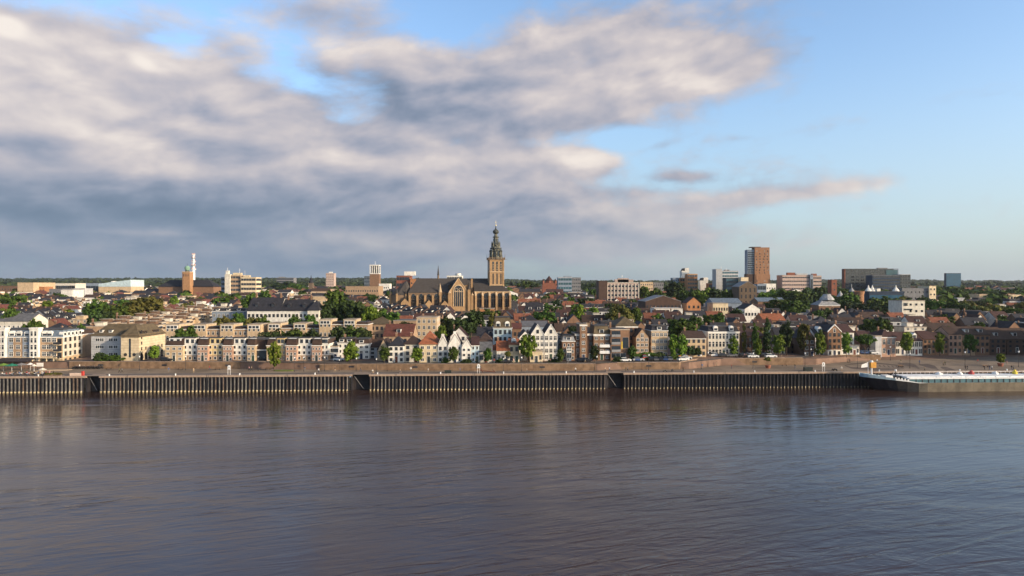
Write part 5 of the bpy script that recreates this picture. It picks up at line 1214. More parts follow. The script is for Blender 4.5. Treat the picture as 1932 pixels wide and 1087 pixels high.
# ---------------------------------------------------------------- trees
def leafmat(name, c1, c2):
    m = bpy.data.materials.new(name); m.use_nodes = True; nt = m.node_tree; E.nt = nt; b = nt.nodes['Principled BSDF']
    g = nt.nodes.new('ShaderNodeNewGeometry'); oi = nt.nodes.new('ShaderNodeObjectInfo')
    c = mixc(E(g.outputs['Random Per Island']), c1, c2)
    hs = nt.nodes.new('ShaderNodeHueSaturation'); v = E(oi.outputs['Random']) * .5 + .75; nt.links.new(v.s, hs.inputs['Value'])
    h = E(oi.outputs['Random']) * .04 + .48; nt.links.new(h.s, hs.inputs['Hue']); nt.links.new(c, hs.inputs['Color'])
    nt.links.new(hs.outputs[0], b.inputs['Base Color']); b.inputs['Roughness'].default_value = .75; b.inputs['Specular IOR Level'].default_value = .15
    return m
leaf_mid = leafmat('green_leaves', (.024, .046, .009), (.066, .108, .015))
leaf_light = leafmat('light_green_leaves', (.060, .100, .012), (.135, .190, .022))
leaf_dark = leafmat('dark_green_leaves', (.016, .028, .010), (.042, .064, .016))
leaf_olive = leafmat('olive_leaves', (.07, .075, .015), (.14, .135, .03))
bark = mat('tree_bark', (.09, .065, .05), .95, .3, 2)
def tree_meshes(kind, seed, lm):
    """unit tree: height 1, crown built of leaf-sized faces in clumps"""
    rnd = random.Random(seed); v = []; f = []
    cz, rz_, rx, nc, lp, ls = {'round': (.60, .36, .36, 66, 36, .038), 'oval': (.58, .38, .25, 60, 36, .036), 'tall': (.55, .43, .15, 60, 30, .028), 'wide': (.52, .40, .52, 90, 36, .042), 'cone': (.54, .41, .37, 66, 36, .038), 'spread': (.72, .20, .46, 50, 28, .036)}[kind]
    clumps = []
    while len(clumps) < nc:
        a, b, c = (rnd.uniform(-1, 1) for _ in range(3)); q = a * a + b * b + c * c
        if q > 1 or q < .12: continue
        s = 1.0
        if kind == 'cone': s = 1.0 - .62 * (c * .5 + .5)
        if kind == 'tall': s = 1 - .35 * abs(c)
        wob = 1 + .42 * noise.noise(Vector((a * 1.6 + seed, b * 1.6, c * 1.6)))
        clumps.append((a * rx * s * wob, b * rx * s * wob, cz + c * rz_ * wob, rnd.uniform(.55, 1.25)))
    for x, y, z, k in clumps:
        cr = .105 * k * (.6 if kind == 'tall' else 1) * (1.25 if kind == 'wide' else 1)
        for _ in range(int(lp * k)):
            d = Vector((rnd.gauss(0, 1), rnd.gauss(0, 1), rnd.gauss(0, 1))).normalized(); r_ = cr * rnd.uniform(.45, 1.1)
            p = Vector((x, y, z)) + Vector((d.x * r_, d.y * r_, d.z * r_ * .8)); n = (d + Vector((rnd.uniform(-.7, .7), rnd.uniform(-.7, .7), rnd.uniform(-.4, .9)))).normalized()
            u = n.orthogonal().normalized(); w = n.cross(u); a = rnd.uniform(0, 6.28); u, w = u * math.cos(a) + w * math.sin(a), w * math.cos(a) - u * math.sin(a)
            s = ls * rnd.uniform(.6, 1.3); o = len(v)
            v += [p - u * s - w * s * .6, p + u * s - w * s * .6, p + u * s * .7 + w * s, p - u * s * .7 + w * s * .8]; f.append((o, o + 1, o + 2, o + 3))
    me = bpy.data.meshes.new('crown'); me.from_pydata([tuple(p) for p in v], [], f); me.materials.append(lm)
    m = MB(); top = cz; m.tube((0, 0, -.03), (0, 0, .2), .020, bark, 8, .016); m.tube((0, 0, .2), (.01, 0, top), .016, bark, 7, .007)
    for k in range(6):
        a = k * 1.05 + seed; z0 = .26 + .05 * k; L = rx * .75
        m.tube((0, 0, z0), (L * math.cos(a), L * math.sin(a), z0 + .16), .009, bark, 5, .003)
    return me, m.mesh('trunk')
PROTO = {}
def tmesh(kind, tone, seed):
    k = (kind, tone, seed)
    if k not in PROTO: PROTO[k] = tree_meshes(kind, seed * 13 + 5, {'mid': leaf_mid, 'light': leaf_light, 'dark': leaf_dark, 'olive': leaf_olive}[tone])
    return PROTO[k]
TN = 0
def tree(x, y, z, h, kind, tone, label, group=None, wk=1.0, seed=None, name='tree'):
    global TN; TN += 1
    s = seed if seed is not None else TN % 4
    cr, tr = tmesh(kind, tone, s)
    root = empty(name, (x, y, z), random.uniform(0, 6.28), label, 'tree', group)
    root.scale = (h * wk * random.uniform(.9, 1.12), h * wk * random.uniform(.9, 1.12), h)
    link('crown', cr, root); link('trunk', tr, root)
    return root
def T(px, pyt, pyb, Y, kind, tone, label, group=None, w=None, z=None):
    """px centre, crown top and foot rows, depth; w = crown width in photo pixels"""
    x = X(px, Y); zt = Z(pyt, Y); zb = (Z(pyb, Y) if pyb else ground(x, Y)) if z is None else z
    h = zt - zb; base_w = {'round': .80, 'oval': .56, 'tall': .36, 'wide': 1.1, 'cone': .76, 'spread': .96}[kind] * h
    wk = 1.0 if w is None else (w / F * Y) / base_w
    return tree(x, Y, zb, h * .98, kind, tone, label, group, wk)
G1 = 'young street trees along the upper quay street'
T(291, 650, 684, 247, 'round', 'light', 'small light green tree in front of the arcade of the striped building', G1, 20, 7.7)
T(517, 645, 701, 238.6, 'round', 'light', 'round light green tree standing on the oval grass bed', G1, 25, 5.5)
T(662, 641, 688, 246, 'cone', 'light', 'pyramid-shaped bright tree in front of the brown-roofed white house', G1, 33, 7.4)
T(725, 652, 687, 242, 'oval', 'mid', 'oval tree before the steep brown front gable', G1, 18, 7.6)
T(787, 654, 687, 241.4, 'oval', 'light', 'oval tree between the cream house and the orange-roofed house', G1, 20, 7.6)
T(856, 654, 686, 241.4, 'round', 'mid', 'round tree before the tall white gabled house', G1, 21, 7.6)
T(920, 655, 686, 241.4, 'oval', 'mid', 'small oval tree before the low white shopfront house', G1, 16, 7.6)
T(958, 661, 686, 242, 'spread', 'olive', 'thin yellowish tree before the orange-roofed cottage', G1, 12, 7.6)
T(995, 628, 684, 243, 'round', 'light', 'biggest round quay tree covering the white house left of the twin gables', None, 34, 7.7)
T(1058, 657, 685, 243.5, 'oval', 'mid', 'small tree right of the twin white gables', G1, 13, 7.7)
T(1122, 650, 685, 243, 'oval', 'dark', 'dark oval tree below the brick house with white balconies', G1, 15, 7.7)
T(1193, 652, 676, 250, 'oval', 'mid', 'bushy tree at the right corner of the modern brick house', G1, 17, 7.8)
T(1270, 627, 674, 256, 'tall', 'light', 'left one of the two bright trees beside the car park', G1, 17, 7.8)
T(1287, 630, 672, 256, 'oval', 'light', 'right one of the two bright trees beside the car park', G1, 18, 7.8)
T(1282, 598, None, 292, 'round', 'mid', 'large green tree behind the two bright car park trees', None, 50)
T(1302, 652, 674, 259, 'round', 'dark', 'dark low bush-like tree right of the bright car park trees', G1, 18, 7.8)
T(1317, 655, 674, 261, 'round', 'dark', 'dark low bush-like tree before the buff brick house', G1, 14, 7.8)
T(1384, 633, 672, 263, 'tall', 'light', 'bright slim tree before the right end of the long pale house', G1, 18, 7.6)
T(1404, 608, 672, 268, 'tall', 'olive', 'tall thin brownish tree right of the long pale house', G1, 10, 7.6)
T(1425, 606, 672, 266, 'tall', 'mid', 'tallest slim poplar in the street row', G1, 14, 7.6)
T(1430, 636, 674, 262, 'tall', 'light', 'short bright tree at the foot of the tallest slim poplar', G1, 15, 7.6)
T(1448, 600, 668, 268, 'tall', 'dark', 'dark slim poplar right of the tallest one', G1, 16, 7.6)
T(1469, 629, 670, 263, 'oval', 'light', 'bright oval tree between two dark poplars', G1, 21, 7.6)
T(1484, 604, 668, 268, 'oval', 'dark', 'dark broad poplar left of the brown tree', G1, 24, 7.6)
T(1516, 607, 668, 270, 'oval', 'olive', 'brownish green tree left of the white shuttered house', None, 25, 7.4)
T(1548, 625, 668, 266, 'oval', 'light', 'bright oval tree before the white house left of the brick gable', G1, 20, 7.2)
T(1597, 625, 668, 268, 'oval', 'light', 'bright oval tree right of the brick gable warehouse', G1, 16, 7.2)
T(1632, 628, 668, 274, 'spread', 'mid', 'wide umbrella-shaped tree right of the low white annex', G1, 36, 7.0)
T(1711, 624, 664, 279, 'round', 'light', 'round bright tree between the two white shopfront houses', G1, 21, 6.5)
T(1773, 628, 665, 281, 'oval', 'light', 'oval tree before the brown new houses', G1, 18, 6.5)
T(1831, 629, 663, 282, 'round', 'mid', 'dense round tree before the tan top floor house', G1, 24, 6.5)
T(1449, 673, 694, 246, 'spread', 'olive', 'small olive tree growing in a terracotta planter on the quay', 'potted trees on the plaza', 14, QZ + .8)
T(1888, 666, 690, 252, 'oval', 'light', 'small palm-like tree in a terracotta planter on the plaza', 'potted trees on the plaza', 14, QZ + .8)
for px, Y in ((1449, 246), (1888, 252)):
    m = MB(); tc_ = mat('terracotta', (.28, .10, .06), .8, .15, 1); x = X(px, Y); m.cone(x, Y, QZ, QZ + 1.0, .75, 1.0, tc_, 14); m.cone(x, Y, QZ + 1.0, QZ + 1.12, 1.08, 1.08, tc_, 14)
    tag(m.build('planter'), 'terracotta planter holding the %s tree' % ('olive' if px == 1449 else 'palm-like'), 'planter', 'terracotta planters')
# mid-distance trees, each placed from the photograph
GB = 'trees among the houses on the slope'
MT = [  # px, top, Y, kind, tone, width, label
 (20, 578, 305, 'wide', 'mid', 34, 'green tree behind the left apartments, first from the frame edge'), (62, 600, 285, 'wide', 'mid', 36, 'broad tree behind the corner apartments'), (5, 555, 520, 'round', 'mid', 26, 'tree at the left frame edge below the far hall'),
 (30, 556, 500, 'wide', 'mid', 34, 'second tree from the left frame edge below the far hall'), (185, 567, 390, 'wide', 'mid', 46, 'green tree left of the pair of olive crowns'), (222, 573, 370, 'wide', 'mid', 48, 'green tree just above the striped building'), (252, 566, 375, 'round', 'olive', 48, 'olive willow, left of the pair'), (282, 558, 380, 'round', 'olive', 46, 'olive willow, right of the pair'),
 (205, 590, 350, 'wide', 'dark', 40, 'dark tree under the olive willows'), (150, 610, 285, 'wide', 'mid', 26, 'bush-like tree behind the shaded apartment wing'), (350, 615, 279, 'wide', 'mid', 44, 'low broad tree between the two terraces'), (415, 562, 520, 'round', 'mid', 30, 'tree above the shaded blue-grey flats'), (475, 556, 430, 'round', 'mid', 34, 'tree left above the manor roof'), (450, 590, 330, 'round', 'mid', 24, 'tree left of the manor'), (495, 596, 318, 'round', 'mid', 30, 'tree before the left half of the manor'), (475, 598, 316, 'round', 'olive', 26, 'olive tree at the left foot of the manor'),
 (555, 596, 318, 'wide', 'mid', 34, 'tree before the right half of the manor'), (585, 594, 318, 'round', 'mid', 26, 'tree before the manor pavilion'), (515, 622, 279, 'wide', 'dark', 50, 'dark hedge-like tree between the terraces below the manor'), (555, 620, 279, 'wide', 'mid', 50, 'second hedge-like tree between the terraces below the manor'), (590, 622, 279, 'wide', 'dark', 30, 'third hedge-like tree between the terraces'),
 (629, 545, 350, 'round', 'mid', 48, 'tallest tree of the dark grove right of the manor'), (612, 570, 340, 'round', 'dark', 40, 'dark tree at the left of the grove'), (655, 566, 345, 'wide', 'dark', 50, 'dark broad tree in the middle of the grove'), (675, 572, 340, 'round', 'dark', 40, 'dark tree at the right of the grove'), (697, 574, 338, 'wide', 'light', 38, 'bright yellow-green tree at the edge of the dark grove'), (718, 584, 340, 'wide', 'mid', 32, 'low tree right of the bright yellow-green one'),
 (640, 614, 277, 'wide', 'dark', 44, 'dark tree between the terraces, left'), (665, 616, 277, 'wide', 'mid', 46, 'tree between the terraces, middle'), (685, 618, 276, 'wide', 'dark', 40, 'dark tree between the terraces, right'),
 (735, 584, 330, 'wide', 'mid', 36, 'round tree left of the tan apartment block'), (845, 598, 318, 'wide', 'dark', 46, 'dark tree right of the tan apartment block'), (868, 602, 315, 'wide', 'dark', 36, 'dark tree below the big church window'), (832, 614, 285, 'round', 'light', 18, 'bright small tree above the orange-brown roof'), (889, 584, 320, 'tall', 'dark', 26, 'dark tall tree below the church aisle, left'), (903, 586, 322, 'tall', 'dark', 22, 'dark tall tree below the church aisle, right'), (930, 590, 330, 'round', 'olive', 22, 'olive tree above the blue-white town house'),
 (992, 531, 1100, 'round', 'mid', 26, 'round tree on the horizon right of the church tower'), (1007, 534, 1100, 'round', 'dark', 20, 'dark tree left of the dark dome'), (1091, 573, 360, 'round', 'light', 27, 'bright green tree amid the dark roofs'), (1170, 577, 345, 'wide', 'olive', 44, 'broad olive tree above the modern brick house'), (1198, 580, 350, 'round', 'mid', 26, 'tree right of the broad olive one'),
 (1272, 530, 620, 'round', 'dark', 34, 'dark round tree before the striped flats'), (1215, 540, 620, 'round', 'mid', 26, 'tree right of the hotel'), (1240, 545, 600, 'wide', 'mid', 30, 'tree behind the wide dark brick hall'), (1300, 545, 560, 'wide', 'mid', 40, 'tree right of the wide dark brick hall'), (1325, 544, 560, 'wide', 'light', 36, 'bright tree below the short white tower'), (1350, 543, 560, 'wide', 'dark', 40, 'dark tree below the green-banded office'), (1376, 549, 540, 'wide', 'mid', 30, 'tree left of the dark granary'),
 (1450, 550, 560, 'wide', 'light', 42, 'bright tree right of the dark granary'), (1480, 545, 540, 'wide', 'mid', 48, 'park tree below the pinkish flats, first'), (1505, 548, 520, 'wide', 'mid', 44, 'park tree below the pinkish flats, second'), (1525, 545, 530, 'wide', 'dark', 42, 'park tree below the pinkish flats, third and dark'), (1545, 541, 540, 'round', 'dark', 34, 'dark park tree beside the slim brick tower'), (1465, 562, 470, 'wide', 'mid', 40, 'low park tree above the orange-roofed house'), (1500, 566, 460, 'wide', 'mid', 44, 'low park tree left of the gatehouse'),
 (1600, 553, 480, 'wide', 'mid', 40, 'park tree left of the round tower'), (1590, 565, 460, 'wide', 'dark', 34, 'dark tree right of the gatehouse'), (1612, 568, 455, 'wide', 'dark', 40, 'dark tree at the foot of the round tower'), (1650, 562, 470, 'wide', 'mid', 44, 'park tree right of the round tower, first'), (1675, 561, 470, 'wide', 'mid', 42, 'park tree right of the round tower, second'), (1665, 572, 440, 'wide', 'dark', 50, 'low dark tree below the hall with tents'), (1640, 575, 440, 'wide', 'dark', 40, 'low dark tree behind the red roofs'),
 (1765, 565, 430, 'wide', 'mid', 44, 'tree right of the white modern block, first'), (1795, 567, 430, 'wide', 'mid', 46, 'tree right of the white modern block, second'), (1820, 572, 420, 'wide', 'dark', 40, 'dark tree before the grey-green block'), (1850, 574, 420, 'wide', 'olive', 46, 'olive tree below the cream pavilion'), (1880, 575, 415, 'wide', 'olive', 46, 'olive tree below the colonnade, first'), (1905, 580, 410, 'wide', 'mid', 44, 'tree below the colonnade, second'), (1925, 588, 390, 'round', 'dark', 44, 'dark round tree at the right frame edge'),
 (1740, 558, 500, 'wide', 'dark', 26, 'reddish dark tree above the white modern block'), (1790, 541, 800, 'wide', 'mid', 50, 'distant tree below the lone blue tower'), (1760, 548, 700, 'wide', 'mid', 40, 'distant tree right of the yellow slab end'), (1820, 545, 780, 'wide', 'mid', 50, 'distant tree right of the lone blue tower'), (1850, 547, 760, 'wide', 'mid', 46, 'distant tree behind the cream pavilion'), (1565, 557, 520, 'round', 'mid', 26, 'tree behind the gatehouse roof'),
 (1357, 592, 330, 'round', 'mid', 26, 'garden tree below the buff yellow cube, right'), (1340, 594, 330, 'round', 'mid', 28, 'garden tree below the buff yellow cube, left'), (1310, 596, 320, 'round', 'mid', 26, 'garden tree below the orange brick gable house'), (1080, 614, 285, 'round', 'dark', 18, 'dark garden tree behind the brown brick tower house'), (540, 533, 1100, 'wide', 'dark', 50, 'dark tree mound below the grey slab on the horizon'), (560, 536, 1050, 'wide', 'mid', 40, 'tree mound right of the grey slab'),
 (1110, 536, 1100, 'wide', 'dark', 46, 'dark tree right of the teal-banded office'), (1120, 545, 700, 'wide', 'mid', 24, 'tree left of the brown windowless tower'), (330, 560, 480, 'round', 'light', 16, 'small bright tree behind the second slanting row'), (500, 548, 600, 'round', 'mid', 20, 'tree below the striped cream office'),
]
for px, top, Y, kind, tone, w_, lb in MT: T(px, top - 2, None, Y, kind, tone, lb, GB, w_ * 1.12)
# street-side bushes
for i, (px, top, Y, w_, lb) in enumerate([(840, 674, 243, 14, 'clipped bush by the narrow chimney-gabled house'), (880, 677, 243, 22, 'low hedge before the bell-gabled house'), (945, 676, 243, 18, 'dark bush under the orange-roofed cottage'), (1165, 672, 247, 20, 'bush before the modern brick house'), (1220, 664, 252, 60, 'long green hedge below the gabled brick warehouse'), (1240, 665, 252, 34, 'leafy hedge below the sunlit brick house'), (210, 668, 248, 40, 'ivy-dark shrub below the striped building'), (186, 664, 249, 18, 'dark shrub at the corner of the striped building'), (1270, 668, 255, 24, 'shrubs behind the parked cars'), (1045, 676, 245, 26, 'small shrubs before the twin gables')]):
    x = X(px, Y); z = 7.6; h = Z(top, Y) - z
    cr, tr = tmesh('wide', 'dark' if i % 2 else 'mid', i % 3)
    o = empty('shrub', (x, Y, z - h * .22), i, lb, 'shrub', 'shrubs along the upper quay street'); s = (w_ / F * Y) / 1.1; o.scale = (s, h * 1.1, h * 1.22); o.rotation_euler.z = 0; link('crown', cr, o)
# ---------------------------------------------------------------- ordinary town houses behind
def proto(w, d, hh, rise, roof, wall, rc, cols, fl, wn):
    root = empty('town_house', (0, 0, 0))
    wl, rf = MB(), MB(); wl.box(0, w, 0, d, -5, hh, W(wall), 'xXyY')
    roof_mesh((wl, rf), roof, w, d, hh, hh + rise, RF(rc), W(wall))
    wl.build('wall', root); ro = rf.build('roof', root)
    if roof != 'flat':
        chimney(ro, w * .15, d / 2 if roof == 'gx' else d * .7, hh + rise * .4, hh + rise + .7, .6, W('brown'))
        if roof in ('gx', 'man'): dormer(ro, w * .55, d * .1, hh + .5, 1.6, 1.3, 2.2, 'flat')
        if roof == 'gx' and w > 12: chimney(ro, w * .85, d / 2, hh + rise * .4, hh + rise + .7, .6, W('brown'))
    else:
        m = MB(); m.box(w * .2, w * .5, 1.5, d * .6, hh + .41, hh + 2.2, W(wall)); m.box(w * .18, w * .52, 1.3, d * .62, hh + 2.2, hh + 2.35, mat('roof_coping', (.36, .30, .24))); m.build('roof_room', ro)
        m = MB(); m.box(w * .7, w * .74, d * .4, d * .6, hh + .41, hh + 1.6, metal_w); m.build('vent', ro)
    for f in range(max(0, fl - 2), fl):
        for c in range(cols): link('window', window_mesh(min(1.3, w / cols * .5), 1.5, wn), root, (w * (c + .5) / cols, 0, f * hh / fl + .9))
    return root
KINDS_ = []
rndh = random.Random(11)
def kindlist(spec):
    out = []
    for s in spec: out.append((proto(*s[:-1]), s))
    return out
#        w   d   h   rise roof  wall  roofcolour cols fl win  words
LEFT = kindlist([
 (13, 9, 6.3, .4, 'flat', 'sand', 'tanflat', 4, 3, 'w', 'buff flat-roofed house with a small roof room'),
 (10, 9, 6.8, .4, 'flat', 'offwhite', 'felt', 3, 3, 'w', 'pale flat-roofed house with a dark roof'),
 (14, 9, 5.5, 3.2, 'gx', 'tan', 'brown', 4, 2, 'w', 'wide tan house with a brown pitched roof'),
 (9.5, 9, 5.5, 3.2, 'gx', 'white', 'slate', 3, 2, 'd', 'white house with a slate pitched roof'),
 (8.2, 12, 5.5, 3.7, 'gy', 'brick', 'red', 2, 2, 'w', 'brick house with a red front gable roof'),
 (15, 9, 5.4, 3.0, 'gx', 'brown', 'slate', 4, 2, 'w', 'wide dark brick house with a slate pitched roof'),
 (9, 9, 5.6, 3.2, 'hip', 'sand', 'slate', 3, 2, 'w', 'buff house with a slate hipped roof'),
 (16, 12, 6.6, .4, 'flat', 'white', 'palegrey', 5, 3, 'g', 'broad white flat-roofed building')])
RIGHT = kindlist([
 (11, 9, 5.5, 3.4, 'gx', 'brown', 'slate', 3, 2, 'w', 'dark brick house with a slate pitched roof'),
 (9, 9, 5.9, 3.4, 'gx', 'white', 'darkred', 3, 2, 'd', 'white house with a dark red pitched roof'),
 (7.4, 12, 5.5, 3.9, 'gy', 'brick', 'slate', 2, 2, 'w', 'brick house with a slate front gable roof'),
 (11, 10, 6.6, .4, 'flat', 'offwhite', 'felt', 3, 3, 'w', 'pale flat-roofed house with a roof room'),
 (13, 10, 5.5, 3.2, 'gx', 'tan', 'brown', 4, 2, 'w', 'wide tan house with a brown pitched roof'),
 (10, 10, 6.3, 2.4, 'man', 'palegrey', 'slate', 3, 3, 'd', 'grey house with a slate mansard roof'),
 (7.4, 11, 5.2, 3.7, 'gy', 'white', 'darkred', 2, 2, 'd', 'white house with a dark red front gable roof'),
 (9, 10, 5.2, 3.4, 'gx', 'brick', 'rust', 3, 2, 'w', 'brick house with a rust-red tiled roof'),
 (12, 9, 5.8, .4, 'flat', 'grey', 'palegrey', 3, 2, 'g', 'grey building with a pale flat roof'),
 (8.5, 9, 5.6, 3.4, 'hip', 'sand', 'slate', 2, 2, 'w', 'buff house with a slate hipped roof')])
used_proto = set()
FILL = []
def free(x0, x1, y0, y1):
    for a, b, c, d in BLD:
        if x0 < b and x1 > a and y0 < d and y1 > c: return False
    return True
rg = random.Random(77); GT = []
for i in range(400):
    if len(GT) >= 95: break
    px = rg.uniform(-20, 1950); Yt = math.exp(rg.uniform(math.log(300), math.log(640))); x = X(px, Yt)
    if not free(x - 4, x + 4, Yt - 4, Yt + 4) or (730 < px < 1000 and Yt > 430): continue
    GT.append((x, Yt, rg.choice(('round', 'wide', 'oval', 'wide')), rg.choice(('mid', 'dark', 'light', 'mid', 'olive')), rg.uniform(7, 12))); BLD.append((x - 3, x + 3, Yt - 3, Yt + 3))
Yr = 300.0
while Yr < 760:
    px = -60 + rndh.uniform(0, 20)
    while px < 1990:
        x = X(px, Yr); L = (LEFT if px < 720 + rndh.uniform(-80, 80) else RIGHT)
        if (845 < px < 975 and Yr > 405) or (725 < px <= 845 and Yr > 470): px += 20; continue
        pr, s = rndh.choice(L); w, d = s[0], s[1]; yy = Yr + rndh.uniform(-3, 3)
        if Yr > 400 and 1450 < px < 1940 and rndh.random() < .75: px += 20; continue
        if free(x, x + w, yy, yy + d) and not any(abs(X(t[0], t[2]) - x - w / 2) < w / 2 + 2 and -7 < t[2] - yy < d + 4 for t in MT) and yy > wallY(x) + (14 if px < 1500 else 30):
            FILL.append((x, yy, pr, s)); BLD.append((x - 1, x + w + .6, yy - 1, yy + d + 1))
        px += (w + rndh.choice((.6, .6, 1.5, 4))) / Yr * F
    Yr *= 1.046
def nearest_land(x, y):
    return min(LAND, key=lambda L: (L[1] - x) ** 2 + ((L[2] - y) * 1.2) ** 2)
def rel(L, x, y):
    dx, dy = x - L[1], y - L[2]
    # judged as it is seen: across the picture by bearing
    ang = x / y - L[1] / L[2]
    if abs(ang) * (y) > 14: return ('right of ' if ang > 0 else 'left of ')
    return 'behind ' if dy > 0 else 'before '
# about 290 stand as objects of their own: those that show largest (nearest)
FILL.sort(key=lambda t: t[1])
solo, rest = FILL[:285], FILL[285:]
groups = {}
for x, y, pr, s in solo:
    L = nearest_land(x + s[0] / 2, y); r_ = rel(L, x + s[0] / 2, y); groups.setdefault((s[-1], r_, L[0]), []).append((math.hypot(x - L[1], y - L[2]), x, y, pr, s))
ORD = ['nearest', 'second nearest', 'third nearest', 'fourth nearest', 'fifth nearest', 'sixth nearest', 'seventh nearest', 'eighth nearest', 'ninth nearest', 'tenth nearest']
for (kw, r_, ln), lst in groups.items():
    lst.sort(key=lambda t: t[0])
    for i, (_, x, y, pr, s) in enumerate(lst):
        c = pr if id(pr) not in used_proto else copy_tree(pr)
        used_proto.add(id(pr)) 
        if c is pr: pass
        c.location = (x, y, ground(x + s[0] / 2, y) + (0 if y > 340 else -1.0)); c.rotation_euler.z = (rndh.uniform(-.1, .1))
        lb = f"{kw}, {r_}{ln}" + ((', ' + ORD[min(i, 9)]) if len(lst) > 1 else '')
        wds = lb.split()
        if len(wds) > 15: lb = lb.replace('front-facing gable', 'front gable').replace(' with a ', ', ').replace('pitched roof', 'roof')
        tag(c, lb, 'house', 'ordinary town houses on the slope'); c.name = 'town_house'
gl = {}
for t in GT:
    L = nearest_land(t[0], t[1]); kw = {'mid': 'green', 'dark': 'dark green', 'light': 'bright green', 'olive': 'olive green'}[t[3]] + {'round': ' round', 'wide': ' spreading', 'oval': ' oval'}[t[2]]
    gl.setdefault((kw, rel(L, t[0], t[1]), L[0]), []).append((math.hypot(t[0] - L[1], t[1] - L[2]), t))
for (kw, r_, ln), lst in gl.items():
    lst.sort(key=lambda q: q[0])
    for i, (_, t) in enumerate(lst): tree(t[0], t[1], ground(t[0], t[1]), t[4], t[2], t[3], f"{kw} garden tree {r_}{ln}" + (', ' + ORD[min(i, 9)] if len(lst) > 1 else ''), 'garden trees among the roofs', rg.uniform(.85, 1.2))
for pr, s in LEFT + RIGHT:
    if id(pr) not in used_proto:
        for ch in list(pr.children_recursive) + [pr]: bpy.data.objects.remove(ch)
# the rest of the roofs, too far and too many to count
def mass(name, items, kind='stuff'):
    m = MB()
    for x, y, w, d, h, rise, wall, rc, rt in items:
        z = ground(x, y); a = rndh.uniform(-.15, .15)
        m.box(x, x + w, y, y + d, z - 3, z + h, W(wall), 'xXyY')
        wl = MB(); rf = m; o = len(m.v)
        roof_mesh((m, m), rt, w, d, z + h, z + h + rise, RF(rc), W(wall), .2, x, y)
        if rndh.random() < .5: m.box(x + w * .3, x + w * .3 + .8, y + d / 2, y + d / 2 + .8, z + h, z + h + rise + 1, W('brick'))
        for c in range(int(w / 3.4)):
            cx = x + 1.7 + c * 3.4; m.box(cx - .5, cx + .5, y - .05, y + .02, z + h - 2.3, z + h - .9, glass if rndh.random() < .6 else frame_w)
    return tag(m.build(name), kind=kind)
items = [(x, y, s[0], s[1], s[2], s[3], s[5], s[6], s[4]) for x, y, pr, s in rest]
Yr = 770.0
while Yr < 1900:
    px = -60
    while px < 2000:
        w = rndh.uniform(10, 26); x = X(px, Yr); den = .78 if px < 1250 else .30
        if rndh.random() < den and free(x, x + w, Yr, Yr + 12):
            pr, s = rndh.choice(LEFT if px < 800 else RIGHT); items.append((x, Yr + rndh.uniform(-8, 8), w, 12, rndh.uniform(5.5, 9), s[3], s[5], s[6], s[4]))
        px += (w + rndh.uniform(.5, 8)) / Yr * F
    Yr *= 1.07
tag(mass('distant_town', items), 'mass of small distant roofs reaching to the horizon woods', 'distant town')
# distant trees between the roofs and the woods on the horizon
def forest(name, pts, lm, label, faces=26):
    rnd = random.Random(5); v = []; f = []
    for x, y, z, r_, h in pts:
        for _ in range(faces):
            d = Vector((rnd.gauss(0, 1), rnd.gauss(0, 1), abs(rnd.gauss(0, 1)))).normalized(); k = rnd.uniform(.6, 1.05)
            p = Vector((x + d.x * r_ * k, y + d.y * r_ * k, z + h * .45 + d.z * h * .55 * k)); n = (d + Vector((rnd.uniform(-.6, .6), rnd.uniform(-.6, .6), rnd.uniform(-.2, .6)))).normalized()
            u = n.orthogonal().normalized(); w = n.cross(u); s = r_ * rnd.uniform(.22, .42); o = len(v)
            v += [p - u * s - w * s, p + u * s - w * s * .7, p + u * s * .8 + w * s, p - u * s * .7 + w * s * .8]; f.append((o, o + 1, o + 2, o + 3))
    me = bpy.data.meshes.new(name); me.from_pydata([tuple(p) for p in v], [], f); me.materials.append(lm)
    return tag(link(name, me), label, 'woods', kind='stuff')
rt = random.Random(21); P1, P2, P3 = [], [], []
for i in range(2600):
    px = rt.uniform(-80, 2010); Y = math.exp(rt.uniform(math.log(560), math.log(2300)))
    keep = .25 if px < 1200 else .75
    if px > 1440 and Y < 1100: keep = 1.0
    if rt.random() > keep: continue
    x = X(px, Y)
    if not free(x - 4, x + 4, Y - 4, Y + 4): continue
    P1.append((x, Y, ground(x, Y) - 1, rt.uniform(4, 8), rt.uniform(8, 14)))
forest('distant_trees', P1, leaf_mid, 'scattered far trees between the roofs and the horizon', 34)
for i in range(7500):
    px = rt.uniform(-120, 2050); Y = math.exp(rt.uniform(math.log(2000), math.log(5600))); x = X(px, Y)
    P2.append((x, Y, ground(x, Y) - 2, rt.uniform(10, 22), rt.uniform(12, 22)))
forest('horizon_woods', P2, leaf_dark, 'wooded hills along the horizon', 22)
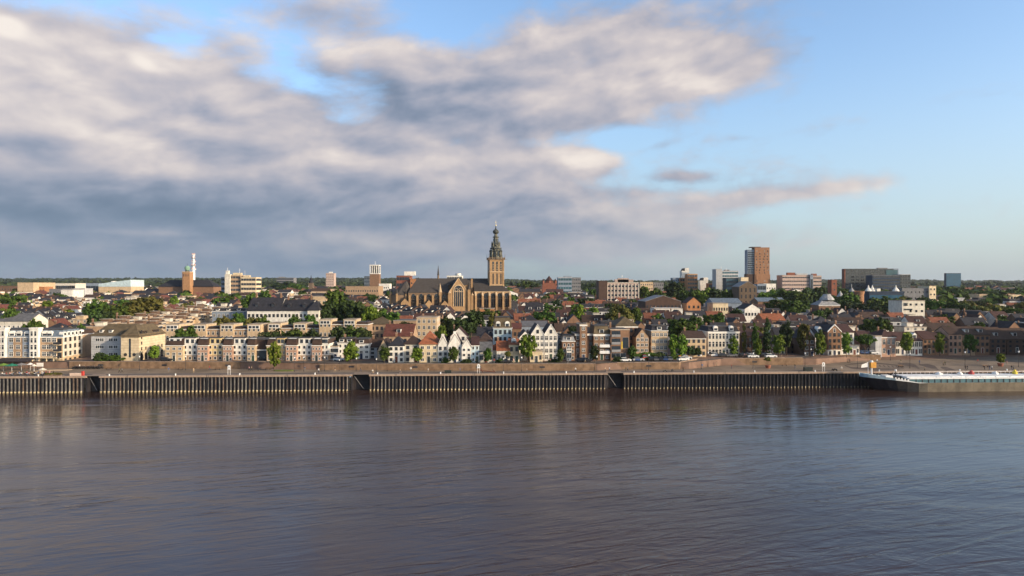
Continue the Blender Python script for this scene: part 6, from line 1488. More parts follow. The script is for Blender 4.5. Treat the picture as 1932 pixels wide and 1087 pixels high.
# ---------------------------------------------------------------- the barge
def barge():
    px0 = X(1626, 229); root = empty('river_barge', (px0, 229.6 + SL * 0 + 0.9, 0), SL, 'long cargo barge, teal coaming and white hatch covers, moored at the plaza', 'barge')
    # local x runs aft from the bow
    hullm = mat('barge_hull_grey', (.115, .095, .07), .75, .3, .25, rnd=0, stain=.4); bowm = mat('barge_bow_black', (.012, .012, .018), .5, .2, .5, rnd=0)
    midm = mat('barge_hull_near_black', (.022, .020, .022), .6, .4, .5, rnd=0, stain=.3); midm2 = mat('barge_hull_dark_grey', (.060, .052, .042), .7, .4, .4, rnd=0, stain=.4)  # in-between tones stepping the hull from black bow to grey
    whitep = mat('barge_white_paint', (.68, .68, .68), .6, .1, .8, rnd=0); bluep = mat('barge_pale_blue_paint', (.22, .30, .36), .6, .2, .6, rnd=0); teal = mat('barge_teal_paint', (.04, .11, .14), .55, .2, .4, rnd=0)
    L = 110
    xs = [0, .8, 2, 4, 7, 10, 13.5, 17, 20, 26, 36, 50, 65, 80, 95, 106, L]
    def half(x, k): return 5.6 * min(1, ((x + .02) / 17) ** (.55 + .35 * k)) * (1 if x < 106 else .8)
    def deck(x): return 2.95 + 2.5 * max(0, 1 - x / 17.5) ** .9
    m = MB()
    for a, b in zip(xs, xs[1:]):
        for s in (-1, 1):
            def ring(x): return [(x + (0 if x > 14 else 6.5 * (1 - x / 14)), s * half(x, 1.), -.8), (x + (0 if x > 14 else 4.0 * (1 - x / 14)), s * half(x, .7), .8), (x, s * half(x, .0), deck(x) - (0 if x > 18 else .9 * (1 - x / 20)))]
            A, B = ring(a), ring(b)
            for k in range(2):
                q = [A[k], B[k], B[k + 1], A[k + 1]]
                m.poly(q if s < 0 else q[::-1], bowm if b <= 10 else (midm if b <= 17 else (midm2 if b <= 20 else hullm)))
    m.poly([(L, -4.5, -.8), (L, 4.5, -.8), (L, 4.5, 2.9), (L, -4.5, 2.9)], hullm); m.build('hull', root)
    m = MB()
    for a, b in zip(xs, xs[1:]):
        if a >= 20: break
        for s in (-1, 1):
            za, zb = deck(a) - .9 * max(0, 1 - a / 20), deck(b) - .9 * max(0, 1 - b / 20)
            q = [(a, s * (half(a, 0) + .03), za), (b, s * (half(b, 0) + .03), zb), (b, s * (half(b, 0) + .03), deck(b) + .35 * max(0, 1 - b / 20)), (a, s * (half(a, 0) + .03), deck(a) + .35 * max(0, 1 - a / 20))]
            m.poly(q if s < 0 else q[::-1], whitep if a >= 10 else bluep)
    m.build('bulwark', root)
    m = MB()
    for a, b in zip(xs, xs[1:]):
        m.poly([(a, -half(a, 0), deck(a) - .35 if a < 18 else 2.9), (b, -half(b, 0), deck(b) - .35 if b < 18 else 2.9), (b, half(b, 0), deck(b) - .35 if b < 18 else 2.9), (a, half(a, 0), deck(a) - .35 if a < 18 else 2.9)], metal_g)
    m.build('deck', root)
    m = MB(); m.box(14.5, 96, -4.7, 4.7, 2.9, 4.15, teal); 
    for k in range(38): m.box(16.5 + k * 2.15, 16.72 + k * 2.15, -4.82, -4.69, 2.9, 4.15, bowm)
    m.build('hatch_coaming', root)
    m = MB()
    for k in range(16): m.box(14.2 + k * 5.1, 14.2 + k * 5.1 + 5.0, -4.9, 4.9, 4.15, 4.5, whitep); m.box(14.3 + k * 5.1, 19.1 + k * 5.1, -3.5, 3.5, 4.5, 4.75, whitep)
    m.build('hatch_cover', root)
    m = MB()
    for k in range(60): m.box(15 + k * 1.6, 15.07 + k * 1.6, 5.1, 5.17, 2.9, 4.9 + .4, whitep)
    m.box(15, 110, 5.08, 5.18, 5.2, 5.3, whitep); m.build('handrail', root)
    # windlass, hatch and railing posts on the foredeck
    m = MB(); m.box(8.2, 10.6, -1.6, 1.6, 3.8, 4.9, whitep); m.build('anchor_windlass', root)
    m = MB()
    for k in range(6): m.box(9 + k * .95, 9.5 + k * .95, -half(9 + k, 0) + .3, -half(9 + k, 0) + .45, 3.6, 4.7 - .1 * k, whitep)
    m.build('rail_post', root)
    m = MB(); m.tube((4.2, 0, 4.5), (4.2, 0, 9.0), .28, whitep, 8); m.box(3.7, 5.6, -.5, .5, 7.4, 9.3, mat('crane_ochre', (.45, .22, .04), .6, .15, 1)); m.cone(4.2, 0, 9.3, 9.9, .6, .4, whitep, 8); m.build('deck_crane', root)
    m = MB(); m.tube((3.0, 0, 5), (3.0, 0, 9.4), .06, metal_w, 6); m.poly([(3.0, 0, 9.3), (.6, -.3, 8.5), (.7, .1, 7.4), (3.0, 0, 7.7)], whitep); m.build('flag', root)
    m = MB(); m.tube((13.2, 1, 3.3), (13.2, 1, 6.2), .12, metal_k); m.cone(13.2, 1, 6.1, 6.7, .35, .35, whitep, 8); m.box(12.2, 14.0, -1, 2, 3.2, 4.6, metal_k); m.build('mast', root)
    for x, mt, w, h in ((40.5, mat('red_buoy_paint', (.32, .05, .05), .6, .1, 1), 1.3, 1.3), (56, mat('yellow_box_paint', (.6, .45, .05), .6, .1, 1), 1.1, 1.4), (29, whitep, 1.6, .8), (36.5, whitep, 1.2, .8), (49, whitep, 1.4, .9), (61, whitep, 1.8, 1.2)):
        m = MB(); m.cone(x, 2, 4.78, 4.78 + h * .6, w * .7, w * .65, mt, 10); m.cone(x, 2, 4.78 + h * .6, 4.78 + h, w * .4, w * .3, mt, 10); m.build('deck_vent', root)
    m = MB(); m.box(97.5, 108, -4.2, 4.2, 2.9, 6.2, whitep); m.box(99, 104, -3.2, 3.2, 6.2, 8.6, whitep); m.box(98.95, 104.05, -3.0, 3.0, 7.2, 8.3, dglass); w_ = m.build('wheelhouse', root)
barge()

# ---------------------------------------------------------------- cars
carp = {n: mat(n + '_car_paint', c, .35, .06, 2, rnd=0, spec=.6) for n, c in dict(white=(.65, .65, .65), black=(.015, .015, .02), red=(.30, .02, .025), silver=(.35, .36, .38), blue=(.03, .06, .16), grey=(.10, .10, .11), orange=(.55, .22, .03)).items()}
tyre = mat('tyre_rubber', (.02, .02, .02), .9, .1, 1, rnd=0)
def car(kind='hatch'):
    root = empty('parked_car', (0, 0, 0)); h = dict(hatch=1.5, van=2.1)[kind]; L = dict(hatch=4.2, van=4.9)[kind]
    m = MB(); pr = [(0, .32), (L, .32), (L, .78), (L - .25, .92), (L * .74, 1.0), (.25, 1.0), (.0, .9)] if kind == 'hatch' else [(0, .35), (L, .35), (L, .95), (L - .9, 1.2), (L - 1.6, 1.3), (0, 1.3)]
    m.extrude_y(pr, 0, 1.75, carp['silver']); body = m.build('body', root)
    c = MB(); z0 = 1.0 if kind == 'hatch' else 1.3
    b = [(.1, .08, z0), (L * .74, .08, z0), (L * .74, 1.67, z0), (.1, 1.67, z0)] if kind == 'hatch' else [(.03, .04, z0), (L - 1.5, .04, z0), (L - 1.5, 1.71, z0), (.03, 1.71, z0)]
    t = [(.55, .25, h - .07), (L * .58, .25, h - .07), (L * .58, 1.5, h - .07), (.55, 1.5, h - .07)] if kind == 'hatch' else [(.1, .15, h - .07), (L - 2.1, .15, h - .07), (L - 2.1, 1.6, h - .07), (.1, 1.6, h - .07)]
    c.prism(b, t, dglass); c.build('windows', root)
    r = MB(); r.prism(t, [(x, y, h) for x, y, _ in t], carp['silver']); r.build('car_roof', root)
    for x in (L * .18, L * .8):
        for y in (.02, 1.55): w = MB(); w.tube((x, y - .02, .32), (x, y + .2, .32), .32, tyre, 12); w.build('wheel', root)
    return root
cars = {'hatch': car('hatch'), 'van': car('van')}; first = {'hatch': True, 'van': True}
def put_car(px, Y, z, rz, col, label, kind='hatch'):
    o = cars[kind] if first[kind] else copy_tree(cars[kind]); first[kind] = False
    o.location = (X(px, Y), Y, z); o.rotation_euler.z = R(rz); tag(o, label, 'car', 'cars parked along the waterfront'); o.name = 'parked_car'
    for ch in o.children:
        if ch.name.startswith('body') or ch.name.startswith('car_roof'):
            for sl in ch.material_slots: sl.link = 'OBJECT'; sl.material = carp[col]
for a in ((1195, 247.5, 7.72, 4, 'silver', 'silver car parked at the left end of the walled car park'), (1208, 247.6, 7.72, 95, 'blue', 'blue-grey car beside the silver one in the walled car park'), (1213, 250, 7.72, 10, 'red', 'red van parked behind the brick wall below the hedge', 'van'),
          (1234, 248, 7.72, 80, 'black', 'black car right of the red van, first'), (1243, 248, 7.72, 85, 'grey', 'dark grey car right of the red van'), (1252, 248.3, 7.72, 84, 'black', 'black car in the middle of the walled car park'), (1261, 248.5, 7.72, 86, 'blue', 'dark blue car in the middle of the walled car park'), (1270, 248.5, 7.72, 90, 'grey', 'grey car left of the white one by the wall corner'),
          (1281, 248, 7.74, 12, 'white', 'white car nose to the corner of the orange brick wall'), (1288, 253, 7.74, 20, 'silver', 'silver-blue car behind the white one at the wall corner'), (1277, 256, 7.75, 0, 'orange', 'orange van under the two bright trees', 'van'),
          (1356, 262, 7.75, 2, 'black', 'black car before the long pale house, left end'), (1342, 263, 7.75, 2, 'white', 'white car at the left corner of the long pale house'), (1372, 262, 7.75, 3, 'grey', 'grey car before the middle of the long pale house'), (1396, 262.5, 7.75, 2, 'black', 'black car below the slim tree right of the long pale house'), (1408, 262.5, 7.75, 2, 'silver', 'silver car before the shaded brick row'), (1436, 263, 7.75, 2, 'black', 'black car before the dark house with white ground floor'), (1412, 258.5, 7.78, 2, 'white', 'white car behind the wall, left of the slim poplar'), (1446, 259, 7.78, 2, 'white', 'white car behind the wall, right of the slim poplar'),
          (1170, 246, 7.72, 3, 'white', 'white car before the modern brick house'), (1086, 245.5, 7.7, 4, 'black', 'black car before the brown brick tower house'), (1096, 245.5, 7.7, 3, 'black', 'second black car before the brown brick tower house'), (300, 247.5, 7.7, 3, 'black', 'dark car under the right end of the arcade'),
          (536, 252.2, 7.65, 2, 'grey', 'grey car behind the shaded wall by the grass bed'), (548, 252.4, 7.65, 4, 'black', 'black car behind the shaded wall by the grass bed'), (628, 249, 7.65, 4, 'white', 'white car before the glazed link house'), (944, 242, 7.66, 5, 'black', 'black car before the orange-roofed cottage'), (1625, 277, 7.35, 0, 'blue', 'blue car behind the wall under the umbrella-shaped tree'), (1640, 277, 7.35, 0, 'white', 'white car behind the wall under the umbrella-shaped tree')):
    put_car(*a)

# ---------------------------------------------------------------- people: one skinned body, posed, clothes by height
skin = mat('skin', (.42, .25, .17), .6, .08, 4, rnd=0)
cloth = {n: mat(n + '_cloth', c, .9, .12, 3, rnd=0) for n, c in dict(white=(.6, .58, .55), navy=(.02, .025, .05), red=(.3, .03, .03), olive=(.10, .10, .05), black=(.015, .015, .015), pink=(.5, .25, .25), blue=(.06, .12, .28), grey=(.18, .18, .18), denim=(.05, .07, .12), tan=(.35, .26, .17)).items()}
def body(pose):
    """joints -> skin surface"""
    J = {}
    if pose == 'stand':
        J = dict(pelvis=(0, 0, .93), waist=(0, 0, 1.08), chest=(0, 0, 1.32), neck=(0, 0, 1.48), head=(0, -.02, 1.62), top=(0, -.01, 1.74),
                 lh=(.10, 0, .88), lk=(.12, -.02, .50), la=(.12, .02, .09), lt=(.13, -.16, .04), rh=(-.10, 0, .88), rk=(-.12, .0, .50), ra=(-.12, .03, .09), rt=(-.13, -.15, .04),
                 ls=(.19, 0, 1.42), le=(.24, .03, 1.15), lw=(.25, -.06, .90), lf=(.25, -.09, .80), rs=(-.19, 0, 1.42), re=(-.24, .03, 1.15), rw=(-.25, -.06, .90), rf=(-.25, -.09, .80))
    elif pose == 'walk':
        J = dict(pelvis=(0, 0, .92), waist=(0, -.01, 1.07), chest=(0, -.03, 1.31), neck=(0, -.04, 1.47), head=(0, -.07, 1.61), top=(0, -.06, 1.73),
                 lh=(.10, 0, .87), lk=(.11, -.16, .50), la=(.11, -.26, .11), lt=(.11, -.42, .09), rh=(-.10, 0, .87), rk=(-.11, .06, .48), ra=(-.11, .34, .16), rt=(-.11, .26, .04),
                 ls=(.19, -.02, 1.41), le=(.24, .12, 1.17), lw=(.25, .14, .92), lf=(.25, .13, .83), rs=(-.19, -.02, 1.41), re=(-.24, -.06, 1.15), rw=(-.25, -.26, .98), rf=(-.25, -.33, .92))
    else:
        J = dict(pelvis=(0, 0, .50), waist=(0, .02, .66), chest=(0, .0, .90), neck=(0, -.02, 1.06), head=(0, -.05, 1.20), top=(0, -.04, 1.32),
                 lh=(.10, -.05, .50), lk=(.13, -.46, .50), la=(.13, -.46, .09), lt=(.13, -.62, .04), rh=(-.10, -.05, .50), rk=(-.13, -.46, .50), ra=(-.13, -.44, .09), rt=(-.13, -.60, .04),
                 ls=(.19, 0, 1.0), le=(.25, -.12, .78), lw=(.18, -.34, .74), lf=(.14, -.42, .74), rs=(-.19, 0, 1.0), re=(-.25, -.12, .78), rw=(-.18, -.34, .74), rf=(-.14, -.42, .74))
    Rr = dict(pelvis=.145, waist=.13, chest=.16, neck=.06, head=.105, top=.07, lh=.095, lk=.065, la=.045, lt=.035, ls=.065, le=.045, lw=.033, lf=.03)
    for k in list(Rr):
        if k[0] == 'l' and len(k) == 2: Rr['r' + k[1]] = Rr[k]
    ks = list(J); E_ = [('pelvis', 'waist'), ('waist', 'chest'), ('chest', 'neck'), ('neck', 'head'), ('head', 'top')]
    for s in 'lr': E_ += [('pelvis', s + 'h'), (s + 'h', s + 'k'), (s + 'k', s + 'a'), (s + 'a', s + 't'), ('chest', s + 's'), (s + 's', s + 'e'), (s + 'e', s + 'w'), (s + 'w', s + 'f')]
    me = bpy.data.meshes.new('b'); me.from_pydata([J[k] for k in ks], [(ks.index(a), ks.index(b)) for a, b in E_], [])
    ob = bpy.data.objects.new('b', me); COL.objects.link(ob)
    md = ob.modifiers.new('s', 'SKIN')
    for i, k in enumerate(ks):
        r_ = Rr[k]; me.skin_vertices[0].data[i].radius = (r_, r_ * (.75 if k in ('pelvis', 'waist', 'chest') else 1)); me.skin_vertices[0].data[i].use_root = (k == 'pelvis')
    ob.modifiers.new('u', 'SUBSURF').levels = 1
    dg = bpy.context.evaluated_depsgraph_get(); out = bpy.data.meshes.new_from_object(ob.evaluated_get(dg)); bpy.data.objects.remove(ob)
    nk, wz = J['neck'][2], J['pelvis'][2] + .02
    out.materials.clear()
    for n in (skin, cloth['navy'], cloth['denim'], mat('dark_hair', (.03, .02, .015), .8, .2, 4, rnd=0)): out.materials.append(n)
    for p in out.polygons:
        c = p.center; k = 1
        if c.z > nk + .0 and abs(c.x) < .16: k = 3 if (c.z > J['head'][2] + .03 or c.y > J['head'][1] + .02) else 0
        elif pose != 'sit' and c.z < wz and abs(c.x) < .21: k = 2
        elif pose == 'sit' and (c.z < .60 and abs(c.x) < .24): k = 2
        elif (Vector(J['lf']) - c).length < .13 or (Vector(J['rf']) - c).length < .13: k = 0
        p.material_index = k; p.use_smooth = True
    return out
BOD = {k: body(k) for k in ('stand', 'walk', 'sit')}
def person(x, y, z, pose, rz, top, legs, label, group=None):
    o = link('person', BOD[pose], None, (x, y, z), R(rz)); tag(o, label, 'person', group)
    for i, c in ((1, top), (2, legs)): o.material_slots[i].link = 'OBJECT'; o.material_slots[i].material = cloth[c]
    for i in (0, 3): o.material_slots[i].link = 'DATA'
    return o
rp = random.Random(4)
GP = 'people strolling on the quay'
for a in ((1822, 240.2, 'walk', 80, 'black', 'navy', 'person in black walking beside the lamp post above the barge, left of a pair'), (1825.5, 240.4, 'walk', 80, 'navy', 'black', 'person in navy walking beside the lamp post above the barge, right of a pair'), (1858, 241, 'stand', 20, 'black', 'black', 'person in black standing alone above the barge'),
          (1867, 240.6, 'stand', 100, 'navy', 'denim', 'person in navy standing with someone in white above the barge'), (1871.5, 240.8, 'stand', -80, 'white', 'denim', 'person in a white top standing above the barge'), (1909, 241, 'walk', 90, 'black', 'denim', 'person in black walking near the right-hand lamp post, first of two'), (1912, 241.2, 'walk', 90, 'grey', 'black', 'person in grey walking near the right-hand lamp post, second of two'),
          (1588, 237.4, 'stand', 0, 'white', 'tan', 'person in white standing at the quay edge left of the barge'), (994, 234, 'walk', 90, 'tan', 'grey', 'person in tan walking below the twin white gables'), (755, 233, 'sit', 0, 'tan', 'denim', 'person in tan sitting on a low block below the white slate-roofed house'), (808, 233.6, 'walk', -90, 'white', 'tan', 'person in white walking below the orange-roofed cream house'),
          (1086, 234.5, 'stand', 0, 'white', 'black', 'person in white by the brick wall left of the boat steps'), (1142, 235.4, 'stand', 40, 'tan', 'navy', 'person in tan beside the steps below the modern house'), (703, 232.4, 'sit', 30, 'white', 'tan', 'person in white sitting just right of the boat steps'), (1289, 236.4, 'walk', 90, 'black', 'black', 'person in black walking below the wall corner'), (601, 232.6, 'stand', 0, 'white', 'navy', 'person in white by the quay below the wide white terrace house'), (279, 231, 'walk', 90, 'black', 'grey', 'person in black walking on the quay road below the arcade'), (1745, 237.2, 'walk', -90, 'tan', 'black', 'person in tan on the plaza edge above the barge bow')):
    px, Y, pose, rz, t, l, lb = a
    person(X(px, Y), Y, QZ + .03 if pose != 'sit' else QZ + .05, pose, rz, t, l, lb, GP)
PLC = [(150, 244.6, QZ, 'by the motorcycles'), (225, 233, QZ, 'below the civic building'), (318, 235, QZ, 'before the first buff unit'), (365, 233, QZ, 'below the first white unit'), (395, 240, QZ, 'by the wall below the first yellow unit'), (470, 238, QZ, 'below the dark gateway'),
 (575, 238, QZ, 'right of the oval grass bed'), (632, 236, QZ, 'before the glazed link house'), (680, 236, QZ, 'above the second landing'), (742, 242, 7.62, 'before the white slate-roofed house'), (775, 236, QZ, 'below the brown pyramid roof'), (835, 242.3, 7.62, 'before the narrow chimney gable'), (868, 234, QZ, 'right of the dark container'), (897, 242.2, 7.62, 'before the bluish narrow house'), (932, 242.2, 7.62, 'by the lean-to'), (969, 242.4, 7.62, 'before the cream house with dormer'),
 (1010, 243.4, 7.64, 'before the first twin gable'), (1034, 243.2, 7.64, 'before the second twin gable'), (1072, 243.6, 7.64, 'before the slate mansard'), (1104, 243.6, 7.64, 'before the brown brick tower'), (1150, 237, QZ, 'above the third landing'), (1180, 236.5, QZ, 'below the modern brick house'), (1325, 246, QZ, 'past the wall corner'), (1352, 252, QZ, 'near the side street'),
 (1380, 244, QZ, 'below the bright slim tree'), (1405, 259.5, 7.8, 'above the wall by the brownish thin tree'), (1460, 260, 7.8, 'above the wall by the oval tree'), (1475, 260, 7.85, 'above the wall by the broad poplar'), (1500, 245, QZ, 'left of the wire cage'), (1600, 262, QZ, 'below the warehouse wall'), (1655, 262, QZ, 'below the pink corner house'), (1700, 262, QZ, 'below the first white shopfront'), (1735, 258, QZ, 'below the second white shopfront'), (1780, 254, QZ, 'below the oval tree'), (1845, 262, QZ, 'left of the palm planter'), (1900, 256, QZ, 'right of the palm planter')]
ks_ = list(cloth)
for i, (px, Y, z, where) in enumerate(PLC):
    t = ks_[(i * 3) % 10]; l = ('denim', 'black', 'grey', 'tan')[i % 4]
    person(X(px, Y), Y, z + .02, 'walk' if i % 3 else 'stand', (90, -90, 0, 60)[i % 4], t, l, f'person in {t} top and {l} trousers {where}', GP)
    if i % 4 == 1: person(X(px, Y) + .8, Y + .2, z + .02, 'walk', (90, -90, 0, 60)[i % 4], ks_[(i * 3 + 4) % 10], 'black', f'companion in {ks_[(i * 3 + 4) % 10]} top walking {where}', GP)
def bench():
    root = empty('bench', (0, 0, 0)); w_ = mat('bench_wood', (.16, .09, .05), .8, .2, 2)
    m = MB(); [m.box(-.9, .9, -.22 + .16 * q, -.09 + .16 * q, .42, .46, w_) for q in range(3)]; m.build('seat', root)
    m = MB(); [m.box(-.9, .9, .26, .30, .55 + .16 * q, .67 + .16 * q, w_) for q in range(2)]; m.build('backrest', root)
    for s in (-.75, .75): m = MB(); m.box(s - .04, s + .04, -.2, .3, 0, .42, metal_k); m.box(s - .04, s + .04, .3, .36, 0, .85, metal_k); m.build('leg', root)
    return root
be = bench()
for i, (px, Y, wh) in enumerate(((205, 242, 'by the motorcycles'), (340, 242, 'below the corner terrace unit'), (410, 241.5, 'below the yellow terrace unit'), (505, 241, 'left of the oval grass bed'), (735, 238, 'below the white slate-roofed house'), (815, 237, 'below the orange-roofed cream house'), (890, 237, 'left of the middle river sign'), (1000, 237.4, 'below the twin gables'), (1060, 237.6, 'below the slate mansard house'), (1215, 241, 'below the car park wall'), (1480, 253, 'below the poplars'), (1700, 249, 'left part of the plaza'), (1860, 249, 'near the palm planter'))):
    o = be if i == 0 else copy_tree(be); o.location = (X(px, Y), Y, QZ + .01); tag(o, 'wooden quay bench ' + wh, 'bench', 'benches on the quay')
m = MB()
for px, Y in ((755, 233), (703, 232.4)):
    m = MB(); m.box(-.35, .35, -.05, .45, 0, .42, cap); o = m.build('stone_block', None, False, (X(px, Y), Y, QZ + .02)); tag(o, 'low stone block used as a seat ' + ('below the white slate-roofed house' if px == 755 else 'right of the boat steps'), 'block', 'stone seat blocks')

# ---------------------------------------------------------------- cafe terrace at the far left
x0 = X(-20, 236); wood = mat('terrace_furniture', (.16, .11, .08), .8, .2, 2)
def table():
    root = empty('cafe_table', (0, 0, 0)); m = MB(); m.cone(0, 0, .70, .74, .42, .42, metal_w, 12); m.build('tabletop', root); m = MB(); m.tube((0, 0, 0), (0, 0, .7), .04, metal_k); m.cone(0, 0, 0, .04, .25, .25, metal_k, 10); m.build('leg', root)
    return root
def chair():
    root = empty('cafe_chair', (0, 0, 0)); m = MB(); m.box(-.22, .22, -.22, .22, .43, .47, wood); m.build('seat', root); m = MB(); m.box(-.22, .22, .18, .23, .5, .9, wood); m.build('backrest', root)
    for a in (-.19, .19):
        for b in (-.19, .19): m = MB(); m.box(a - .02, a + .02, b - .02, b + .02, 0, .43, metal_k); m.build('leg', root)
    return root
tb, ch = table(), chair(); tops = ['white', 'red', 'tan', 'navy', 'pink', 'black', 'blue', 'olive', 'grey']
k = 0; ORDW = ['first', 'second', 'third', 'fourth', 'fifth', 'sixth', 'seventh', 'eighth', 'ninth', 'tenth', 'eleventh', 'twelfth', 'thirteenth', 'fourteenth', 'fifteenth', 'sixteenth', 'seventeenth', 'eighteenth', 'nineteenth', 'twentieth']
TY = [(px, 224.6 + (px % 3) * .0) for px in range(4, 82, 7)]
for i, (px, _) in enumerate(TY):
    x = X(px, 224); row = i % 2; y = quayY(x) + 1.9 + row * 2.6
    t = tb if i == 0 else copy_tree(tb); t.location = (x, y, QZ + .01); tag(t, f'round cafe table, {ORDW[i]} from the left frame edge along the quay', 'table', 'cafe tables on the terrace')
    for s, q in ((-1, 90), (1, -90)):
        c = ch if k == 0 else copy_tree(ch); c.location = (x + s * .75, y, QZ + .01); c.rotation_euler.z = R(-90 * s); 
        who = tops[k % 9]
        tag(c, f'cafe chair {"left" if s < 0 else "right"} of the {ORDW[i]} terrace table', 'chair', 'cafe chairs on the terrace')
        person(x + s * .72, y, QZ + .01, 'sit', 90 * -s + 180 if 0 else (90 if s < 0 else -90), who, 'denim' if k % 2 else 'black', f'seated person in {who} {"left" if s < 0 else "right"} of the {ORDW[i]} terrace table', 'guests seated on the cafe terrace'); k += 1
# parasols
def parasol(px, Y, col, label, r=2.0, z=QZ, h=2.7):
    x = X(px, Y); root = empty('parasol', (x, Y, z), 0, label, 'parasol', 'parasols on the cafe terrace'); m = MB(); m.tube((0, 0, 0), (0, 0, h), .05, metal_w); m.cone(0, 0, 0, .1, .4, .4, metal_k, 10); m.build('pole', root)
    m = MB(); m.cone(0, 0, h - .55, h + .15, r, .05, mat(col[0], col[1], .8, .12, 1), 8, R(22.5)); m.build('canopy', root)
parasol(22, 236, ('green_canvas', (.02, .16, .10)), 'dark green parasol on the cafe terrace', 2.4); parasol(6, 237, ('lime_canvas', (.12, .20, .03)), 'leaf green parasol at the left frame edge', 2.4); parasol(40, 238, ('grey_canvas', (.16, .15, .15)), 'grey parasol right of the dark green one', 2.2)
parasol(57, 239, ('white_canvas', (.6, .58, .55)), 'white parasol in the middle of the terrace', 1.2); parasol(64, 234.5, ('cream_canvas', (.55, .5, .42)), 'closed-looking small cream parasol right of the white one', .9); parasol(80, 228, ('cream_canvas', (.55, .5, .42)), 'small flat cream parasol near the quay edge', 1.3, h=2.2); parasol(-12, 238, ('white_canvas', (.6, .58, .55)), 'white parasol cut by the frame edge', 2.2)
# awnings below the apartment block
for a, b, c, lb in ((2, 36, (.03, .025, .03), 'long dark awning over the cafe front, left part'), (38, 66, (.035, .03, .035), 'long dark awning over the cafe front, right part')):
    m = MB(); A, B = X(a, 247), X(b, 247); m.prism([(A, 243.5, 8.0), (B, 243.5, 8.0), (B, 247.4, 8.9), (A, 247.4, 8.9)], [(A, 243.5, 8.12), (B, 243.5, 8.12), (B, 247.4, 9.02), (A, 247.4, 9.02)], mat('dark_awning_canvas', c, .8, .2, 1)); o = m.build('awning_canvas')
    r_ = empty('awning', ((A + B) / 2, 245, 5.5), 0, lb, 'awning', 'dark awnings over the cafe front'); o.name = 'canvas'; o.parent = r_; o.matrix_parent_inverse = Matrix.Translation((-(A + B) / 2, -245, -5.5))
    for q in range(5):
        m = MB(); xx = A + (B - A) * q / 4 - (A + B) / 2; m.tube((xx, -1.4, 0), (xx, -1.4, 2.5), .06, metal_k); m.build('pole', r_)
# advertising box and kiosk
m = MB(); x = X(75, 241); m.box(-1.15, 1.15, -.1, .1, 1.2, 2.5, metal_w); m.box(-1.05, 1.05, -.13, -.1, 1.3, 2.4, mat('blank_panel', (.7, .66, .6), .6, .05, 1)); m.box(-.9, -.8, -.05, .05, 0, 1.2, metal_k); m.box(.8, .9, -.05, .05, 0, 1.2, metal_k)
tag(m.build('notice_board', None, False, (x, 241, QZ)), 'blank white notice board standing behind the cafe terrace', 'board')
m = MB(); x = X(100, 240); pale = mat('sand_ramp_paving', (.42, .30, .20), .9, .12, .5, rnd=0)
m.prism([(-4.5, -3, 0), (4.5, -1, 0), (5.5, 2, 0), (-1, 2.6, 0)], [(-4.4, -2.9, .12), (4.4, -1, .12), (5.4, 1.9, .12), (-1, 2.5, .12)], pale); tag(m.build('terrace_platform', None, False, (x, 240, QZ)), 'low pale platform beside the notice board', 'platform')
# planters hedge along the terrace
for i, px in enumerate((88, 96, 104, 112)):
    Y = 227.4 + SL * X(px, 227) + 8.2; Y = quayY(X(px, 226)) + 1.6; x = X(px, Y); root = empty('planter_box', (x, Y, QZ), SL, f'{ORDW[i]} green planter box from the terrace towards the landing', 'planter', 'planter boxes on the quay edge'); m = MB(); m.box(-.65, .65, -.3, .3, 0, .55, wood); m.build('box', root)
    cr, tr = tmesh('wide', 'olive', i % 3); o = link('foliage', cr, root, (0, 0, .0)); o.scale = (1.4, .9, 1.15)
# red and white barrier float by the landing
m = MB(); x = X(150, 226.5); rd = mat('red_paint', (.42, .05, .04), .6, .1, 1)
m.box(-2.6, 1.2, 0, .7, 0, .9, mat('pale_hoarding', (.55, .42, .34), .8, .1, 1)); m.box(1.25, 1.9, 0, .7, 0, 1.5, rd); tag(m.build('site_barrier', None, False, (x, quayY(x) + 1.3, QZ)), 'pale hoarding with red end block beside the first landing', 'barrier')
# motorcycles in a row
def moto():
    root = empty('motorcycle', (0, 0, 0))
    for x in (0, 1.4): w = MB(); w.tube((x, -.05, .32), (x, .05, .32), .32, tyre, 12); w.build('wheel', root)
    m = MB(); m.extrude_y([(.1, .4), (1.1, .4), (1.25, .75), (.9, .95), (.35, .8), (-.1, .85), (-.15, .7)], -.14, .14, carp['black']); m.build('body', root)
    m = MB(); m.tube((1.4, 0, .35), (1.1, 0, 1.05), .04, metal_g); m.tube((1.1, -.35, 1.05), (1.1, .35, 1.05), .03, metal_g); m.build('handlebar', root); return root
mo = moto()
for i in range(12):
    px = 137 + i * 4.6; Y = 243.6; o = mo if i == 0 else copy_tree(mo); o.location = (X(px, Y), Y, QZ + .01); o.rotation_euler.z = R(70 + (i * 37) % 25); tag(o, f'parked motorcycle, {ORDW[i]} from the left in the row before the wall', 'motorcycle', 'motorcycles parked in a row')
for i, (px, Y, lb) in enumerate(((1252, 234.6, 'pair of dark bicycles leaning by the quay below the car park wall'), (1267, 236, 'dark bicycle lying at the quay edge below the wall corner'), (1573, 238, 'dark bicycle parked left of the person in white, first'), (1579, 238.2, 'dark bicycle parked left of the person in white, second'), (1536, 262, 'dark bicycle by the steps left of the warehouse wall'), (1543, 262, 'second dark bicycle by the steps left of the warehouse wall'))):
    o = copy_tree(mo); o.name = 'bicycle'; o.location = (X(px, Y), Y, QZ + .01 if px < 1500 or Y < 240 else ground(X(px, Y), Y)); o.rotation_euler.z = R(10 + 40 * i); o.scale = (.8, .5, .85); tag(o, lb.replace('pair of dark bicycles', 'dark bicycle'), 'bicycle', 'bicycles left on the quay')
    if Y > 240: o.location.z = QZ + .3
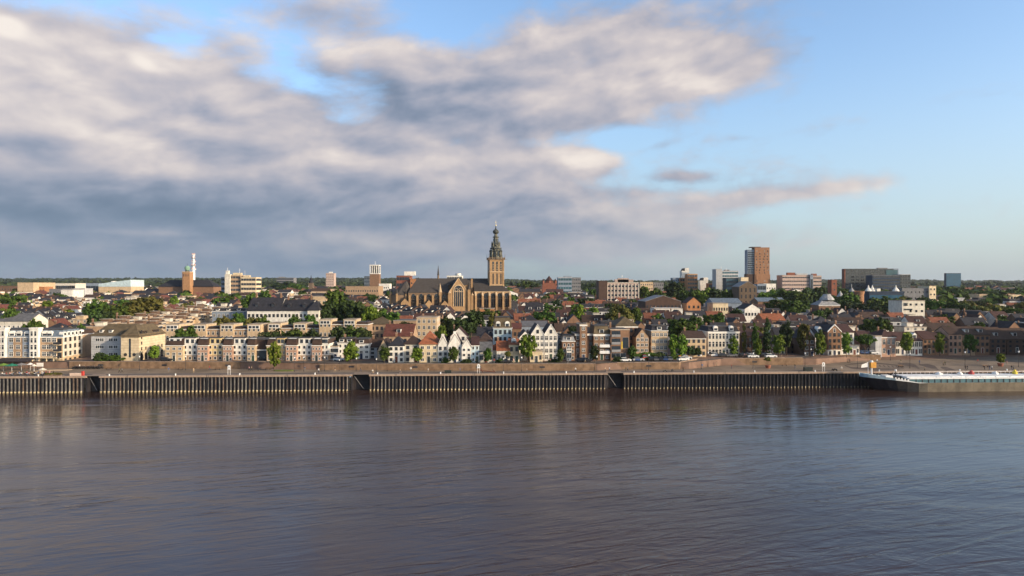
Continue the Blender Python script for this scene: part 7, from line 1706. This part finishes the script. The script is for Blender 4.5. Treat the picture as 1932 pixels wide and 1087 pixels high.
# ---------------------------------------------------------------- lamps, signs, bollards
def lamp():
    root = empty('street_lamp', (0, 0, 0)); m = MB(); m.tube((0, 0, 0), (0, 0, 4.6), .075, metal_k, 8, .05); m.cone(0, 0, 0, .5, .14, .1, metal_k, 8); m.build('post', root)
    m = MB(); m.cone(0, 0, 4.6, 5.15, .2, .26, metal_w, 8); m.cone(0, 0, 5.15, 5.3, .32, .1, metal_k, 8); m.build('lamp_head', root); return root
lp = lamp(); lf = True
for i, (px, Y, s) in enumerate([(62, 238, 1), (263, 240, 1), (350, 240, 1), (487, 239, 1.0), (555, 236, 1), (573, 237, 1), (612, 237.5, 1), (640, 237.5, .8), (672, 238, .9), (710, 236, .9), (950, 237, .9), (984, 236.5, 1), (1126, 239, 1), (1224, 240.5, 1.1), (1323, 243.5, 1.0), (1336, 250, 1.1), (1421, 246, 1.1), (1519, 246.5, 1.1), (1530, 262, 1.1), (1618, 246, 1.1), (1680, 272, 1.1), (1717, 246, 1.1), (1821, 248, 1.15), (1922, 250, 1.15)]):
    o = lp if i == 0 else copy_tree(lp); o.location = (X(px, Y), Y, QZ + .01); o.scale = (s, s, s); 
    tag(o, ['slim dark street lamp with white head', 'tall quay lamp with pale lantern'][s > 1.05] + ', ' + ['rising from the cafe terrace', 'before the arcade of the striped building', 'below the first white terrace unit', 'below the dark gateway', 'right of the oval grass bed, first', 'right of the oval grass bed, second', 'below the last white terrace unit', 'before the glazed link house', 'above the second landing', 'left of the brown gable house', 'before the orange-roofed cottage', 'left of the twin gables', 'above the third landing', 'at the car park wall', 'past the wall corner', 'at the foot of the side street', 'below the tallest poplar', 'left of the plaza', 'by the warehouse steps', 'above the barge bow', 'before the pink corner house', 'below the white shopfronts', 'beside the pair in dark clothes', 'nearest the right frame edge'][i], 'street lamp', 'street lamps on the quay')
def sign():
    root = empty('river_sign', (0, 0, 0))
    m = MB()
    for s in (-.38, .38): m.box(s - .05, s + .05, -.05, .05, 0, 1.9, metal_w)
    m.build('post', root)
    m = MB(); pts = [(-.48, 2.05), (.48, 2.05), (.48, 2.75)] + [(.48 * math.cos(R(a)), 2.75 + .42 * math.sin(R(a))) for a in range(15, 166, 15)] + [(-.48, 2.75)]
    m.extrude_y(pts, -.05, .05, metal_w); m.build('board', root)
    m = MB(); m.extrude_y([(-.17, 2.3), (.17, 2.3), (0, 2.9)], -.08, -.05, metal_k); m.build('symbol', root)
    m = MB(); m.box(-.55, .55, -.06, .06, 1.75, 2.0, metal_w); m.build('lower_plate', root); return root
sg = sign()
for i, (px, lb) in enumerate(((432, 'below the pastel terrace'), (903, 'below the low white shopfront'), (1554, 'left of the barge'))):
    o = sg if i == 0 else copy_tree(sg); Y = quayY(X(px, 231)) + 1.6; o.location = (X(px, Y), Y, QZ + .01); tag(o, 'white arched river sign with black triangle on two posts, ' + lb, 'sign', 'white river signs facing the water')
def bollard():
    root = empty('mooring_bollard', (0, 0, 0)); m = MB(); m.cone(0, 0, 0, .45, .2, .16, metal_w, 10); m.cone(0, 0, .45, .6, .26, .22, metal_w, 10); m.build('post', root); return root
bl = bollard(); bpx = [72, 206, 331, 452, 594, 712, 831, 950, 1068, 1196, 1309, 1424, 1538, 1659, 1811, 1900]
for i, px in enumerate(bpx):
    o = bl if i == 0 else copy_tree(bl); Y = quayY(X(px, 229)) + .5; o.location = (X(px, Y), Y, QZ + .02); tag(o, f'white mooring bollard on the quay coping, {ORDW[i]} from the left', 'bollard', 'mooring bollards on the quay')
# dark bins, container and anchor display
for px, w_, h_, lb in ((845, 2.2, .9, 'low dark container on the quay below the tall white gabled house'), (1526, 2.8, 1.3, 'dark wire-mesh cage at the quay edge left of the river sign')):
    Y = quayY(X(px, 232)) + 2.4; m = MB(); m.box(-w_ / 2, w_ / 2, 0, 1.2, 0, h_, mat('dark_green_steel', (.025, .035, .03), .7, .2, 1))
    for q in range(6): m.box(-w_ / 2 + q * w_ / 5 - .04, -w_ / 2 + q * w_ / 5 + .04, -.05, 0, 0, h_ + .08, metal_k)
    tag(m.build('container', None, False, (X(px, Y), Y, QZ + .01)), lb, 'container')
m = MB(); Y = quayY(X(920, 232)) + 2; ru = mat('rusty_iron', (.10, .035, .025), .8, .3, 2)
m.tube((-2.6, 0, .9), (2.2, 0, .4), .16, ru); m.tube((-2.6, 0, 1.9), (-1.6, 0, .2), .15, ru); m.tube((1.8, 0, 1.2), (2.6, 0, .2), .14, ru); m.tube((-2.6, 0, 1.9), (-3.1, 0, 1.5), .12, ru); tag(m.build('anchor', None, False, (X(920, Y), Y, QZ + .02)), 'large rusty anchor laid out on the quay below the white shopfront', 'anchor')
# unseen brown building added past the right edge, sized to shade the last houses
block(2130, 2400, 250, 574, 'tall brown riverside building standing just past the plaza', 'brown', 24, 6, 14, 'grid', name='apartment_block', rz=SL, base=5.5)

# ---------------------------------------------------------------- evening air
if HAZE:
    m = MB(); hz = bpy.data.materials.new('haze_air'); hz.use_nodes = True; nt = hz.node_tree; nt.nodes.clear()
    pv = nt.nodes.new('ShaderNodeVolumePrincipled'); pv.inputs['Color'].default_value = (.80, .86, .95, 1); pv.inputs['Density'].default_value = HAZE; pv.inputs['Anisotropy'].default_value = .3
    ou = nt.nodes.new('ShaderNodeOutputMaterial'); nt.links.new(pv.outputs[0], ou.inputs['Volume'])
    m.box(-9000, 9000, -3000, 9800, -4, 104, hz); hb = m.build('haze'); tag(hb, kind='stuff')
